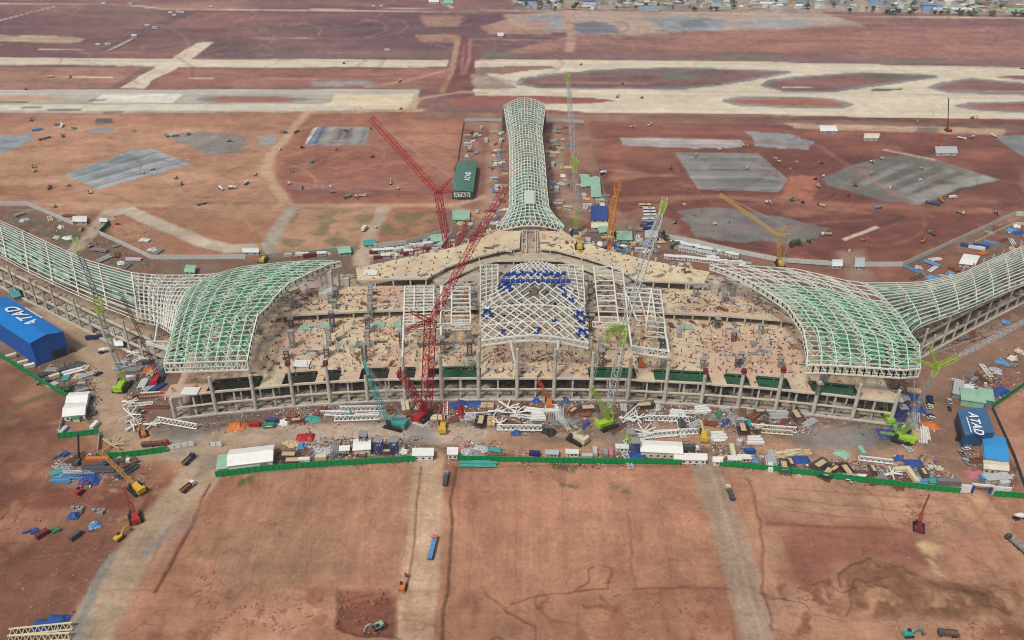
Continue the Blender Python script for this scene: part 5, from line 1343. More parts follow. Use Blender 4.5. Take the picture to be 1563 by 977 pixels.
NOUN = dict(car='car', pickup='pickup', truck='flatbed truck', longtruck='long flatbed truck', dump='dump truck', box='box truck', mixer='concrete mixer truck', bus='bus',
    excavator='excavator', roller='road roller', dozer='bulldozer', container='steel container', longcontainer='long steel container', cabin='site cabin', longcabin='long site cabin',
    tarp='sheeted pile', bigtarp='large sheeted pile', truss='lying steel truss', longtruss='long lying steel truss', ladder='flat ladder truss', node='star-shaped joint', bignode='large star-shaped joint',
    pipes='long pipe stack', shortpipes='short pipe stack', beams='steel beam row', girders='box girder pile', timber='board stack', rebar='reinforcing bar bundle',
    rack='scaffold frame rack', bigrack='wide scaffold frame rack', crates='loose crate group', heap='heap of material', plate='flat formwork panel', tower='shoring tower', shorttower='short shoring tower', bluetower='broad shoring tower', tank='round tank')
LM = [('the blue warehouse', 50, 540), ('the twin white tents', 120, 625), ('the white storage tent', 385, 697), ('the teal crane', 595, 645), ('the big red crane', 642, 632),
      ('the tall lime crane', 925, 645), ('the cream crawler crane', 877, 668), ('the long white shed', 1008, 690), ('the centre road gate', 665, 697), ('the right corner lime crane', 1375, 668),
      ('the navy warehouse', 1490, 645), ('the bright blue roofed shed', 1512, 690), ('the far right gate', 1490, 748), ('the left leaf roof', 320, 540), ('the right leaf roof', 1310, 540),
      ('the narrow pier', 805, 250), ('the dark green warehouse', 710, 275), ('the left slate gravel pad', 200, 258), ('the left grey gravel patch', 320, 218), ('the striped grey pad', 1390, 275),
      ('the rectangular grey pad', 1115, 262), ('the dark irregular pad', 1140, 345), ('the blue edged pad', 515, 207), ('the left lower yellow crane', 205, 745), ('the left concourse roof', 100, 420),
      ('the right concourse roof', 1480, 430), ('the left perimeter wall', 170, 370), ('the right perimeter wall', 1450, 370), ('the lattice dome', 815, 470), ('the curved top deck', 640, 405),
      ('the curved deck on the right', 1000, 410), ('the left taxiways', 300, 130), ('the right taxiways', 1150, 130), ('the centre road', 655, 830), ('the right hand road', 1120, 800), ('the left haul road', 230, 830),
      ('the red drilling rig', 1403, 800), ('the weedy mound', 1400, 900), ('the rear cabin rows', 1080, 385), ('the left deck terraces', 500, 520), ('the right deck terraces', 1130, 520), ('the dark road far off', 220, 50), ('the orange crane', 935, 340),
      ('the left hall corner', 215, 620), ('the front of the left deck', 480, 625), ('the front of the right deck', 1160, 640), ('the open front ground', 820, 640), ('the wide brown fields', 500, 285)]
def nearest(px, py):
    return min(LM, key=lambda l: (l[1]-px)**2+((l[2]-py)*2.0)**2)[0]
GRP = {}
def cname(c): return c.split('/')[0]
def place(kind, px, py, deg=0.0, c='white', z=0.0, label=None, s=1.0, group=None):
    key = (kind, c)
    if key not in CACHE:
        t = BUILD[kind](c); CACHE[key] = t; n = t
    else:
        n = copy_tree(CACHE[key]); THINGS.append(n)
    p = W(px, py, z); n.location = (p.x, p.y, z); n.rotation_euler = (0, 0, R(deg)); n.scale = (s, s, s)
    if label: n['label'] = label
    else:
        cc = cname(c)
        if '/' in c and kind in ('truck', 'longtruck', 'dump', 'box'): d = f"{cc} cabbed {NOUN[kind]}"
        elif '/' in c: d = f"{cc} {NOUN[kind]}"
        else: d = f"{cc} {NOUN[kind]}"
        n['label'] = f"{d} near {nearest(px, py)}"
    n['group'] = group or f"{NOUN[kind]} repeats across the site"
    return n
ROADS = [([(70, 470), (120, 515), (160, 552), (168, 600), (180, 650), (215, 678), (270, 688), (330, 680)], 17), ([(270, 688), (340, 668), (450, 662), (640, 660), (760, 668)], 14),
         ([(760, 672), (840, 690), (900, 688), (990, 662), (1100, 664), (1200, 690), (1330, 702), (1400, 695), (1435, 680)], 13), ([(1700, 430), (1563, 505), (1480, 545), (1432, 590), (1418, 650), (1450, 700), (1490, 745)], 20),
         ([(655, 690), (664, 660)], 14), ([(1078, 710), (1075, 665)], 12), ([(300, 700), (330, 670)], 20)]
RW = [(wpts(p), w_) for p, w_ in ROADS]
OCC = []
def free(px, py, r):
    p = W(px, py); x = np.array([p.x]); y = np.array([p.y])
    for P_, w_ in RW:
        if sdline(P_, x, y)[0] < w_/2+r*0.6: return False
    for a, b, q in OCC:
        if (a-p.x)**2+(b-p.y)**2 < (q+r)**2*0.5: return False
    return True
def occ(px, py, r): p = W(px, py); OCC.append((p.x, p.y, r))

def crane(name, label, cat, base, col, boom, mast=None, arms=(), ropes=(), size=1.0, deg=90, z=0, track=True, colr=None, group='cranes on the construction site'):
    """boom: list of (px,py,dY,colour of the section that ends here,width)"""
    B = W(base[0], base[1], z); t = thing(name, label, cat, B, 0, group); s = size; a = R(deg); f = Vector((math.cos(a), math.sin(a), 0)); l = Vector((-f.y, f.x, 0)); up = Vector((0, 0, 1))
    def Lp(x, y, h): return B+f*x*s+l*y*s+up*h*s
    def bx(mb, c, d):
        pts = []
        for zz in (0, d[2]):
            for i, j in ((-1, -1), (1, -1), (1, 1), (-1, 1)): pts.append(Lp(c[0]+i*d[0]/2, c[1]+j*d[1]/2, c[2]+zz))
        mb.hexa(pts)
    if track:
        for sg in (-1, 1):
            mb = MB(); bx(mb, (0, sg*3, 0), (9, 1.2, 1.3)); mb.build('crawler_track', TYRE, t, False)
    else:
        mb = MB(); bx(mb, (0, 0, .5), (10, 2.6, 1.0)); mb.build('carrier', P(colr or 'yellow'), t, False)
        for x in (-3.5, -1.5, 2, 3.8):
            for sg in (-1, 1): mb = MB(); mb.tube(Lp(x, sg*1.3-.2, .5), Lp(x, sg*1.3+.2, .5), .55*s, 8); mb.build('wheel', TYRE, t, False)
    mb = MB(); bx(mb, (-1, 0, 1.4), (7.5, 3.2, 2.0)); mb.build('body', col, t, False)
    mb = MB(); bx(mb, (-4.8, 0, 1.4), (1.8, 4.4, 2.8)); mb.build('counterweight', col, t, False)
    mb = MB(); bx(mb, (2.6, 2.0, 1.6), (2.0, 1.2, 2.2)); mb.build('cab', GLASS, t, False)
    p = B+f*2.5*s+up*2.2*s; pts = [p]; sec = 0
    for (px, py, dY, m_, wd) in boom:
        q = WY(px, py, B.y+dY); mb = MB(); L = (q-p).length
        if isinstance(m_, str) and m_.startswith('solid'): mb.bar(p, q, wd*.8, wd); mm = P(m_.split(':')[1])
        else:
            mb.lattice(p, q, wd, wd, max(2, int(L/(wd*1.25))), max(.15, wd*.095)); mm = P(m_) if isinstance(m_, str) else m_
        mb.build('boom_section', mm, t, False); p = q; pts.append(p)
    mp = None
    if mast:
        mp = WY(mast[0], mast[1], B.y+mast[2]); mb = MB(); mb.lattice(B+f*1.0*s+up*3*s, mp, mast[4], mast[4], max(2, int((mp-B).length/(mast[4]*1.25))), mast[4]*.1); mb.build('derrick_mast', P(mast[3]), t, False)
        pts.append(mp)
    for (i, px, py, dY, m_, wd) in arms:
        q = WY(px, py, B.y+dY); mb = MB(); mb.lattice(pts[i], q, wd, wd*.6, max(2, int((q-pts[i]).length/(wd*1.3))), wd*.11); mb.build('strut', P(m_), t, False); pts.append(q)
    allp = pts+[B-f*4.5*s+up*3.5*s]
    for i, j in ropes:
        mb = MB()
        o = l*0.5*s
        mb.bar(allp[i]+o, allp[j]+o, .13); mb.bar(allp[i]-o, allp[j]-o, .13); mb.build('pendant_rope', STEELM, t, False)
    return t, allp
def shed(name, label, cat, A, B_, C_, h, wallm, roofm, gable=0.0, over=0.6, doors=(), windows=0, group=None, rel_pts=False, ridge='long'):
    """A,B front ground corners (left,right) and C back right: world points"""
    if not rel_pts: A, B_, C_ = W(*A), W(*B_), W(*C_)
    D = A+(C_-B_); cen = (A+C_)/2; cen.z = 0; t = thing(name, label, cat, cen, 0, group)
    e1 = (B_-A); e2 = (C_-B_); L1, L2 = e1.length, e2.length; e1.normalize(); e2.normalize()
    up = Vector((0, 0, 1)); mb = MB(); mb.hexa([A, B_, C_, D, A+up*h, B_+up*h, C_+up*h, D+up*h]); wl = mb.build('wall', wallm, t, False)
    mb = MB(); o = over; a, b, c, d = A-e1*o-e2*o, B_+e1*o-e2*o, C_+e1*o+e2*o, D-e1*o+e2*o
    if gable <= 0: mb.hexa([p+up*(h+.01) for p in (a, b, c, d)]+[p+up*(h+.4) for p in (a, b, c, d)])
    else:
        if ridge == 'e2': r0, r1 = (a+b)/2+up*(h+gable), (c+d)/2+up*(h+gable); s1 = [a, d]; s2 = [b, c]
        else: r0, r1 = (a+d)/2+up*(h+gable), (b+c)/2+up*(h+gable); s1 = [a, b]; s2 = [d, c]
        for s_ in (s1, s2):
            p, q = s_[0]+up*h, s_[1]+up*h; th = up*.35; mb.hexa([p, q, r1, r0, p+th, q+th, r1+th, r0+th])
        g1, g2 = ((A, B_), (D, C_)) if ridge == 'e2' else ((A, D), (B_, C_))
        m2 = MB()
        for p, q in (g1, g2):
            m2.face([p+up*h, q+up*h, (p+q)/2+up*(h+gable*.96)])
        m2.build('gable', wallm, t, False)
    mb.build('roof', roofm, t, False)
    for (side, u, w_, hh, dm) in doors:
        p0, ex, ln, nrm = (A, e1, L1, -e2) if side == 'f' else (B_, e2, L2, e1) if side == 'r' else (A, e2, L2, -e1)
        p = p0+ex*(ln*u); mb = MB(); q = [p-ex*w_/2+nrm*.02, p+ex*w_/2+nrm*.02, p+ex*w_/2+nrm*.12, p-ex*w_/2+nrm*.12]
        mb.hexa([x+up*.02 for x in q]+[x+up*hh for x in q]); mb.build('door', dm, t, False)
    for k in range(windows):
        p = A+e1*(L1*(k+.5)/windows); mb = MB(); q = [p-e1*.6-e2*.02, p+e1*.6-e2*.02, p+e1*.6-e2*.1, p-e1*.6-e2*.1]
        mb.hexa([x+up*1.0 for x in q]+[x+up*2.1 for x in q]); mb.build('window', GLASS, t, False)
    return t, (A, B_, C_, D, e1, e2)
def text_mesh(s, size, m, parent, loc, xdir, nrm, name='lettering', shear=0.25, off=0.02):
    cu = bpy.data.curves.new('lettering', 'FONT'); cu.body = s; cu.size = size; cu.extrude = 0.06; cu.offset = off*size; cu.shear = shear; cu.space_character = 1.12; cu.align_x = 'CENTER'; cu.align_y = 'CENTER'
    o = bpy.data.objects.new('lettering', cu); scene.collection.objects.link(o)
    dg = bpy.context.evaluated_depsgraph_get(); me = bpy.data.meshes.new_from_object(o.evaluated_get(dg)); bpy.data.objects.remove(o)
    me.materials.clear(); me.materials.append(m)
    x = Vector(xdir).normalized(); n = Vector(nrm).normalized(); y = n.cross(x).normalized(); x = y.cross(n)
    Mx = Matrix(((x.x, y.x, n.x, 0), (x.y, y.y, n.y, 0), (x.z, y.z, n.z, 0), (0, 0, 0, 1)))
    me.transform(Mx); ob = bpy.data.objects.new(name, me); scene.collection.objects.link(ob); ob.parent = parent
    ob.location = Vector(loc)-world_loc(parent); return ob
def fence(label, pts, h, m, cat='fence', name='site_hoarding', th=0.25, group=None, step=3.0):
    q = [W(a, b) for a, b in pts]; t = thing(name, label, cat, q[0], 0, group); mb = MB(); pm = MB(); up = Vector((0, 0, 1))
    for a, b in zip(q, q[1:]):
        mb.bar(a+up*(h/2+.05), b+up*(h/2+.05), th, h); n = max(1, int((b-a).length/step)); d = (b-a).normalized(); nn = Vector((d.y, -d.x, 0))
        for i in range(n+1):
            p = a.lerp(b, i/n)+nn*.2; pm.bar(p, p+up*(h+.02), .16)
    mb.build('panel', m, t, False); o_ = pm.build('post_row', mat('post_dark_green', (20, 96, 58), .6, .1, .5) if cat == 'fence' else STEELM, t, False)
    return t
# ================================================================ buildings of the site
WH = P('white'); BLR = mat('warehouse_blue', (0, 118, 196), 0.5, 0.05, 0.2); BLW = mat('warehouse_blue_shaded', (8, 88, 176), 0.5, 0.06, 0.2)  # wall blue is the roof blue with the walls' shade put into it
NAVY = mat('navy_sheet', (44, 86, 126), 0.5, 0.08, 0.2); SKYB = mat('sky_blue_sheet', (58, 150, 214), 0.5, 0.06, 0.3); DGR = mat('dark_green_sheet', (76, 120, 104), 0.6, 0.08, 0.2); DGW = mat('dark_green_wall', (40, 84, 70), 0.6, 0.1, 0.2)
PGR = mat('pale_green_sheet', (152, 192, 166), 0.6, 0.1, 0.3); CREAM = mat('cream_sheet', (222, 214, 190), 0.7, 0.1, 0.4); TENT = mat('white_canvas', (236, 236, 230), 0.7, 0.05, 0.3)
LET = mat('white_lettering', (240, 240, 240), 0.6, 0.02, 1)
A = W(57.6, 558); B_ = W(107, 540); h = up_to(A, 524.5)
Ct = W(9, 453, h); C_ = Vector((Ct.x, Ct.y, 0))
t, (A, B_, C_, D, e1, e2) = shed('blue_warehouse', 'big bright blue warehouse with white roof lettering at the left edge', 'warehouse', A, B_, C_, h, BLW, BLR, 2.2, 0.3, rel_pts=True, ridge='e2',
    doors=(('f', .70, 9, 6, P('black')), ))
# seams on the near gable
mb = MB(); p = A+e1*((B_-A).length*.5)-e2*.06; mb.bar(p, p+Vector((0, 0, h+1.5)), .3); mb.build('wall_seam', NAVY, t, False)
rp = A.lerp(B_, .5); rp = rp+e2*((C_-B_).length*.44)+e1*((B_-A).length*0.02)
sl_ = Vector((0, 0, 1)); off1 = (B_-A).length*0.22
slope = (e1*(-1)*((B_-A).length/2)).length; nrmL = (e1*(-2.2)+sl_*slope).normalized()
nrmR = (e1*2.2+sl_*slope).normalized()
pos = W(35, 483, h+1.8)
text_mesh('ATAD', 11.5, LET, t, pos+sl_*.6, e2, nrmR, shear=.12, off=0.02)
mb = MB(); tp = pos+e1*6.6+sl_*.25
for k in range(22): mb.box(tuple(tp+e2*((k-11)*1.0)-Vector((0, 0, .2))), (.62, .8, .35), math.atan2(e2.y, e2.x))
mb.build('tagline_marks', LET, t, False)
# navy warehouse
h2 = 8.5
q = [W(1462.3, 617.3, h2), W(1473.4, 664.8, h2), W(1517.6, 661, h2), W(1504.5, 624, h2)]
for v in q: v.z = 0
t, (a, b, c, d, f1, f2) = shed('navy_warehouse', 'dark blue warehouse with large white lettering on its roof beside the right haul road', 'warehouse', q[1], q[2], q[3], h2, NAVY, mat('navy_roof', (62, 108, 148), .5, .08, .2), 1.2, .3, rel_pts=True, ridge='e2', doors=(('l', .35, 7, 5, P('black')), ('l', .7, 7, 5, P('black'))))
pos = W(1489, 647, h2+1.6)
text_mesh('ATAD', 7.2, LET, t, pos+sl_*.35, -f2, (0, 0, 1), shear=.12, off=0.02)
mb = MB(); tp = pos-f1*4.2
for k in range(20): mb.box(tuple(tp+f2*((k-10)*.72)+sl_*.1), (.55, .6, .3), math.atan2(f2.y, f2.x))
mb.build('tagline_marks', LET, t, False)
# green warehouse
hh = 8.0
a, b = W(690, 304.5), W(722, 304.5); hh = up_to(b, 293); c = W(728, 247.5, hh); c.z = 0
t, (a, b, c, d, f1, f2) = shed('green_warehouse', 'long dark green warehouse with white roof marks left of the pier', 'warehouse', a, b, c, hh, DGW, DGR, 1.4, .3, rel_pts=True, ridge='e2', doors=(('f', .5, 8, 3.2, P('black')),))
pos = W(714.5, 269.5, hh+1.8)
text_mesh('ATAD', 7.5, LET, t, pos+sl_*.3, f2, (0, 0, 1), shear=.1, off=.012)
text_mesh('ATAD', 4.5, mat('sign_green', (60, 110, 90), .6, .05, 1), t, a.lerp(b, .48)-f2*.45+sl_*(hh*.62), f1, -f2, shear=0, off=.03, name='sign_lettering')
mb = MB(); s0 = a.lerp(b, .48)-f2*.25; mb.hexa([s0-f1*7.4+sl_*(hh*.62-2.2), s0+f1*7.4+sl_*(hh*.62-2.2), s0+f1*7.4+f2*.2+sl_*(hh*.62-2.2), s0-f1*7.4+f2*.2+sl_*(hh*.62-2.2), s0-f1*7.4+sl_*(hh*.62+2.2), s0+f1*7.4+sl_*(hh*.62+2.2), s0+f1*7.4+f2*.2+sl_*(hh*.62+2.2), s0-f1*7.4+f2*.2+sl_*(hh*.62+2.2)])
mb.build('sign_board', WH, t, False)
G1 = 'small sheds and site offices'
def S(nm, lb, a, b, c, h, wm, rm, g=0.0, **k): return shed(nm, lb, k.pop('cat', 'shed'), a, b, c, h, wm, rm, g, group=G1, **k)
S('storage_tent', 'rear one of two joined white tents beside the left haul road', (104, 623), (134, 621), (139, 606), 3.5, TENT, TENT, 1.6, cat='tent', windows=3)
S('storage_tent', 'front one of two joined white tents beside the left haul road', (99, 643), (131, 640), (134.4, 623), 3.5, TENT, TENT, 1.6, cat='tent', windows=3)
S('guard_hut', 'small green roofed hut against the front white tent', (112, 645), (122, 644), (123, 636), 3, CREAM, P('green'), 0.6)
S('storage_tent', 'wide white gable tent behind the left green hoarding', (350, 721), (417, 713), (419.5, 690), 4.5, TENT, TENT, 2.2, cat='tent', windows=6, doors=(('f', .8, 4, 3.5, P('grey')),))
S('annex_roof', 'low pale green lean-to on the left side of the wide white tent', (333, 722), (348, 720), (350, 700), 2.6, CREAM, PGR)
S('white_storehouse', 'square white flat-roofed storehouse with open boxes behind it', (541, 697), (565.5, 695), (566, 680), 4.5, CREAM, TENT, 0.5, windows=2)
S('small_white_hut', 'small white hut left of the square white storehouse', (520, 694), (533, 693), (533, 687), 2.8, CREAM, TENT)
S('long_white_shed', 'long white roofed shed behind the right green hoarding', (978, 698), (1040, 701), (1038, 685), 4.2, CREAM, TENT, 1.0, windows=6)
S('gate_building', 'long low white gate office right of the long white shed', (1029, 708), (1077, 709), (1077, 701), 3.2, WH, TENT, 0.0, windows=5)
S('gate_office', 'white gate office left of the centre road', (631, 703), (661, 703), (661, 693), 3.6, WH, TENT, 0.0, windows=3)
S('gate_hut', 'small white gate hut right of the centre road', (684, 701), (698, 701), (698, 692), 3.6, WH, TENT, 0.0, windows=2)
S('gate_hut', 'tiny white gate hut with blue base at the right hand road', (1088, 711), (1101, 711), (1101, 705), 3, WH, TENT, 0.0, windows=1)
S('blue_roof_shed', 'shed with bright blue roof below the navy warehouse', (1501, 708), (1535, 713), (1529, 678), 4.2, CREAM, SKYB, 1.0, windows=4)
S('cream_shed', 'narrow cream roofed shed in front of the blue roofed shed', (1500, 722), (1536, 725), (1535, 714), 3.2, CREAM, CREAM, 0.5, windows=4)
S('green_annex', 'pale green roofed annex joined behind the navy warehouse', (1465, 619), (1500, 624), (1497, 606), 4.5, PGR, PGR, 0.5)
S('teal_shed', 'teal and green roofed shed right of the pale green annex', (1494, 616), (1514, 619), (1511, 602), 3.4, P('teal'), PGR, 0.4)
S('grey_shed', 'plain grey roofed shed beside the right haul road', (1452.5, 607), (1464.5, 610), (1468, 589), 3.5, P('grey'), P('silver'), 0.3)
S('white_shed', 'long thin white roofed shed, upper of two by the right haul road', (1466, 601), (1480, 604), (1483, 596), 3, CREAM, TENT, 0.3)
S('white_shed', 'long thin white roofed shed, lower of two by the right haul road', (1464, 608), (1476, 611), (1480, 604), 3, CREAM, TENT, 0.3)
S('white_canopy', 'small square white canopy on the left side of the site road', (177, 535), (189, 534), (188, 525), 3.5, P('grey'), TENT, 0.6, cat='canopy')
for i, (a, b, c, lb, rm) in enumerate([
    ((283, 420), (297, 421), (300, 411), 'pale green hut behind the left leaf roof', PGR),
    ((691, 340), (716, 340), (716, 326), 'pale green roofed hut below the dark green warehouse', PGR),
    ((659, 374), (680, 372), (678, 362), 'pale green hut among the parked goods by the arc', PGR),
    ((518, 392), (536, 390), (534, 381), 'green roofed hut beside the left gate in the rear wall', PGR),
    ((556, 379), (574, 378), (574, 371), 'turquoise gate hut on the right side of the rear wall opening', P('teal')),
    ((942, 371), (964, 371), (963, 358), 'pale green roofed hut behind the right arm of the curved deck', PGR),
    ((985, 367), (1003, 367), (1003, 357), 'pale grey office beside the row of buses', P('silver')),
    ((903, 305), (917, 305), (914, 275), 'long whitish green shed right of the pier', PGR),
    ((888, 290), (900, 288), (898, 271), 'pale green shed close to the right pier yard wall', PGR),
    ((902, 340), (926, 340), (926, 320), 'shed with a blue front beside the right pier yard wall', P('blue')),
    ((903, 352), (928, 352), (928, 345), 'low cream hut in front of the blue fronted shed', CREAM),
    ((915, 360), (928, 358), (926, 347), 'little pale green hut left of the orange crane', PGR),
    ((1463, 407), (1486, 410), (1493, 396), 'white roofed long hall behind the right concourse roof', TENT),
    ((1304, 412), (1317, 412), (1318, 399), 'grey gate house in the right perimeter wall', P('silver')),
    ((1270, 411), (1284, 411), (1284, 402), 'pale gate hut with blue base in the right perimeter wall', WH),
    ((372, 390), (395, 390), (395, 384), 'small white gate house at the left rear wall', WH),
    ((113, 343), (133, 343), (133, 335), 'white gate house by the left perimeter wall', WH),
    ((154, 343), (164, 343), (164, 338), 'small white hut at the turn of the left perimeter wall', WH),
    ((22, 460), (33, 457), (27, 445), 'tiny turquoise shed behind the blue warehouse', P('teal')),
    ((1252, 204), (1263, 204), (1261, 196), 'left white hut of a pair near the right taxiways', TENT),
    ((1265, 204), (1277, 204), (1274, 196), 'right white hut of a pair near the right taxiways', TENT),
    ((1318, 215), (1340, 215), (1341, 208), 'open white long hut near the striped pad', CREAM),
    ((1428, 238), (1460, 238), (1458, 228), 'row of ribbed grey huts beside the far red crane', P('silver')),
    ((760, 58), (768, 58), (768, 53), 'tiny far pale hut past the haul corridor', WH),
    ((655, 6), (670, 6), (668, -4), 'far white roofed hall at the upper edge, left one', TENT),
    ((678, 8), (692, 8), (690, -2), 'far pale green roofed hall at the upper edge', PGR)]):
    S('site_shed', lb, a, b, c, 2.8 if i < 26 else 4, P('silver') if rm is not PGR else PGR, rm, 0.6, windows=2)
# gate at the far right
t = thing('site_gateway', 'white gateway with sign wall at the far right of the green hoarding', 'gate', W(1490, 752)); 
for x0, x1 in ((1464, 1480), (1514, 1540)):
    a, b = W(x0, 751+(x0-1464)*.06), W(x1, 751+(x1-1464)*.06); mb = MB(); mb.bar(a+sl_*2.6, b+sl_*2.6, .8, 5.2); mb.build('gate_wall', WH, t, False)
mb = MB(); mb.bar(W(1480, 750)+sl_*5, W(1514, 753)+sl_*5, .8, 1.2); mb.build('gate_beam', WH, t, False)
for x in (1483, 1510): a = W(x, 752.5); mb = MB(); mb.box((a.x, a.y, 0), (.9, .9, 5)); mb.build('gate_post', BLUE, t, False)

# ================================================================ fences
HOARD = mat('hoarding_green', (0, 142, 74), 0.55, 0.05, 0.3); WALLW = mat('precast_wall', (208, 208, 204), 0.8, 0.1, 0.4)
GF = 'bright green hoardings round the site'; GW = 'pale perimeter walls'
fence('bright green hoarding along the front from the wide white tent to the centre road', [(330, 728), (400, 719.5), (480, 713), (560, 708), (633, 704)], 3.8, HOARD, group=GF)
fence('bright green hoarding along the front between the centre road and the right road', [(700, 703), (780, 705), (860, 706.5), (940, 707.5), (1040, 709)], 3.6, HOARD, group=GF)
fence('bright green hoarding along the front from the right road to the far right gate', [(1098, 711), (1180, 719), (1270, 730), (1360, 741), (1464, 753)], 3.6, HOARD, group=GF)
fence('short green hoarding right of the far right gate', [(1516, 757), (1600, 764), (1800, 786)], 3.6, HOARD, group=GF)
fence('bright green hoarding running down beside the blue warehouse', [(-60, 500), (0, 545), (50, 576), (104, 608)], 3.6, HOARD, group=GF)
fence('bright green hoarding in front of the twin white tents', [(90, 669), (120, 666), (152, 662)], 3.6, HOARD, group=GF)
fence('bright green hoarding below the bend of the left haul road', [(149, 700), (190, 698), (225, 694), (256, 689)], 3.8, HOARD, group=GF)
fence('bright green hoarding climbing to the right edge behind the blue tarpaulins', [(1514, 623), (1540, 605), (1570, 584), (1640, 540)], 3.8, HOARD, group=GF)
fence('dark grey side wall running down behind the navy warehouse', [(1514, 625), (1530, 660), (1548, 700), (1566, 752)], 2.5, P('dark grey'), group=GW)
fence('narrow pale wall left of the twin white tents', [(104, 608), (90, 668)], 2.5, P('silver'), group=GW)
fence('short pale wall by the bend of the left haul road', [(153, 664), (150, 699)], 2.5, P('silver'), group=GW)
fence('white gate panel beside the left haul road junction', [(257, 687), (297, 680)], 3.2, WH, group=GW)
fence('second white gate panel right of the left junction', [(321, 682), (339, 681)], 3.2, WH, group=GW)
fence('short dark green net panel at the jog of the left perimeter wall', [(153, 358), (168, 343)], 4.0, mat('hoarding_dark', (18, 100, 62), .6, .1, .5), group=GF)
fence('left perimeter wall from the picture edge to the gate house', [(-80, 314), (42, 314), (78, 329), (113, 344)], 4.0, WALLW, 'wall', 'perimeter_wall', group=GW)
fence('left perimeter wall from the dark green panel to the rear road', [(153, 359), (190, 376), (232, 396), (300, 396), (375, 395.5)], 4.0, WALLW, 'wall', 'perimeter_wall', group=GW)
fence('rear wall left of the rear road opening', [(395, 395), (450, 390), (500, 385), (547, 380)], 3.2, mat('wall_sage', (152, 166, 158), .8, .1, .4), 'wall', 'perimeter_wall', group=GW)
fence('rear wall right of the rear road opening', [(570, 379), (620, 373), (672, 358)], 4.0, WALLW, 'wall', 'perimeter_wall', group=GW)
fence('right rear wall curving along the cabin rows', [(1016, 364), (1060, 372), (1120, 386), (1190, 400), (1270, 405.5)], 4.0, WALLW, 'wall', 'perimeter_wall', group=GW)
fence('right perimeter wall climbing to the right picture edge', [(1318, 407), (1377, 407), (1420, 388), (1480, 360), (1550, 329), (1563, 330), (1700, 336)], 4.2, WALLW, 'wall', 'perimeter_wall', group=GW)
fence('thin inner wall parallel to the right perimeter wall', [(1488, 371), (1548, 342), (1600, 346)], 2.0, CREAM, 'wall', 'perimeter_wall', group=GW)
fence('pier yard wall left of the pier tip', [(709, 186), (740, 185), (773, 186)], 3.6, P('silver'), 'wall', 'yard_wall', group=GW)
fence('pier yard wall right of the pier tip', [(828, 186), (860, 186), (891, 188)], 3.6, P('silver'), 'wall', 'yard_wall', group=GW)
fence('dark thin wall on the left side of the pier yard', [(708, 187), (698, 250), (694, 262)], 2.2, P('brown'), 'wall', 'yard_wall', group=GW)
fence('grey thin wall on the right side of the pier yard', [(892, 189), (906, 235), (921, 290), (928, 312)], 2.4, P('grey'), 'wall', 'yard_wall', group=GW)
fence('inner thin barrier left of the pier', [(765, 200), (763, 240)], 2.0, P('silver'), 'wall', 'yard_wall', group=GW)

# ================================================================ cranes
AMB = mat('amber_orange', (226, 146, 54), .5, .1, .5)
GC = 'cranes on the construction site'
crane('crawler_crane', 'giant red crawler crane with luffing jib standing before the hall front', 'crane', (646, 637), P('red'),
    [(657, 490, 8, REDC, 4.6), (771, 285, 62, REDC, 3.0)], mast=(611, 568, -14, 'red', 3.4), arms=[(1, 627, 476, 2, 'red', 2.4), (1, 620, 503, -6, 'red', 2.4)],
    ropes=[(4, 2), (4, 5), (5, 3), (3, 6)], size=1.25, deg=60)
crane('crawler_crane', 'red lattice crane behind the curved deck with its jib leaning left', 'crane', (684, 388), P('red'),
    [(668, 294, 5, REDC, 4.2), (567, 181, 40, REDC, 3.6)], mast=None, arms=[(1, 690, 272, 4, 'red', 2.4), (1, 697, 291, 0, 'red', 2.4)], ropes=[(3, 2), (3, 4), (4, 5), (4, 0)], size=1.1)
crane('mobile_crane', 'small red crane leaning right just behind the curved deck', 'crane', (696, 386), P('pink'), [(711, 338, 8, REDC, 2.2)], track=False, colr='red')
crane('mobile_crane', 'small orange crane beside the small red one behind the curved deck', 'crane', (703, 384), P('orange'), [(714, 334, 10, 'orange', 1.8)], track=False, colr='orange')
crane('crawler_crane', 'teal crawler crane with stout boom on the front road', 'crane', (604, 650), P('teal'), [(589, 640, 2, 'solid:teal', 2.2), (562, 572, 10, 'teal', 2.8), (555, 550, 14, 'solid:teal', 1.6)], arms=[(0, 608, 628, -4, 'teal', 1.2)], ropes=[(4, 3), (4, 5)], size=1.25, deg=160)
crane('crawler_crane', 'tall lime and grey lattice crane with two jibs before the hall', 'crane', (926, 650), P('lime'),
    [(931, 620, 2, 'lime', 2.6), (948, 530, 8, 'silver', 3.6), (953, 498, 12, 'lime', 3.4), (1008, 330, 55, 'silver', 3.2), (1016, 303, 62, 'lime', 3.0)],
    mast=(903, 590, -10, 'lime', 2.0), arms=[(3, 924, 506, 2, 'lime', 1.8), (3, 921, 520, -2, 'lime', 1.8), (3, 930, 500, 2, 'lime', 1.8)], ropes=[(7, 5), (7, 8), (8, 6), (6, 10), (9, 5)], size=1.25, deg=30)
crane('crawler_crane', 'lime and grey crane standing right of the pier with the tallest jib', 'crane', (878, 358), P('dark grey'),
    [(881, 318, 2, 'lime', 2.6), (877, 262, 6, 'silver', 2.8), (875, 240, 8, 'lime', 3.6), (868, 130, 20, 'silver', 2.6), (865, 111, 22, 'lime', 2.8)], arms=[(3, 884, 248, 2, 'lime', 1.6)], ropes=[(6, 5), (6, 1)], size=1.1)
crane('crawler_crane', 'thick orange crane behind the right arm of the curved deck', 'crane', (930, 384), P('orange'), [(932, 350, 3, AMB, 4.6), (940, 300, 8, AMB, 4.2), (945, 278, 11, AMB, 3.6)], arms=[(3, 938, 281, 6, 'orange', 1.6)], size=1.1)
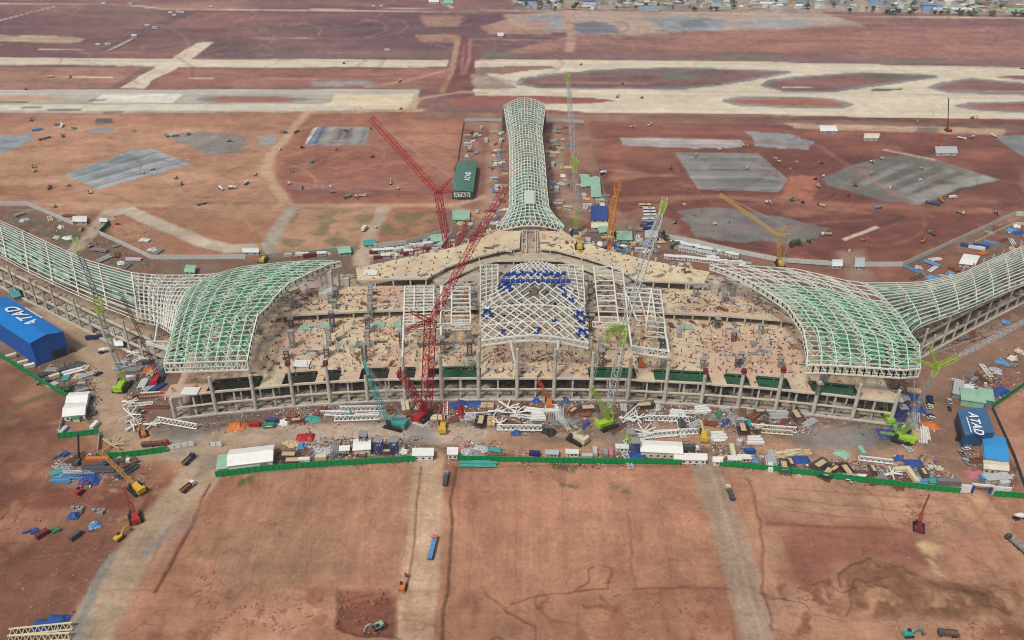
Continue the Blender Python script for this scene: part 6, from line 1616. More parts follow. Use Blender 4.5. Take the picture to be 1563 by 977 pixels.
crane('crawler_crane', 'pale yellow crane beyond the left rear wall with thin jib', 'crane', (402, 398), P('yellow'), [(388, 352, 3, mat('faded_yellow', (206, 168, 110), .6, .1, .5), 2.0), (341, 300, 25, mat('faded_yellow', (206, 168, 110), .6, .1, .5), 1.6)], size=.9)
crane('crawler_crane', 'yellow crane beyond the right rear wall with jib reaching left', 'crane', (1190, 404), P('yellow'), [(1188, 359, 2, 'yellow', 2.2), (1099, 297, 30, 'yellow', 1.8)], arms=[(1, 1200, 345, 2, 'yellow', 1.2), (1, 1207, 357, 0, 'yellow', 1.2)], ropes=[(3, 2), (4, 5)], size=.9)
crane('crawler_crane', 'lime and dark grey crane at the hall\'s left end', 'crane', (187, 592), P('lime'), [(184, 566, 2, 'lime', 3.2), (154, 482, 8, 'grey', 2.6), (148, 455, 10, 'lime', 3.8), (121, 385, 34, 'dark grey', 2.4), (114, 364, 40, 'lime', 2.8)], ropes=[(3, 5), (3, 6)], size=1.2)
crane('crawler_crane', 'red crane with dark thin boom beside the left roof corner', 'crane', (240, 582), REDC, [(235, 556, 3, 'red', 2.4), (184, 446, 20, 'black', 1.4)], size=1.0)
crane('crawler_crane', 'dark red lattice crane rising through the left white roof frames', 'crane', (250, 500), P('maroon'), [(236, 446, 3, 'red', 2.8), (205, 438, 4, REDC, 2.4)], arms=[(1, 330, 441, 12, 'pink', 1.6)], size=.9, z=0)
crane('crawler_crane', 'small maroon boomed crane near the lime crane at the left', 'crane', (196, 520), P('maroon'), [(180, 486, 6, 'dark grey', 1.4)], size=.8)
crane('crawler_crane', 'lime crane at the hall\'s right corner with long grey jib to the right', 'crane', (1376, 672), P('lime'), [(1384, 650, 1, 'lime', 2.0), (1424, 576, 6, 'grey', 2.0), (1430, 560, 8, 'lime', 3.0), (1462, 545, 14, 'lime', 2.2), (1563, 491, 45, 'silver', 2.0), (1640, 450, 65, 'silver', 2.0)],
    mast=(1394, 649, -4, 'lime', 1.2), arms=[(3, 1397, 549, 2, 'lime', 1.8), (3, 1418, 529, 6, 'lime', 1.6), (0, 1344, 660, -4, 'lime', 1.3), (0, 1366, 648, 3, 'lime', 1.2)], ropes=[(8, 5), (9, 4), (8, 9), (7, 12), (8, 7)], size=1.2, deg=150)
crane('mobile_crane', 'small lime crane inside the right front bay of the hall', 'crane', (1353, 640), P('lime'), [(1351, 604, 3, 'lime', 2.0), (1373, 588, 12, 'dark grey', 1.0)], track=False, colr='lime')
crane('crawler_crane', 'cream crawler crane with short white boom lowered left', 'crane', (881, 672), P('cream'), [(868, 655, 3, 'cream', 1.8), (849, 629, 10, 'white', 2.0)], arms=[(0, 887, 656, -2, 'cream', 1.2)], ropes=[(3, 2), (3, 4)], size=1.15, deg=140)
crane('mobile_crane', 'small yellow truck crane left of the white girders by the right road', 'crane', (1074, 668), P('yellow'), [(1070, 642, 4, 'solid:cream', 1.2)], track=False, colr='yellow', deg=80)
crane('mobile_crane', 'orange truck crane with red boom right of the giant red crane', 'crane', (676, 655), P('yellow'), [(676, 634, 2, 'solid:orange', 1.4), (678, 613, 4, 'red', 2.0)], track=False, colr='orange', deg=90)
crane('mobile_crane', 'red boomed crane against the centre of the hall front', 'crane', (838, 618), P('orange'), [(830, 597, 3, mat('orange_boom', (216, 92, 74), .5, .1, .5), 2.0), (820, 576, 6, mat('orange_boom', (216, 92, 74), .5, .1, .5), 1.6), (827, 567, 7, 'black', .8)], track=False, colr='orange')
crane('deck_crane', 'rusty orange crane standing among the right hall trusses', 'crane', (978, 556), P('orange'), [(979, 520, 2, mat('rust_boom', (176, 112, 74), .7, .15, .5), 2.0), (984, 462, 8, mat('rust_boom', (176, 112, 74), .7, .15, .5), 1.6)], size=.8, z=Z2, track=False, colr='orange')
crane('deck_crane', 'amber crane parked on the right arm of the curved deck', 'crane', (884, 378), P('yellow'), [(882, 362, 2, mat('amber_boom', (222, 172, 84), .6, .1, .5), 3.0), (896, 350, 6, 'cream', 1.4)], size=.9, z=Z4, arms=[(0, 872, 392, -4, 'yellow', 1.2)])
crane('deck_crane', 'faint amber crane inside the left hall trusses', 'crane', (713, 500), P('orange'), [(711, 440, 6, mat('rust_boom', (176, 112, 74), .7, .15, .5), 2.2)], size=.7, z=Z2, track=False, colr='orange')
crane('crawler_crane', 'yellow crawler crane in the lower left yard with thin boom leaning left', 'crane', (210, 748), P('yellow'), [(196, 732, 2, 'yellow', 1.6), (152, 688, 10, mat('boom_tan', (206, 158, 92), .6, .1, .5), 1.4)], size=1.0, deg=140)
crane('crawler_crane', 'dark red crawler crane above the yellow excavator in the lower left', 'crane', (207, 792), P('red'), [(198, 768, 3, 'maroon', 1.8), (188, 744, 6, 'red', 1.2)], size=.9, deg=120)
crane('drilling_rig', 'red drilling rig with leaning mast on the right field', 'drilling rig', (1402, 806), P('maroon'), [(1406, 785, 1, 'red', 1.6), (1419, 754, 5, 'solid:maroon', 1.0)], size=.75, deg=70)
crane('crawler_crane', 'far red crane with black tip beyond the striped grey pad', 'crane', (1447, 200), P('red'), [(1447, 186, 1, 'solid:red', 1.4), (1448, 150, 3, 'solid:black', .9)], size=.8)
crane('crawler_crane', 'far leaning red crane beside the ribbed grey huts', 'crane', (1432, 228), P('red'), [(1433, 219, 1, 'solid:red', 1.2), (1436, 204, 3, 'solid:red', .9)], size=.6)
crane('crawler_crane', 'orange excavator crane arm beside the left steel piles', 'crane', (219, 663), P('orange'), [(213, 652, 1, 'solid:orange', 1.0), (206, 642, 3, 'solid:orange', .8)], size=.65, deg=120)
crane('piling_rig', 'slim black piling mast below the twin white tents', 'piling rig', (120, 706), P('dark grey'), [(120, 690, 1, 'solid:black', 1.0), (119.5, 662, 1, 'solid:black', .8)], size=.6)

# ================================================================ big steel on the ground, trucks and machines by hand
def pl(kind, px, py, deg, c, label=None, s=1.0, r=5):
    occ(px, py, r); return place(kind, px, py, deg, c, label=label, s=s)
for a in [('longtruck', 660, 841, 84, 'pink/light blue', 'long truck carrying blue round drums on the centre road'), ('truck', 680, 735, 88, 'grey/dark grey', 'grey lorry parked at the top of the centre road'),
    ('dump', 285, 748, 62, 'white/maroon', 'white cabbed dump truck with dark red body on the left haul road'), ('dump', 287, 706, 70, 'dark blue/dark blue', 'dark blue dump truck near the left road junction'),
    ('truck', 1115, 757, 96, 'cream/dark grey', 'cream cabbed lorry at the edge of the right hand road'), ('mixer', 1556, 792, 5, 'blue', 'blue cabbed mixer truck at the right picture edge'),
    ('longtruck', 1556, 838, 110, 'dark grey/grey', 'dark articulated lorry on the far right road'), ('longtruck', 234, 680, 6, 'red/brown', 'red truck with rusty load at the bend of the left haul road'),
    ('container', 389, 650, 3, 'red', None), ('container', 411, 652, 6, 'green', 'bright green container with white stripe left of the front road'), ('container', 415, 644, 6, 'blue', None), ('tarp', 434, 646, 0, 'white', None),
    ('bigtarp', 362, 651, 5, 'orange', 'bright orange tarpaulin heap beside the left front road'), ('longtruck', 146, 517, 8, 'white/dark blue', 'white cabbed lorry with blue load behind the left site road'),
    ('mixer', 160, 538, 25, 'white', 'white mixer truck beside the small square canopy'), ('box', 556, 352, 75, 'white/white', 'white box truck parked on the rear access road'), ('car', 574, 348, 80, 'white', None),
    ('excavator', 183, 822, 60, 'yellow', 'yellow excavator beside the left haul road'), ('excavator', 122, 752, 70, 'red', 'red excavator in the lower left dark soil'), ('excavator', 577, 958, 215, 'pale green', 'green and cream excavator digging beside the centre road'),
    ('excavator', 615, 897, 85, 'orange', 'orange excavator left of the centre road'), ('excavator', 1386, 970, 5, 'teal', 'turquoise excavator at the lower right edge'), ('dump', 1450, 970, 175, 'dark grey/dark grey', 'dark dump truck right of the turquoise excavator'),
    ('container', 65, 818, 55, 'maroon', 'dark red container in the lower left field'), ('container', 116, 820, 62, 'dark grey', None), ('tarp', 145, 803, 30, 'light blue', None), ('crates', 80, 812, 40, 'green', None), ('tarp', 112, 788, 0, 'blue', None), ('crates', 118, 778, 0, 'grey', None), ('crates', 150, 782, 0, 'grey', None), ('crates', 48, 813, 30, 'blue', None),
    ('longtruss', 65, 962, 8, 'cream', 'upper cream truss lying in the bottom left corner'), ('longtruss', 62, 975, 4, 'cream', 'lower cream truss lying in the bottom left corner'), ('bigtarp', 68, 955, 0, 'blue', None), ('bigtarp', 88, 948, 0, 'blue', None),
    ('longtruss', 272, 648, -14, 'white', 'long white truss lying slanted before the hall\'s left corner'), ('node', 233, 650, 20, 'white', None), ('bignode', 200, 636, 0, 'white', None), ('node', 205, 645, 30, 'silver', None), ('node', 199, 617, 0, 'white', None), ('node', 204, 653, 70, 'white', None),
    ('ladder', 215, 618, 10, 'white', None), ('truss', 226, 606, 8, 'rusty', None), ('ladder', 240, 622, 0, 'rusty', None), ('bignode', 172, 682, 10, 'tan', None), ('pipes', 231, 603, 5, 'cream', None),
    ('longtruss', 552, 626, 2, 'white', None), ('truss', 512, 633, -3, 'white', None), ('longtruss', 545, 640, 4, 'white', None), ('ladder', 516, 630, 3, 'white', None), ('ladder', 560, 634, 6, 'white', None), ('heap', 478, 639, 0, 'teal', None),
    ('bignode', 775, 625, 0, 'white', None), ('bignode', 786, 633, 50, 'white', None), ('node', 758, 630, 20, 'white', None), ('ladder', 797, 636, -10, 'white', None), ('girders', 822, 638, 5, 'white', None), ('girders', 843, 626, 5, 'white', None), ('longtruss', 793, 655, 0, 'white', 'long white truss lying flat before the hall centre'), ('ladder', 730, 633, 5, 'white', None),
    ('tarp', 818, 613, 0, 'blue', None), ('tarp', 863, 612, 0, 'blue', None), ('bigtarp', 700, 617, 40, 'blue', None), ('bigtarp', 726, 617, 0, 'blue', None), ('heap', 838, 659, 0, 'black', None), ('truss', 703, 628, 100, 'red', None), ('tarp', 788, 662, 0, 'blue', None),
    ('truss', 963, 632, 52, 'white', None), ('node', 958, 642, 0, 'white', None), ('node', 973, 641, 60, 'white', None), ('longtruss', 1018, 641, -2, 'white', None), ('girders', 1034, 633, 2, 'white', None), ('bignode', 982, 662, 30, 'white', None), ('longtruss', 1000, 666, 8, 'white', None), ('longtruss', 1030, 662, 5, 'white', None), ('ladder', 1040, 657, 90, 'white', None), ('truss', 975, 671, 20, 'white', None),
    ('ladder', 1060, 630, 0, 'white', None), ('girders', 1072, 627, 10, 'white', None), ('shortpipes', 1096, 672, 5, 'white', None), ('girders', 1097, 667, 4, 'white', None), ('girders', 1153, 674, 0, 'white', None), ('longtruss', 1180, 656, -6, 'white', 'long white lattice truss left of the grey wet patch'), ('truss', 1185, 661, -6, 'cream', None), ('container', 1144, 691, 5, 'blue', None), ('tank', 1128, 678, 0, 'silver', None),
    ('longcontainer', 1118, 693, 85, 'cream', None), ('pipes', 1180, 700, 85, 'silver', None), ('pipes', 1175, 708, 80, 'silver', None), ('container', 1175, 716, 80, 'white', None),
    ('bluetower', 1373, 640, 5, 'blue', 'tall blue shoring tower right of the hall corner'), ('bluetower', 1376, 626, 0, 'blue', 'rear blue shoring tower right of the hall corner'), ('bigtarp', 1392, 606, 0, 'blue', None), ('bigtarp', 1399, 626, 0, 'blue', None), ('bigtarp', 1353, 661, 0, 'blue', None), ('bigtarp', 1371, 667, 0, 'blue', None),
    ('bigtarp', 1382, 660, 0, 'dark blue', None), ('timber', 1399, 662, 10, 'tan', None), ('timber', 1394, 670, 5, 'tan', None), ('bigtarp', 1420, 650, 0, 'orange', None), ('pipes', 1412, 663, 75, 'white', None), ('pipes', 1408, 668, 70, 'white', None), ('beams', 1393, 648, 80, 'silver', None), ('beams', 1398, 638, 70, 'silver', None),
    ('bigtarp', 1528, 596, 20, 'blue', 'bright blue tarpaulin heap against the green hoarding at right'), ('bigtarp', 1516, 600, 0, 'blue', None), ('tarp', 1535, 492, 0, 'light blue', None), ('beams', 1480, 572, 60, 'purple grey', None),
    ('pickup', 1449, 614, 80, 'white', None), ('car', 1449, 625, 78, 'black', None), ('car', 1418, 607, 10, 'black', None), ('car', 1419, 611, 10, 'dark blue', None), ('car', 1419, 616, 8, 'black', None), ('car', 1418, 620, 8, 'white', None), ('car', 1419, 623.5, 8, 'white', None), ('car', 1420, 635, 8, 'dark blue', None), ('car', 1421, 638.5, 8, 'white', None),
    ('car', 1476, 682, 10, 'grey', None), ('car', 1475, 686, 8, 'white', None), ('pickup', 1461, 670, 60, 'black', None), ('pickup', 1467, 693, 100, 'grey', None), ('pickup', 1476, 706, 105, 'silver', None), ('car', 1454, 581, 0, 'white', None), ('car', 1504, 588, 70, 'white', None),
    ('bluetower', 556, 681, 0, 'dark blue', None), ('bluetower', 579, 690, 0, 'blue', None), ('bluetower', 602, 690, 0, 'blue', None), ('rack', 590, 692, 0, 'dark grey', None), ('bigtarp', 466, 668, 0, 'red', None), ('bigrack', 441, 697, 0, 'dark grey', None), ('bigrack', 447, 706, 3, 'dark grey', None),
    ('crates', 480, 686, 0, 'silver', None), ('heap', 495, 688, 0, 'silver', None), ('container', 465, 705, 3, 'white', None), ('container', 490, 701, 3, 'cream', None), ('crates', 610, 683, 0, 'cream', None), ('tarp', 616, 689, 0, 'white', None), ('heap', 444, 676, 0, 'tan', None),
    ('container', 816, 695, -3, 'dark blue', None), ('cabin', 842, 696, 0, 'cream/silver', None), ('cabin', 873, 695, 0, 'white/white', None), ('container', 896, 699, 0, 'silver', None), ('container', 908, 692, 88, 'silver', None), ('container', 924, 693, 90, 'grey', None), ('container', 932, 694, 90, 'pink', None), ('cabin', 949, 687, 0, 'white/white', None), ('bluetower', 968, 692, 0, 'blue', None),
    ('bigtarp', 975, 697, 0, 'blue', None), ('bluetower', 961, 678, 0, 'lime', None), ('box', 1051, 688, 5, 'white/dark grey', None), ('cabin', 1120, 705, 0, 'cream/white', None), ('cabin', 1135, 703, 0, 'cream/white', None), ('tarp', 1137, 697, 0, 'orange', None), ('tarp', 1150, 702, 0, 'light blue', None),
    ('heap', 710, 689, 0, 'silver', None), ('heap', 724, 692, 0, 'grey', None), ('heap', 733, 685, 0, 'silver', None), ('tarp', 706, 685, 0, 'pink', None), ('beams', 735, 704, 2, 'teal', None), ('pipes', 720, 709, 2, 'teal', None), ('pipes', 742, 710, 1, 'teal', None),
    ('longcontainer', 1447, 738, -3, 'purple grey', None), ('longcontainer', 1391, 728, 95, 'cream', None), ('tarp', 1408, 736, 0, 'light blue', None), ('bigtarp', 1395, 708, 0, 'blue', None), ('bigtarp', 1222, 702, 5, 'blue', None), ('timber', 1196, 695, 10, 'cream', None), ('timber', 1212, 692, 5, 'cream', None), ('timber', 1226, 693, 8, 'tan', None), ('timber', 1190, 699, 10, 'tan', None), ('truss', 1336, 704, -10, 'white', None),
    ('tarp', 1372, 701, 0, 'blue', None), ('container', 1314, 691, 95, 'pale green', None), ('heap', 1285, 692, 0, 'pale green', None), ('tank', 1534, 741, 0, 'silver', None), ('tank', 1528, 742, 0, 'silver', None), ('longcabin', 1520, 733, 8, 'cream/silver', None), ('cabin', 1505, 733, 5, 'light blue/light blue', None), ('bigtarp', 1488, 724, 0, 'pink', None),
    ('container', 18, 546, 35, 'cream', None), ('container', 36, 556, 30, 'cream', None), ('container', 46, 561, 30, 'white', None), ('container', 84, 577, 35, 'cream', None), ('bigtarp', 82, 565, 0, 'grey', None), ('heap', 118, 556, 0, 'dark grey', None), ('beams', 72, 571, 30, 'dark grey', None), ('beams', 90, 566, 25, 'dark grey', None), ('pipes', 112, 568, 30, 'white', None), ('truck', 100, 540, 35, 'maroon/brown', None), ('pickup', 150, 572, 50, 'dark blue', None), ('container', 145, 652, 80, 'white', None), ('longtruck', 176, 708, 5, 'white/dark grey', None), ('heap', 100, 655, 0, 'grey', None), ('container', 98, 660, 80, 'silver', None),
    ('pipes', 145, 712, 5, 'dark grey', None), ('pipes', 160, 718, 3, 'dark grey', None), ('pipes', 195, 720, 60, 'dark grey', None), ('longcontainer', 150, 704, 3, 'orange', None), ('beams', 110, 724, 5, 'silver', None), ('beams', 95, 733, 0, 'light blue', None), ('bigtarp', 138, 733, 0, 'blue', None), ('truss', 120, 728, 4, 'light blue', None),
    ('bigtarp', 229, 566, 0, 'orange', 'orange tarpaulin pile beside the left roof corner'), ('bluetower', 248, 570, 0, 'light blue', None), ('beams', 236, 584, 60, 'blue', None), ('beams', 241, 592, 62, 'blue', None), ('beams', 230, 592, 60, 'silver', None), ('pipes', 240, 566, 65, 'cream', None), ('bigtarp', 252, 602, 0, 'pink', None), ('truck', 226, 555, 0, 'maroon/dark grey', None),
    ('node', 205, 541, 0, 'white', None), ('ladder', 219, 546, 50, 'white', None), ('ladder', 190, 560, 30, 'silver', None), ('beams', 205, 565, 10, 'grey', None), ('node', 187, 556, 20, 'silver', None)]:
    pl(*a)
# extra: stripe on the green container
g = [o for o in THINGS if o.get('label', '').startswith('bright green container')][0]
mb = MB(); mb.box((0, -1.32, 1.2), (3.6, .05, .8)); mb.build('side_stripe', WH, g)

# machines in the middle ground
MACH = [('dozer', 52, 256, 'yellow'), ('roller', 53, 262, 'cream'), ('excavator', 138, 295, 'cream'), ('roller', 105, 284, 'dark grey'), ('dump', 76, 287, 'dark grey/brown'), ('roller', 218, 265, 'cream'), ('roller', 233, 259, 'cream'), ('roller', 84, 316, 'black'), ('dozer', 269, 273, 'yellow'),
 ('dozer', 277, 282, 'grey'), ('mixer', 337, 289, 'white'), ('mixer', 354, 288, 'white'), ('mixer', 376, 281, 'white'), ('dozer', 391, 268, 'cream'), ('truck', 309, 312, 'dark grey/grey'), ('dump', 124, 351, 'yellow/cream'), ('pickup', 180, 343, 'red'), ('excavator', 139, 377, 'black'), ('truck', 255, 208, 'grey/dark grey'), ('truck', 268, 208, 'cream/dark grey'), ('excavator', 288, 206, 'dark grey'), ('excavator', 350, 216, 'black'),
 ('longcontainer', 57, 199, 'light blue'), ('longcontainer', 95, 193, 'white'), ('container', 113, 197, 'teal'), ('longtruck', 70, 212, 'brown/black'), ('longtruck', 95, 207, 'brown/black'), ('truck', 88, 191, 'white/grey'), ('excavator', 48, 184, 'dark grey'), ('dozer', 40, 137, 'black'), ('truck', 78, 118, 'cream/white'), ('truck', 107, 118, 'cream/grey'), ('roller', 205, 200, 'tan'),
 ('excavator', 477, 248, 'teal'), ('excavator', 446, 262, 'dark grey'), ('roller', 441, 281, 'white'), ('dozer', 461, 288, 'black'), ('roller', 505, 287, 'white'), ('roller', 508, 294, 'black'), ('excavator', 596, 281, 'pale green'), ('roller', 607, 289, 'cream'), ('truck', 532, 301, 'green/dark grey'), ('excavator', 544, 301, 'cream'), ('dump', 551, 300, 'cream/cream'), ('dump', 452, 203, 'brown/brown'), ('tank', 432, 203, 'dark grey'), ('excavator', 436, 203, 'teal'), ('pickup', 427, 229, 'white'), ('car', 393, 268, 'cream'), ('dozer', 461, 226, 'brown'), ('dozer', 513, 229, 'white'), ('dozer', 569, 240, 'brown'), ('roller', 565, 197, 'black'), ('excavator', 527, 200, 'dark grey'), ('excavator', 525, 97, 'dark grey'), ('truck', 610, 125, 'white/grey'), ('car', 551, 166, 'white'), ('roller', 612, 167, 'brown'),
 ('excavator', 950, 128, 'grey'), ('dump', 1095, 128, 'grey/dark grey'), ('excavator', 942, 149, 'dark grey'), ('dozer', 980, 150, 'dark grey'), ('dozer', 887, 99, 'dark grey'), ('box', 1062, 238, 'black/black'), ('excavator', 964, 195, 'cream'), ('excavator', 991, 192, 'cream'), ('dozer', 1024, 258, 'black'), ('roller', 1098, 229, 'white'), ('roller', 1140, 258, 'white'), ('excavator', 1136, 224, 'yellow'), ('roller', 1216, 249, 'yellow'), ('roller', 1206, 260, 'yellow'), ('excavator', 1188, 247, 'cream'), ('excavator', 1254, 250, 'grey'), ('excavator', 1330, 248, 'cream'), ('roller', 1346, 243, 'cream'), ('roller', 1330, 266, 'yellow'), ('roller', 1406, 258, 'yellow'), ('roller', 1404, 276, 'white'), ('roller', 1358, 288, 'white'), ('dozer', 1305, 284, 'red'), ('roller', 1257, 270, 'white'), ('dump', 1249, 285, 'red/white'), ('dozer', 1245, 274, 'maroon'), ('dozer', 1295, 300, 'maroon'), ('excavator', 1171, 310, 'white'), ('excavator', 1209, 306, 'green'), ('dozer', 1225, 310, 'blue'), ('dump', 1255, 315, 'brown/cream'), ('truck', 1341, 318, 'light blue/dark grey'), ('excavator', 1235, 369, 'green'), ('excavator', 1317, 368, 'orange'), ('excavator', 1408, 370, 'orange'), ('dump', 1424, 358, 'grey/brown'), ('truck', 1263, 359, 'white/tan'), ('roller', 1296, 385, 'white'), ('dump', 1464, 325, 'cream/grey'), ('box', 1453, 303, 'white/white'), ('truck', 1437, 308, 'pink/orange'), ('longtruck', 1425, 312, 'blue/blue'), ('dozer', 1526, 20, 'black'), ('excavator', 1560, 105, 'grey'), ('excavator', 1484, 181, 'grey'), ('truck', 1400, 188, 'grey/grey'), ('pickup', 1045, 313, 'white'), ('dozer', 1030, 341, 'black'), ('excavator', 1520, 326, 'grey'), ('truck', 1466, 212, 'white/white'), ('truck', 1482, 211, 'white/light blue'), ('truck', 1517, 209, 'white/white'), ('roller', 1090, 343, 'white'), ('roller', 1112, 340, 'grey'), ('roller', 1062, 330, 'grey')]
for i, (k, x, y, c) in enumerate(MACH): place(k, x, y, (i*67) % 360, c.replace('black', 'grey').replace('dark grey', 'grey'), s=.85)
# buses by the right wing
for i, (x, y, c) in enumerate([(990, 322, 'white'), (991, 327, 'white'), (992, 332, 'white'), (989, 338, 'white'), (988, 343, 'blue'), (990, 350, 'blue'), (984, 316, 'cream')]): place('bus', x, y, 3, c, group='buses parked in a row')
for i, (x, y, c, d) in enumerate([(856, 309, 'blue', 92), (758, 345, 'white', 80), (688, 375, 'white', 60), (960, 380, 'white', 30), (952, 380, 'pink', 0), (1046, 394, 'white', -10), (880, 304, 'white', 5), (920, 266, 'white', 40)]): place(('pickup', 'mixer', 'box')[i % 3] if i % 3 != 2 else 'car', x, y, d, c)
# pier yard
ry = random.Random(21)
for (x0, y0, x1, y1, n) in ((712, 192, 742, 242, 14), (752, 200, 772, 325, 34), (838, 200, 850, 300, 26), (850, 195, 868, 330, 20), (700, 320, 760, 370, 26), (884, 262, 925, 330, 24), (860, 345, 930, 380, 22), (645, 360, 690, 390, 26), (930, 345, 1010, 392, 34)):
    for _ in range(n):
        x, y = ry.uniform(x0, x1), ry.uniform(y0, y1)
        k = ry.choice(['container', 'crates', 'crates', 'timber', 'beams', 'shortpipes', 'tarp', 'rack', 'cabin', 'heap', 'ladder', 'plate']); c = ry.choice(['white', 'silver', 'cream', 'grey', 'silver', 'grey', 'brown', 'tan', 'light blue', 'rusty'])
        place(k, x, y, ry.choice([0, 90, 10, 80])+ry.uniform(-8, 8), 'white/silver' if k == 'cabin' else c)
# cabin rows behind the deck's right arm, goods behind the left arm
for (p0, p1, n, cols) in (((1030, 373), (1080, 383), 9, ['white/white', 'cream/white']), ((1035, 380), (1085, 391), 8, ['white/silver', 'cream/silver']), ((1020, 394), (1090, 402), 9, ['white/white']), ((1095, 385), (1120, 392), 5, ['cream/pale green', 'white/white'])):
    for i in range(n):
        t_ = i/(n-1); place('cabin', p0[0]+(p1[0]-p0[0])*t_, p0[1]+(p1[1]-p0[1])*t_+ry.uniform(-1, 1), -8+ry.uniform(-4, 4), ry.choice(cols))
for (p0, p1, n) in (((440, 392), (500, 388), 8), ((570, 388), (660, 372), 16), ((575, 395), (665, 381), 14), ((1085, 398), (1140, 404), 9)):
    for i in range(n):
        t_ = i/(n-1); k = ry.choice(['container', 'cabin', 'container', 'crates', 'tarp', 'longcontainer']); c = ry.choice(['white', 'silver', 'cream', 'pink', 'maroon', 'white'])
        place(k, p0[0]+(p1[0]-p0[0])*t_, p0[1]+(p1[1]-p0[1])*t_+ry.uniform(-2, 2), 8+ry.uniform(-10, 10), c+'/white' if k == 'cabin' else c)
# yards behind both wings
for (x0, y0, x1, y1, n) in ((20, 325, 110, 385, 14), (130, 365, 260, 408, 14), (1390, 395, 1470, 425, 12), (1500, 345, 1563, 380, 12), (40, 440, 140, 500, 18), (1440, 495, 1563, 560, 26)):
    for _ in range(n):
        x, y = ry.uniform(x0, x1), ry.uniform(y0, y1)
        if not free(x, y, 4): continue
        k = ry.choice(['crates', 'timber', 'beams', 'pipes', 'tarp', 'heap', 'plate', 'rebar', 'ladder']); c = ry.choice(['white', 'silver', 'rusty', 'grey', 'light blue', 'brown', 'cream', 'purple grey'])
        occ(x, y, 4); place(k, x, y, ry.uniform(0, 180), c)
for a in (('longcontainer', 1478, 377, -25, 'blue'), ('longcontainer', 1490, 380, -25, 'white'), ('longcontainer', 1497, 377, -25, 'blue'), ('bigtarp', 1545, 352, 0, 'light blue'), ('bigtarp', 1555, 356, 0, 'blue'), ('tarp', 1552, 346, 0, 'white'), ('bigtarp', 1424, 424, 0, 'light blue'), ('timber', 1500, 388, 30, 'orange')): place(*a)
# front yards, filled up to both sides of the haul road
ZONES = [((120, 545), (245, 620), 16), ((115, 560), (150, 640), 8), ((60, 560), (140, 590), 14), ((395, 640), (480, 660), 8), ((455, 665), (630, 706), 62), ((420, 618), (600, 640), 24), ((600, 620), (760, 645), 22), ((700, 676), (760, 700), 14), ((760, 615), (900, 650), 22), ((800, 686), (960, 704), 22),
         ((940, 615), (1075, 655), 22), ((1040, 670), (1110, 702), 18), ((1075, 620), (1240, 660), 30), ((1115, 685), (1200, 718), 20), ((1180, 692), (1340, 732), 60), ((1330, 700), (1400, 738), 24), ((1390, 700), (1470, 742), 28), ((1360, 590), (1425, 680), 22), ((1440, 560), (1520, 605), 18), ((1480, 715), (1545, 745), 12), ((1450, 690), (1500, 725), 8), ((85, 695), (210, 735), 14)]
RARE = dict(rack=6, rebar=5, crates=10, heap=6, beams=9, timber=7, shortpipes=7, pipes=5, container=5, tarp=4, plate=8, ladder=3, node=2, girders=1, bigrack=5, bluetower=1, truss=1)
kk = [k for k, v in RARE.items() for _ in range(v)]
CC = dict(rack=['dark grey', 'grey', 'rusty'], bigrack=['dark grey', 'black'], rebar=['rusty', 'brown'], crates=['grey', 'silver', 'blue', 'cream', 'brown', 'dark grey', 'tan'], heap=['grey', 'silver', 'brown', 'tan'], beams=['silver', 'rusty', 'grey', 'blue', 'white'], timber=['tan', 'cream', 'brown'],
    shortpipes=['white', 'silver', 'rusty', 'teal'], pipes=['white', 'silver', 'dark grey'], container=['blue', 'cream', 'white', 'silver', 'grey', 'silver'], tarp=['blue', 'silver', 'light blue', 'brown', 'grey', 'green'], plate=['tan', 'silver', 'brown', 'teal'], ladder=['white', 'silver', 'rusty'], node=['white'], girders=['white'], bluetower=['blue'], truss=['silver', 'rusty'])
for (a, b, n) in ZONES:
    k_ = 0
    for _ in range(n*4):
        if k_ >= n: break
        x, y = ry.uniform(a[0], b[0]), ry.uniform(a[1], b[1])
        if 262 < x < 1372 and y < 612+max(0, (abs(x-816)-200))*.075+8: continue
        if 455 < x < 640 and y > 702-(x-455)*.02: continue
        if x > 1100 and y > 706+(x-1100)*.125: continue
        if not free(x, y, 4): continue
        k = ry.choice(kk)
        if x > 1180 and y > 690 and ry.random() < .5: k = ry.choice(['bigrack', 'rack', 'beams', 'rebar'])
        occ(x, y, 3.6); place(k, x, y, ry.choice([0, 90, 45])+ry.uniform(-15, 15), ry.choice(CC[k])); k_ += 1

# ================================================================ things standing on the decks
def scr(z0, z1, n, seed, zone):
    r = random.Random(seed); out = []
    while len(out) < n:
        x, y = r.uniform(zone[0], zone[2]), r.uniform(zone[1], zone[3]); out.append((x, y))
    return out
TOWERS = [(452, 482, 13), (445, 500, 9), (447, 530, 14), (438, 548, 8), (512, 482, 15), (508, 500, 15), (503, 527, 13), (499, 545, 9), (566, 487, 16), (562, 507, 10), (562, 530, 14), (557, 550, 12), (617, 510, 15), (614, 530, 14), (677, 515, 14), (676, 540, 10), (716, 520, 14), (717, 545, 16), (718, 562, 8), (902, 505, 14), (916, 540, 15), (917, 560, 12), (956, 520, 14), (1010, 540, 16), (1011, 560, 12), (1008, 520, 14), (1072, 562, 8), (1125, 560, 8), (1190, 560, 8), (1094, 500, 6), (1160, 510, 6), (1119, 520, 6), (1255, 585, 10), (1248, 600, 9), (1130, 553, 6)]
for i, (x, y, hgt_) in enumerate(TOWERS): place('tower' if hgt_ > 9 else 'shorttower', x, y, (i*13) % 20-10, ('grey', 'dark grey')[i % 2], z=Z2+.05)
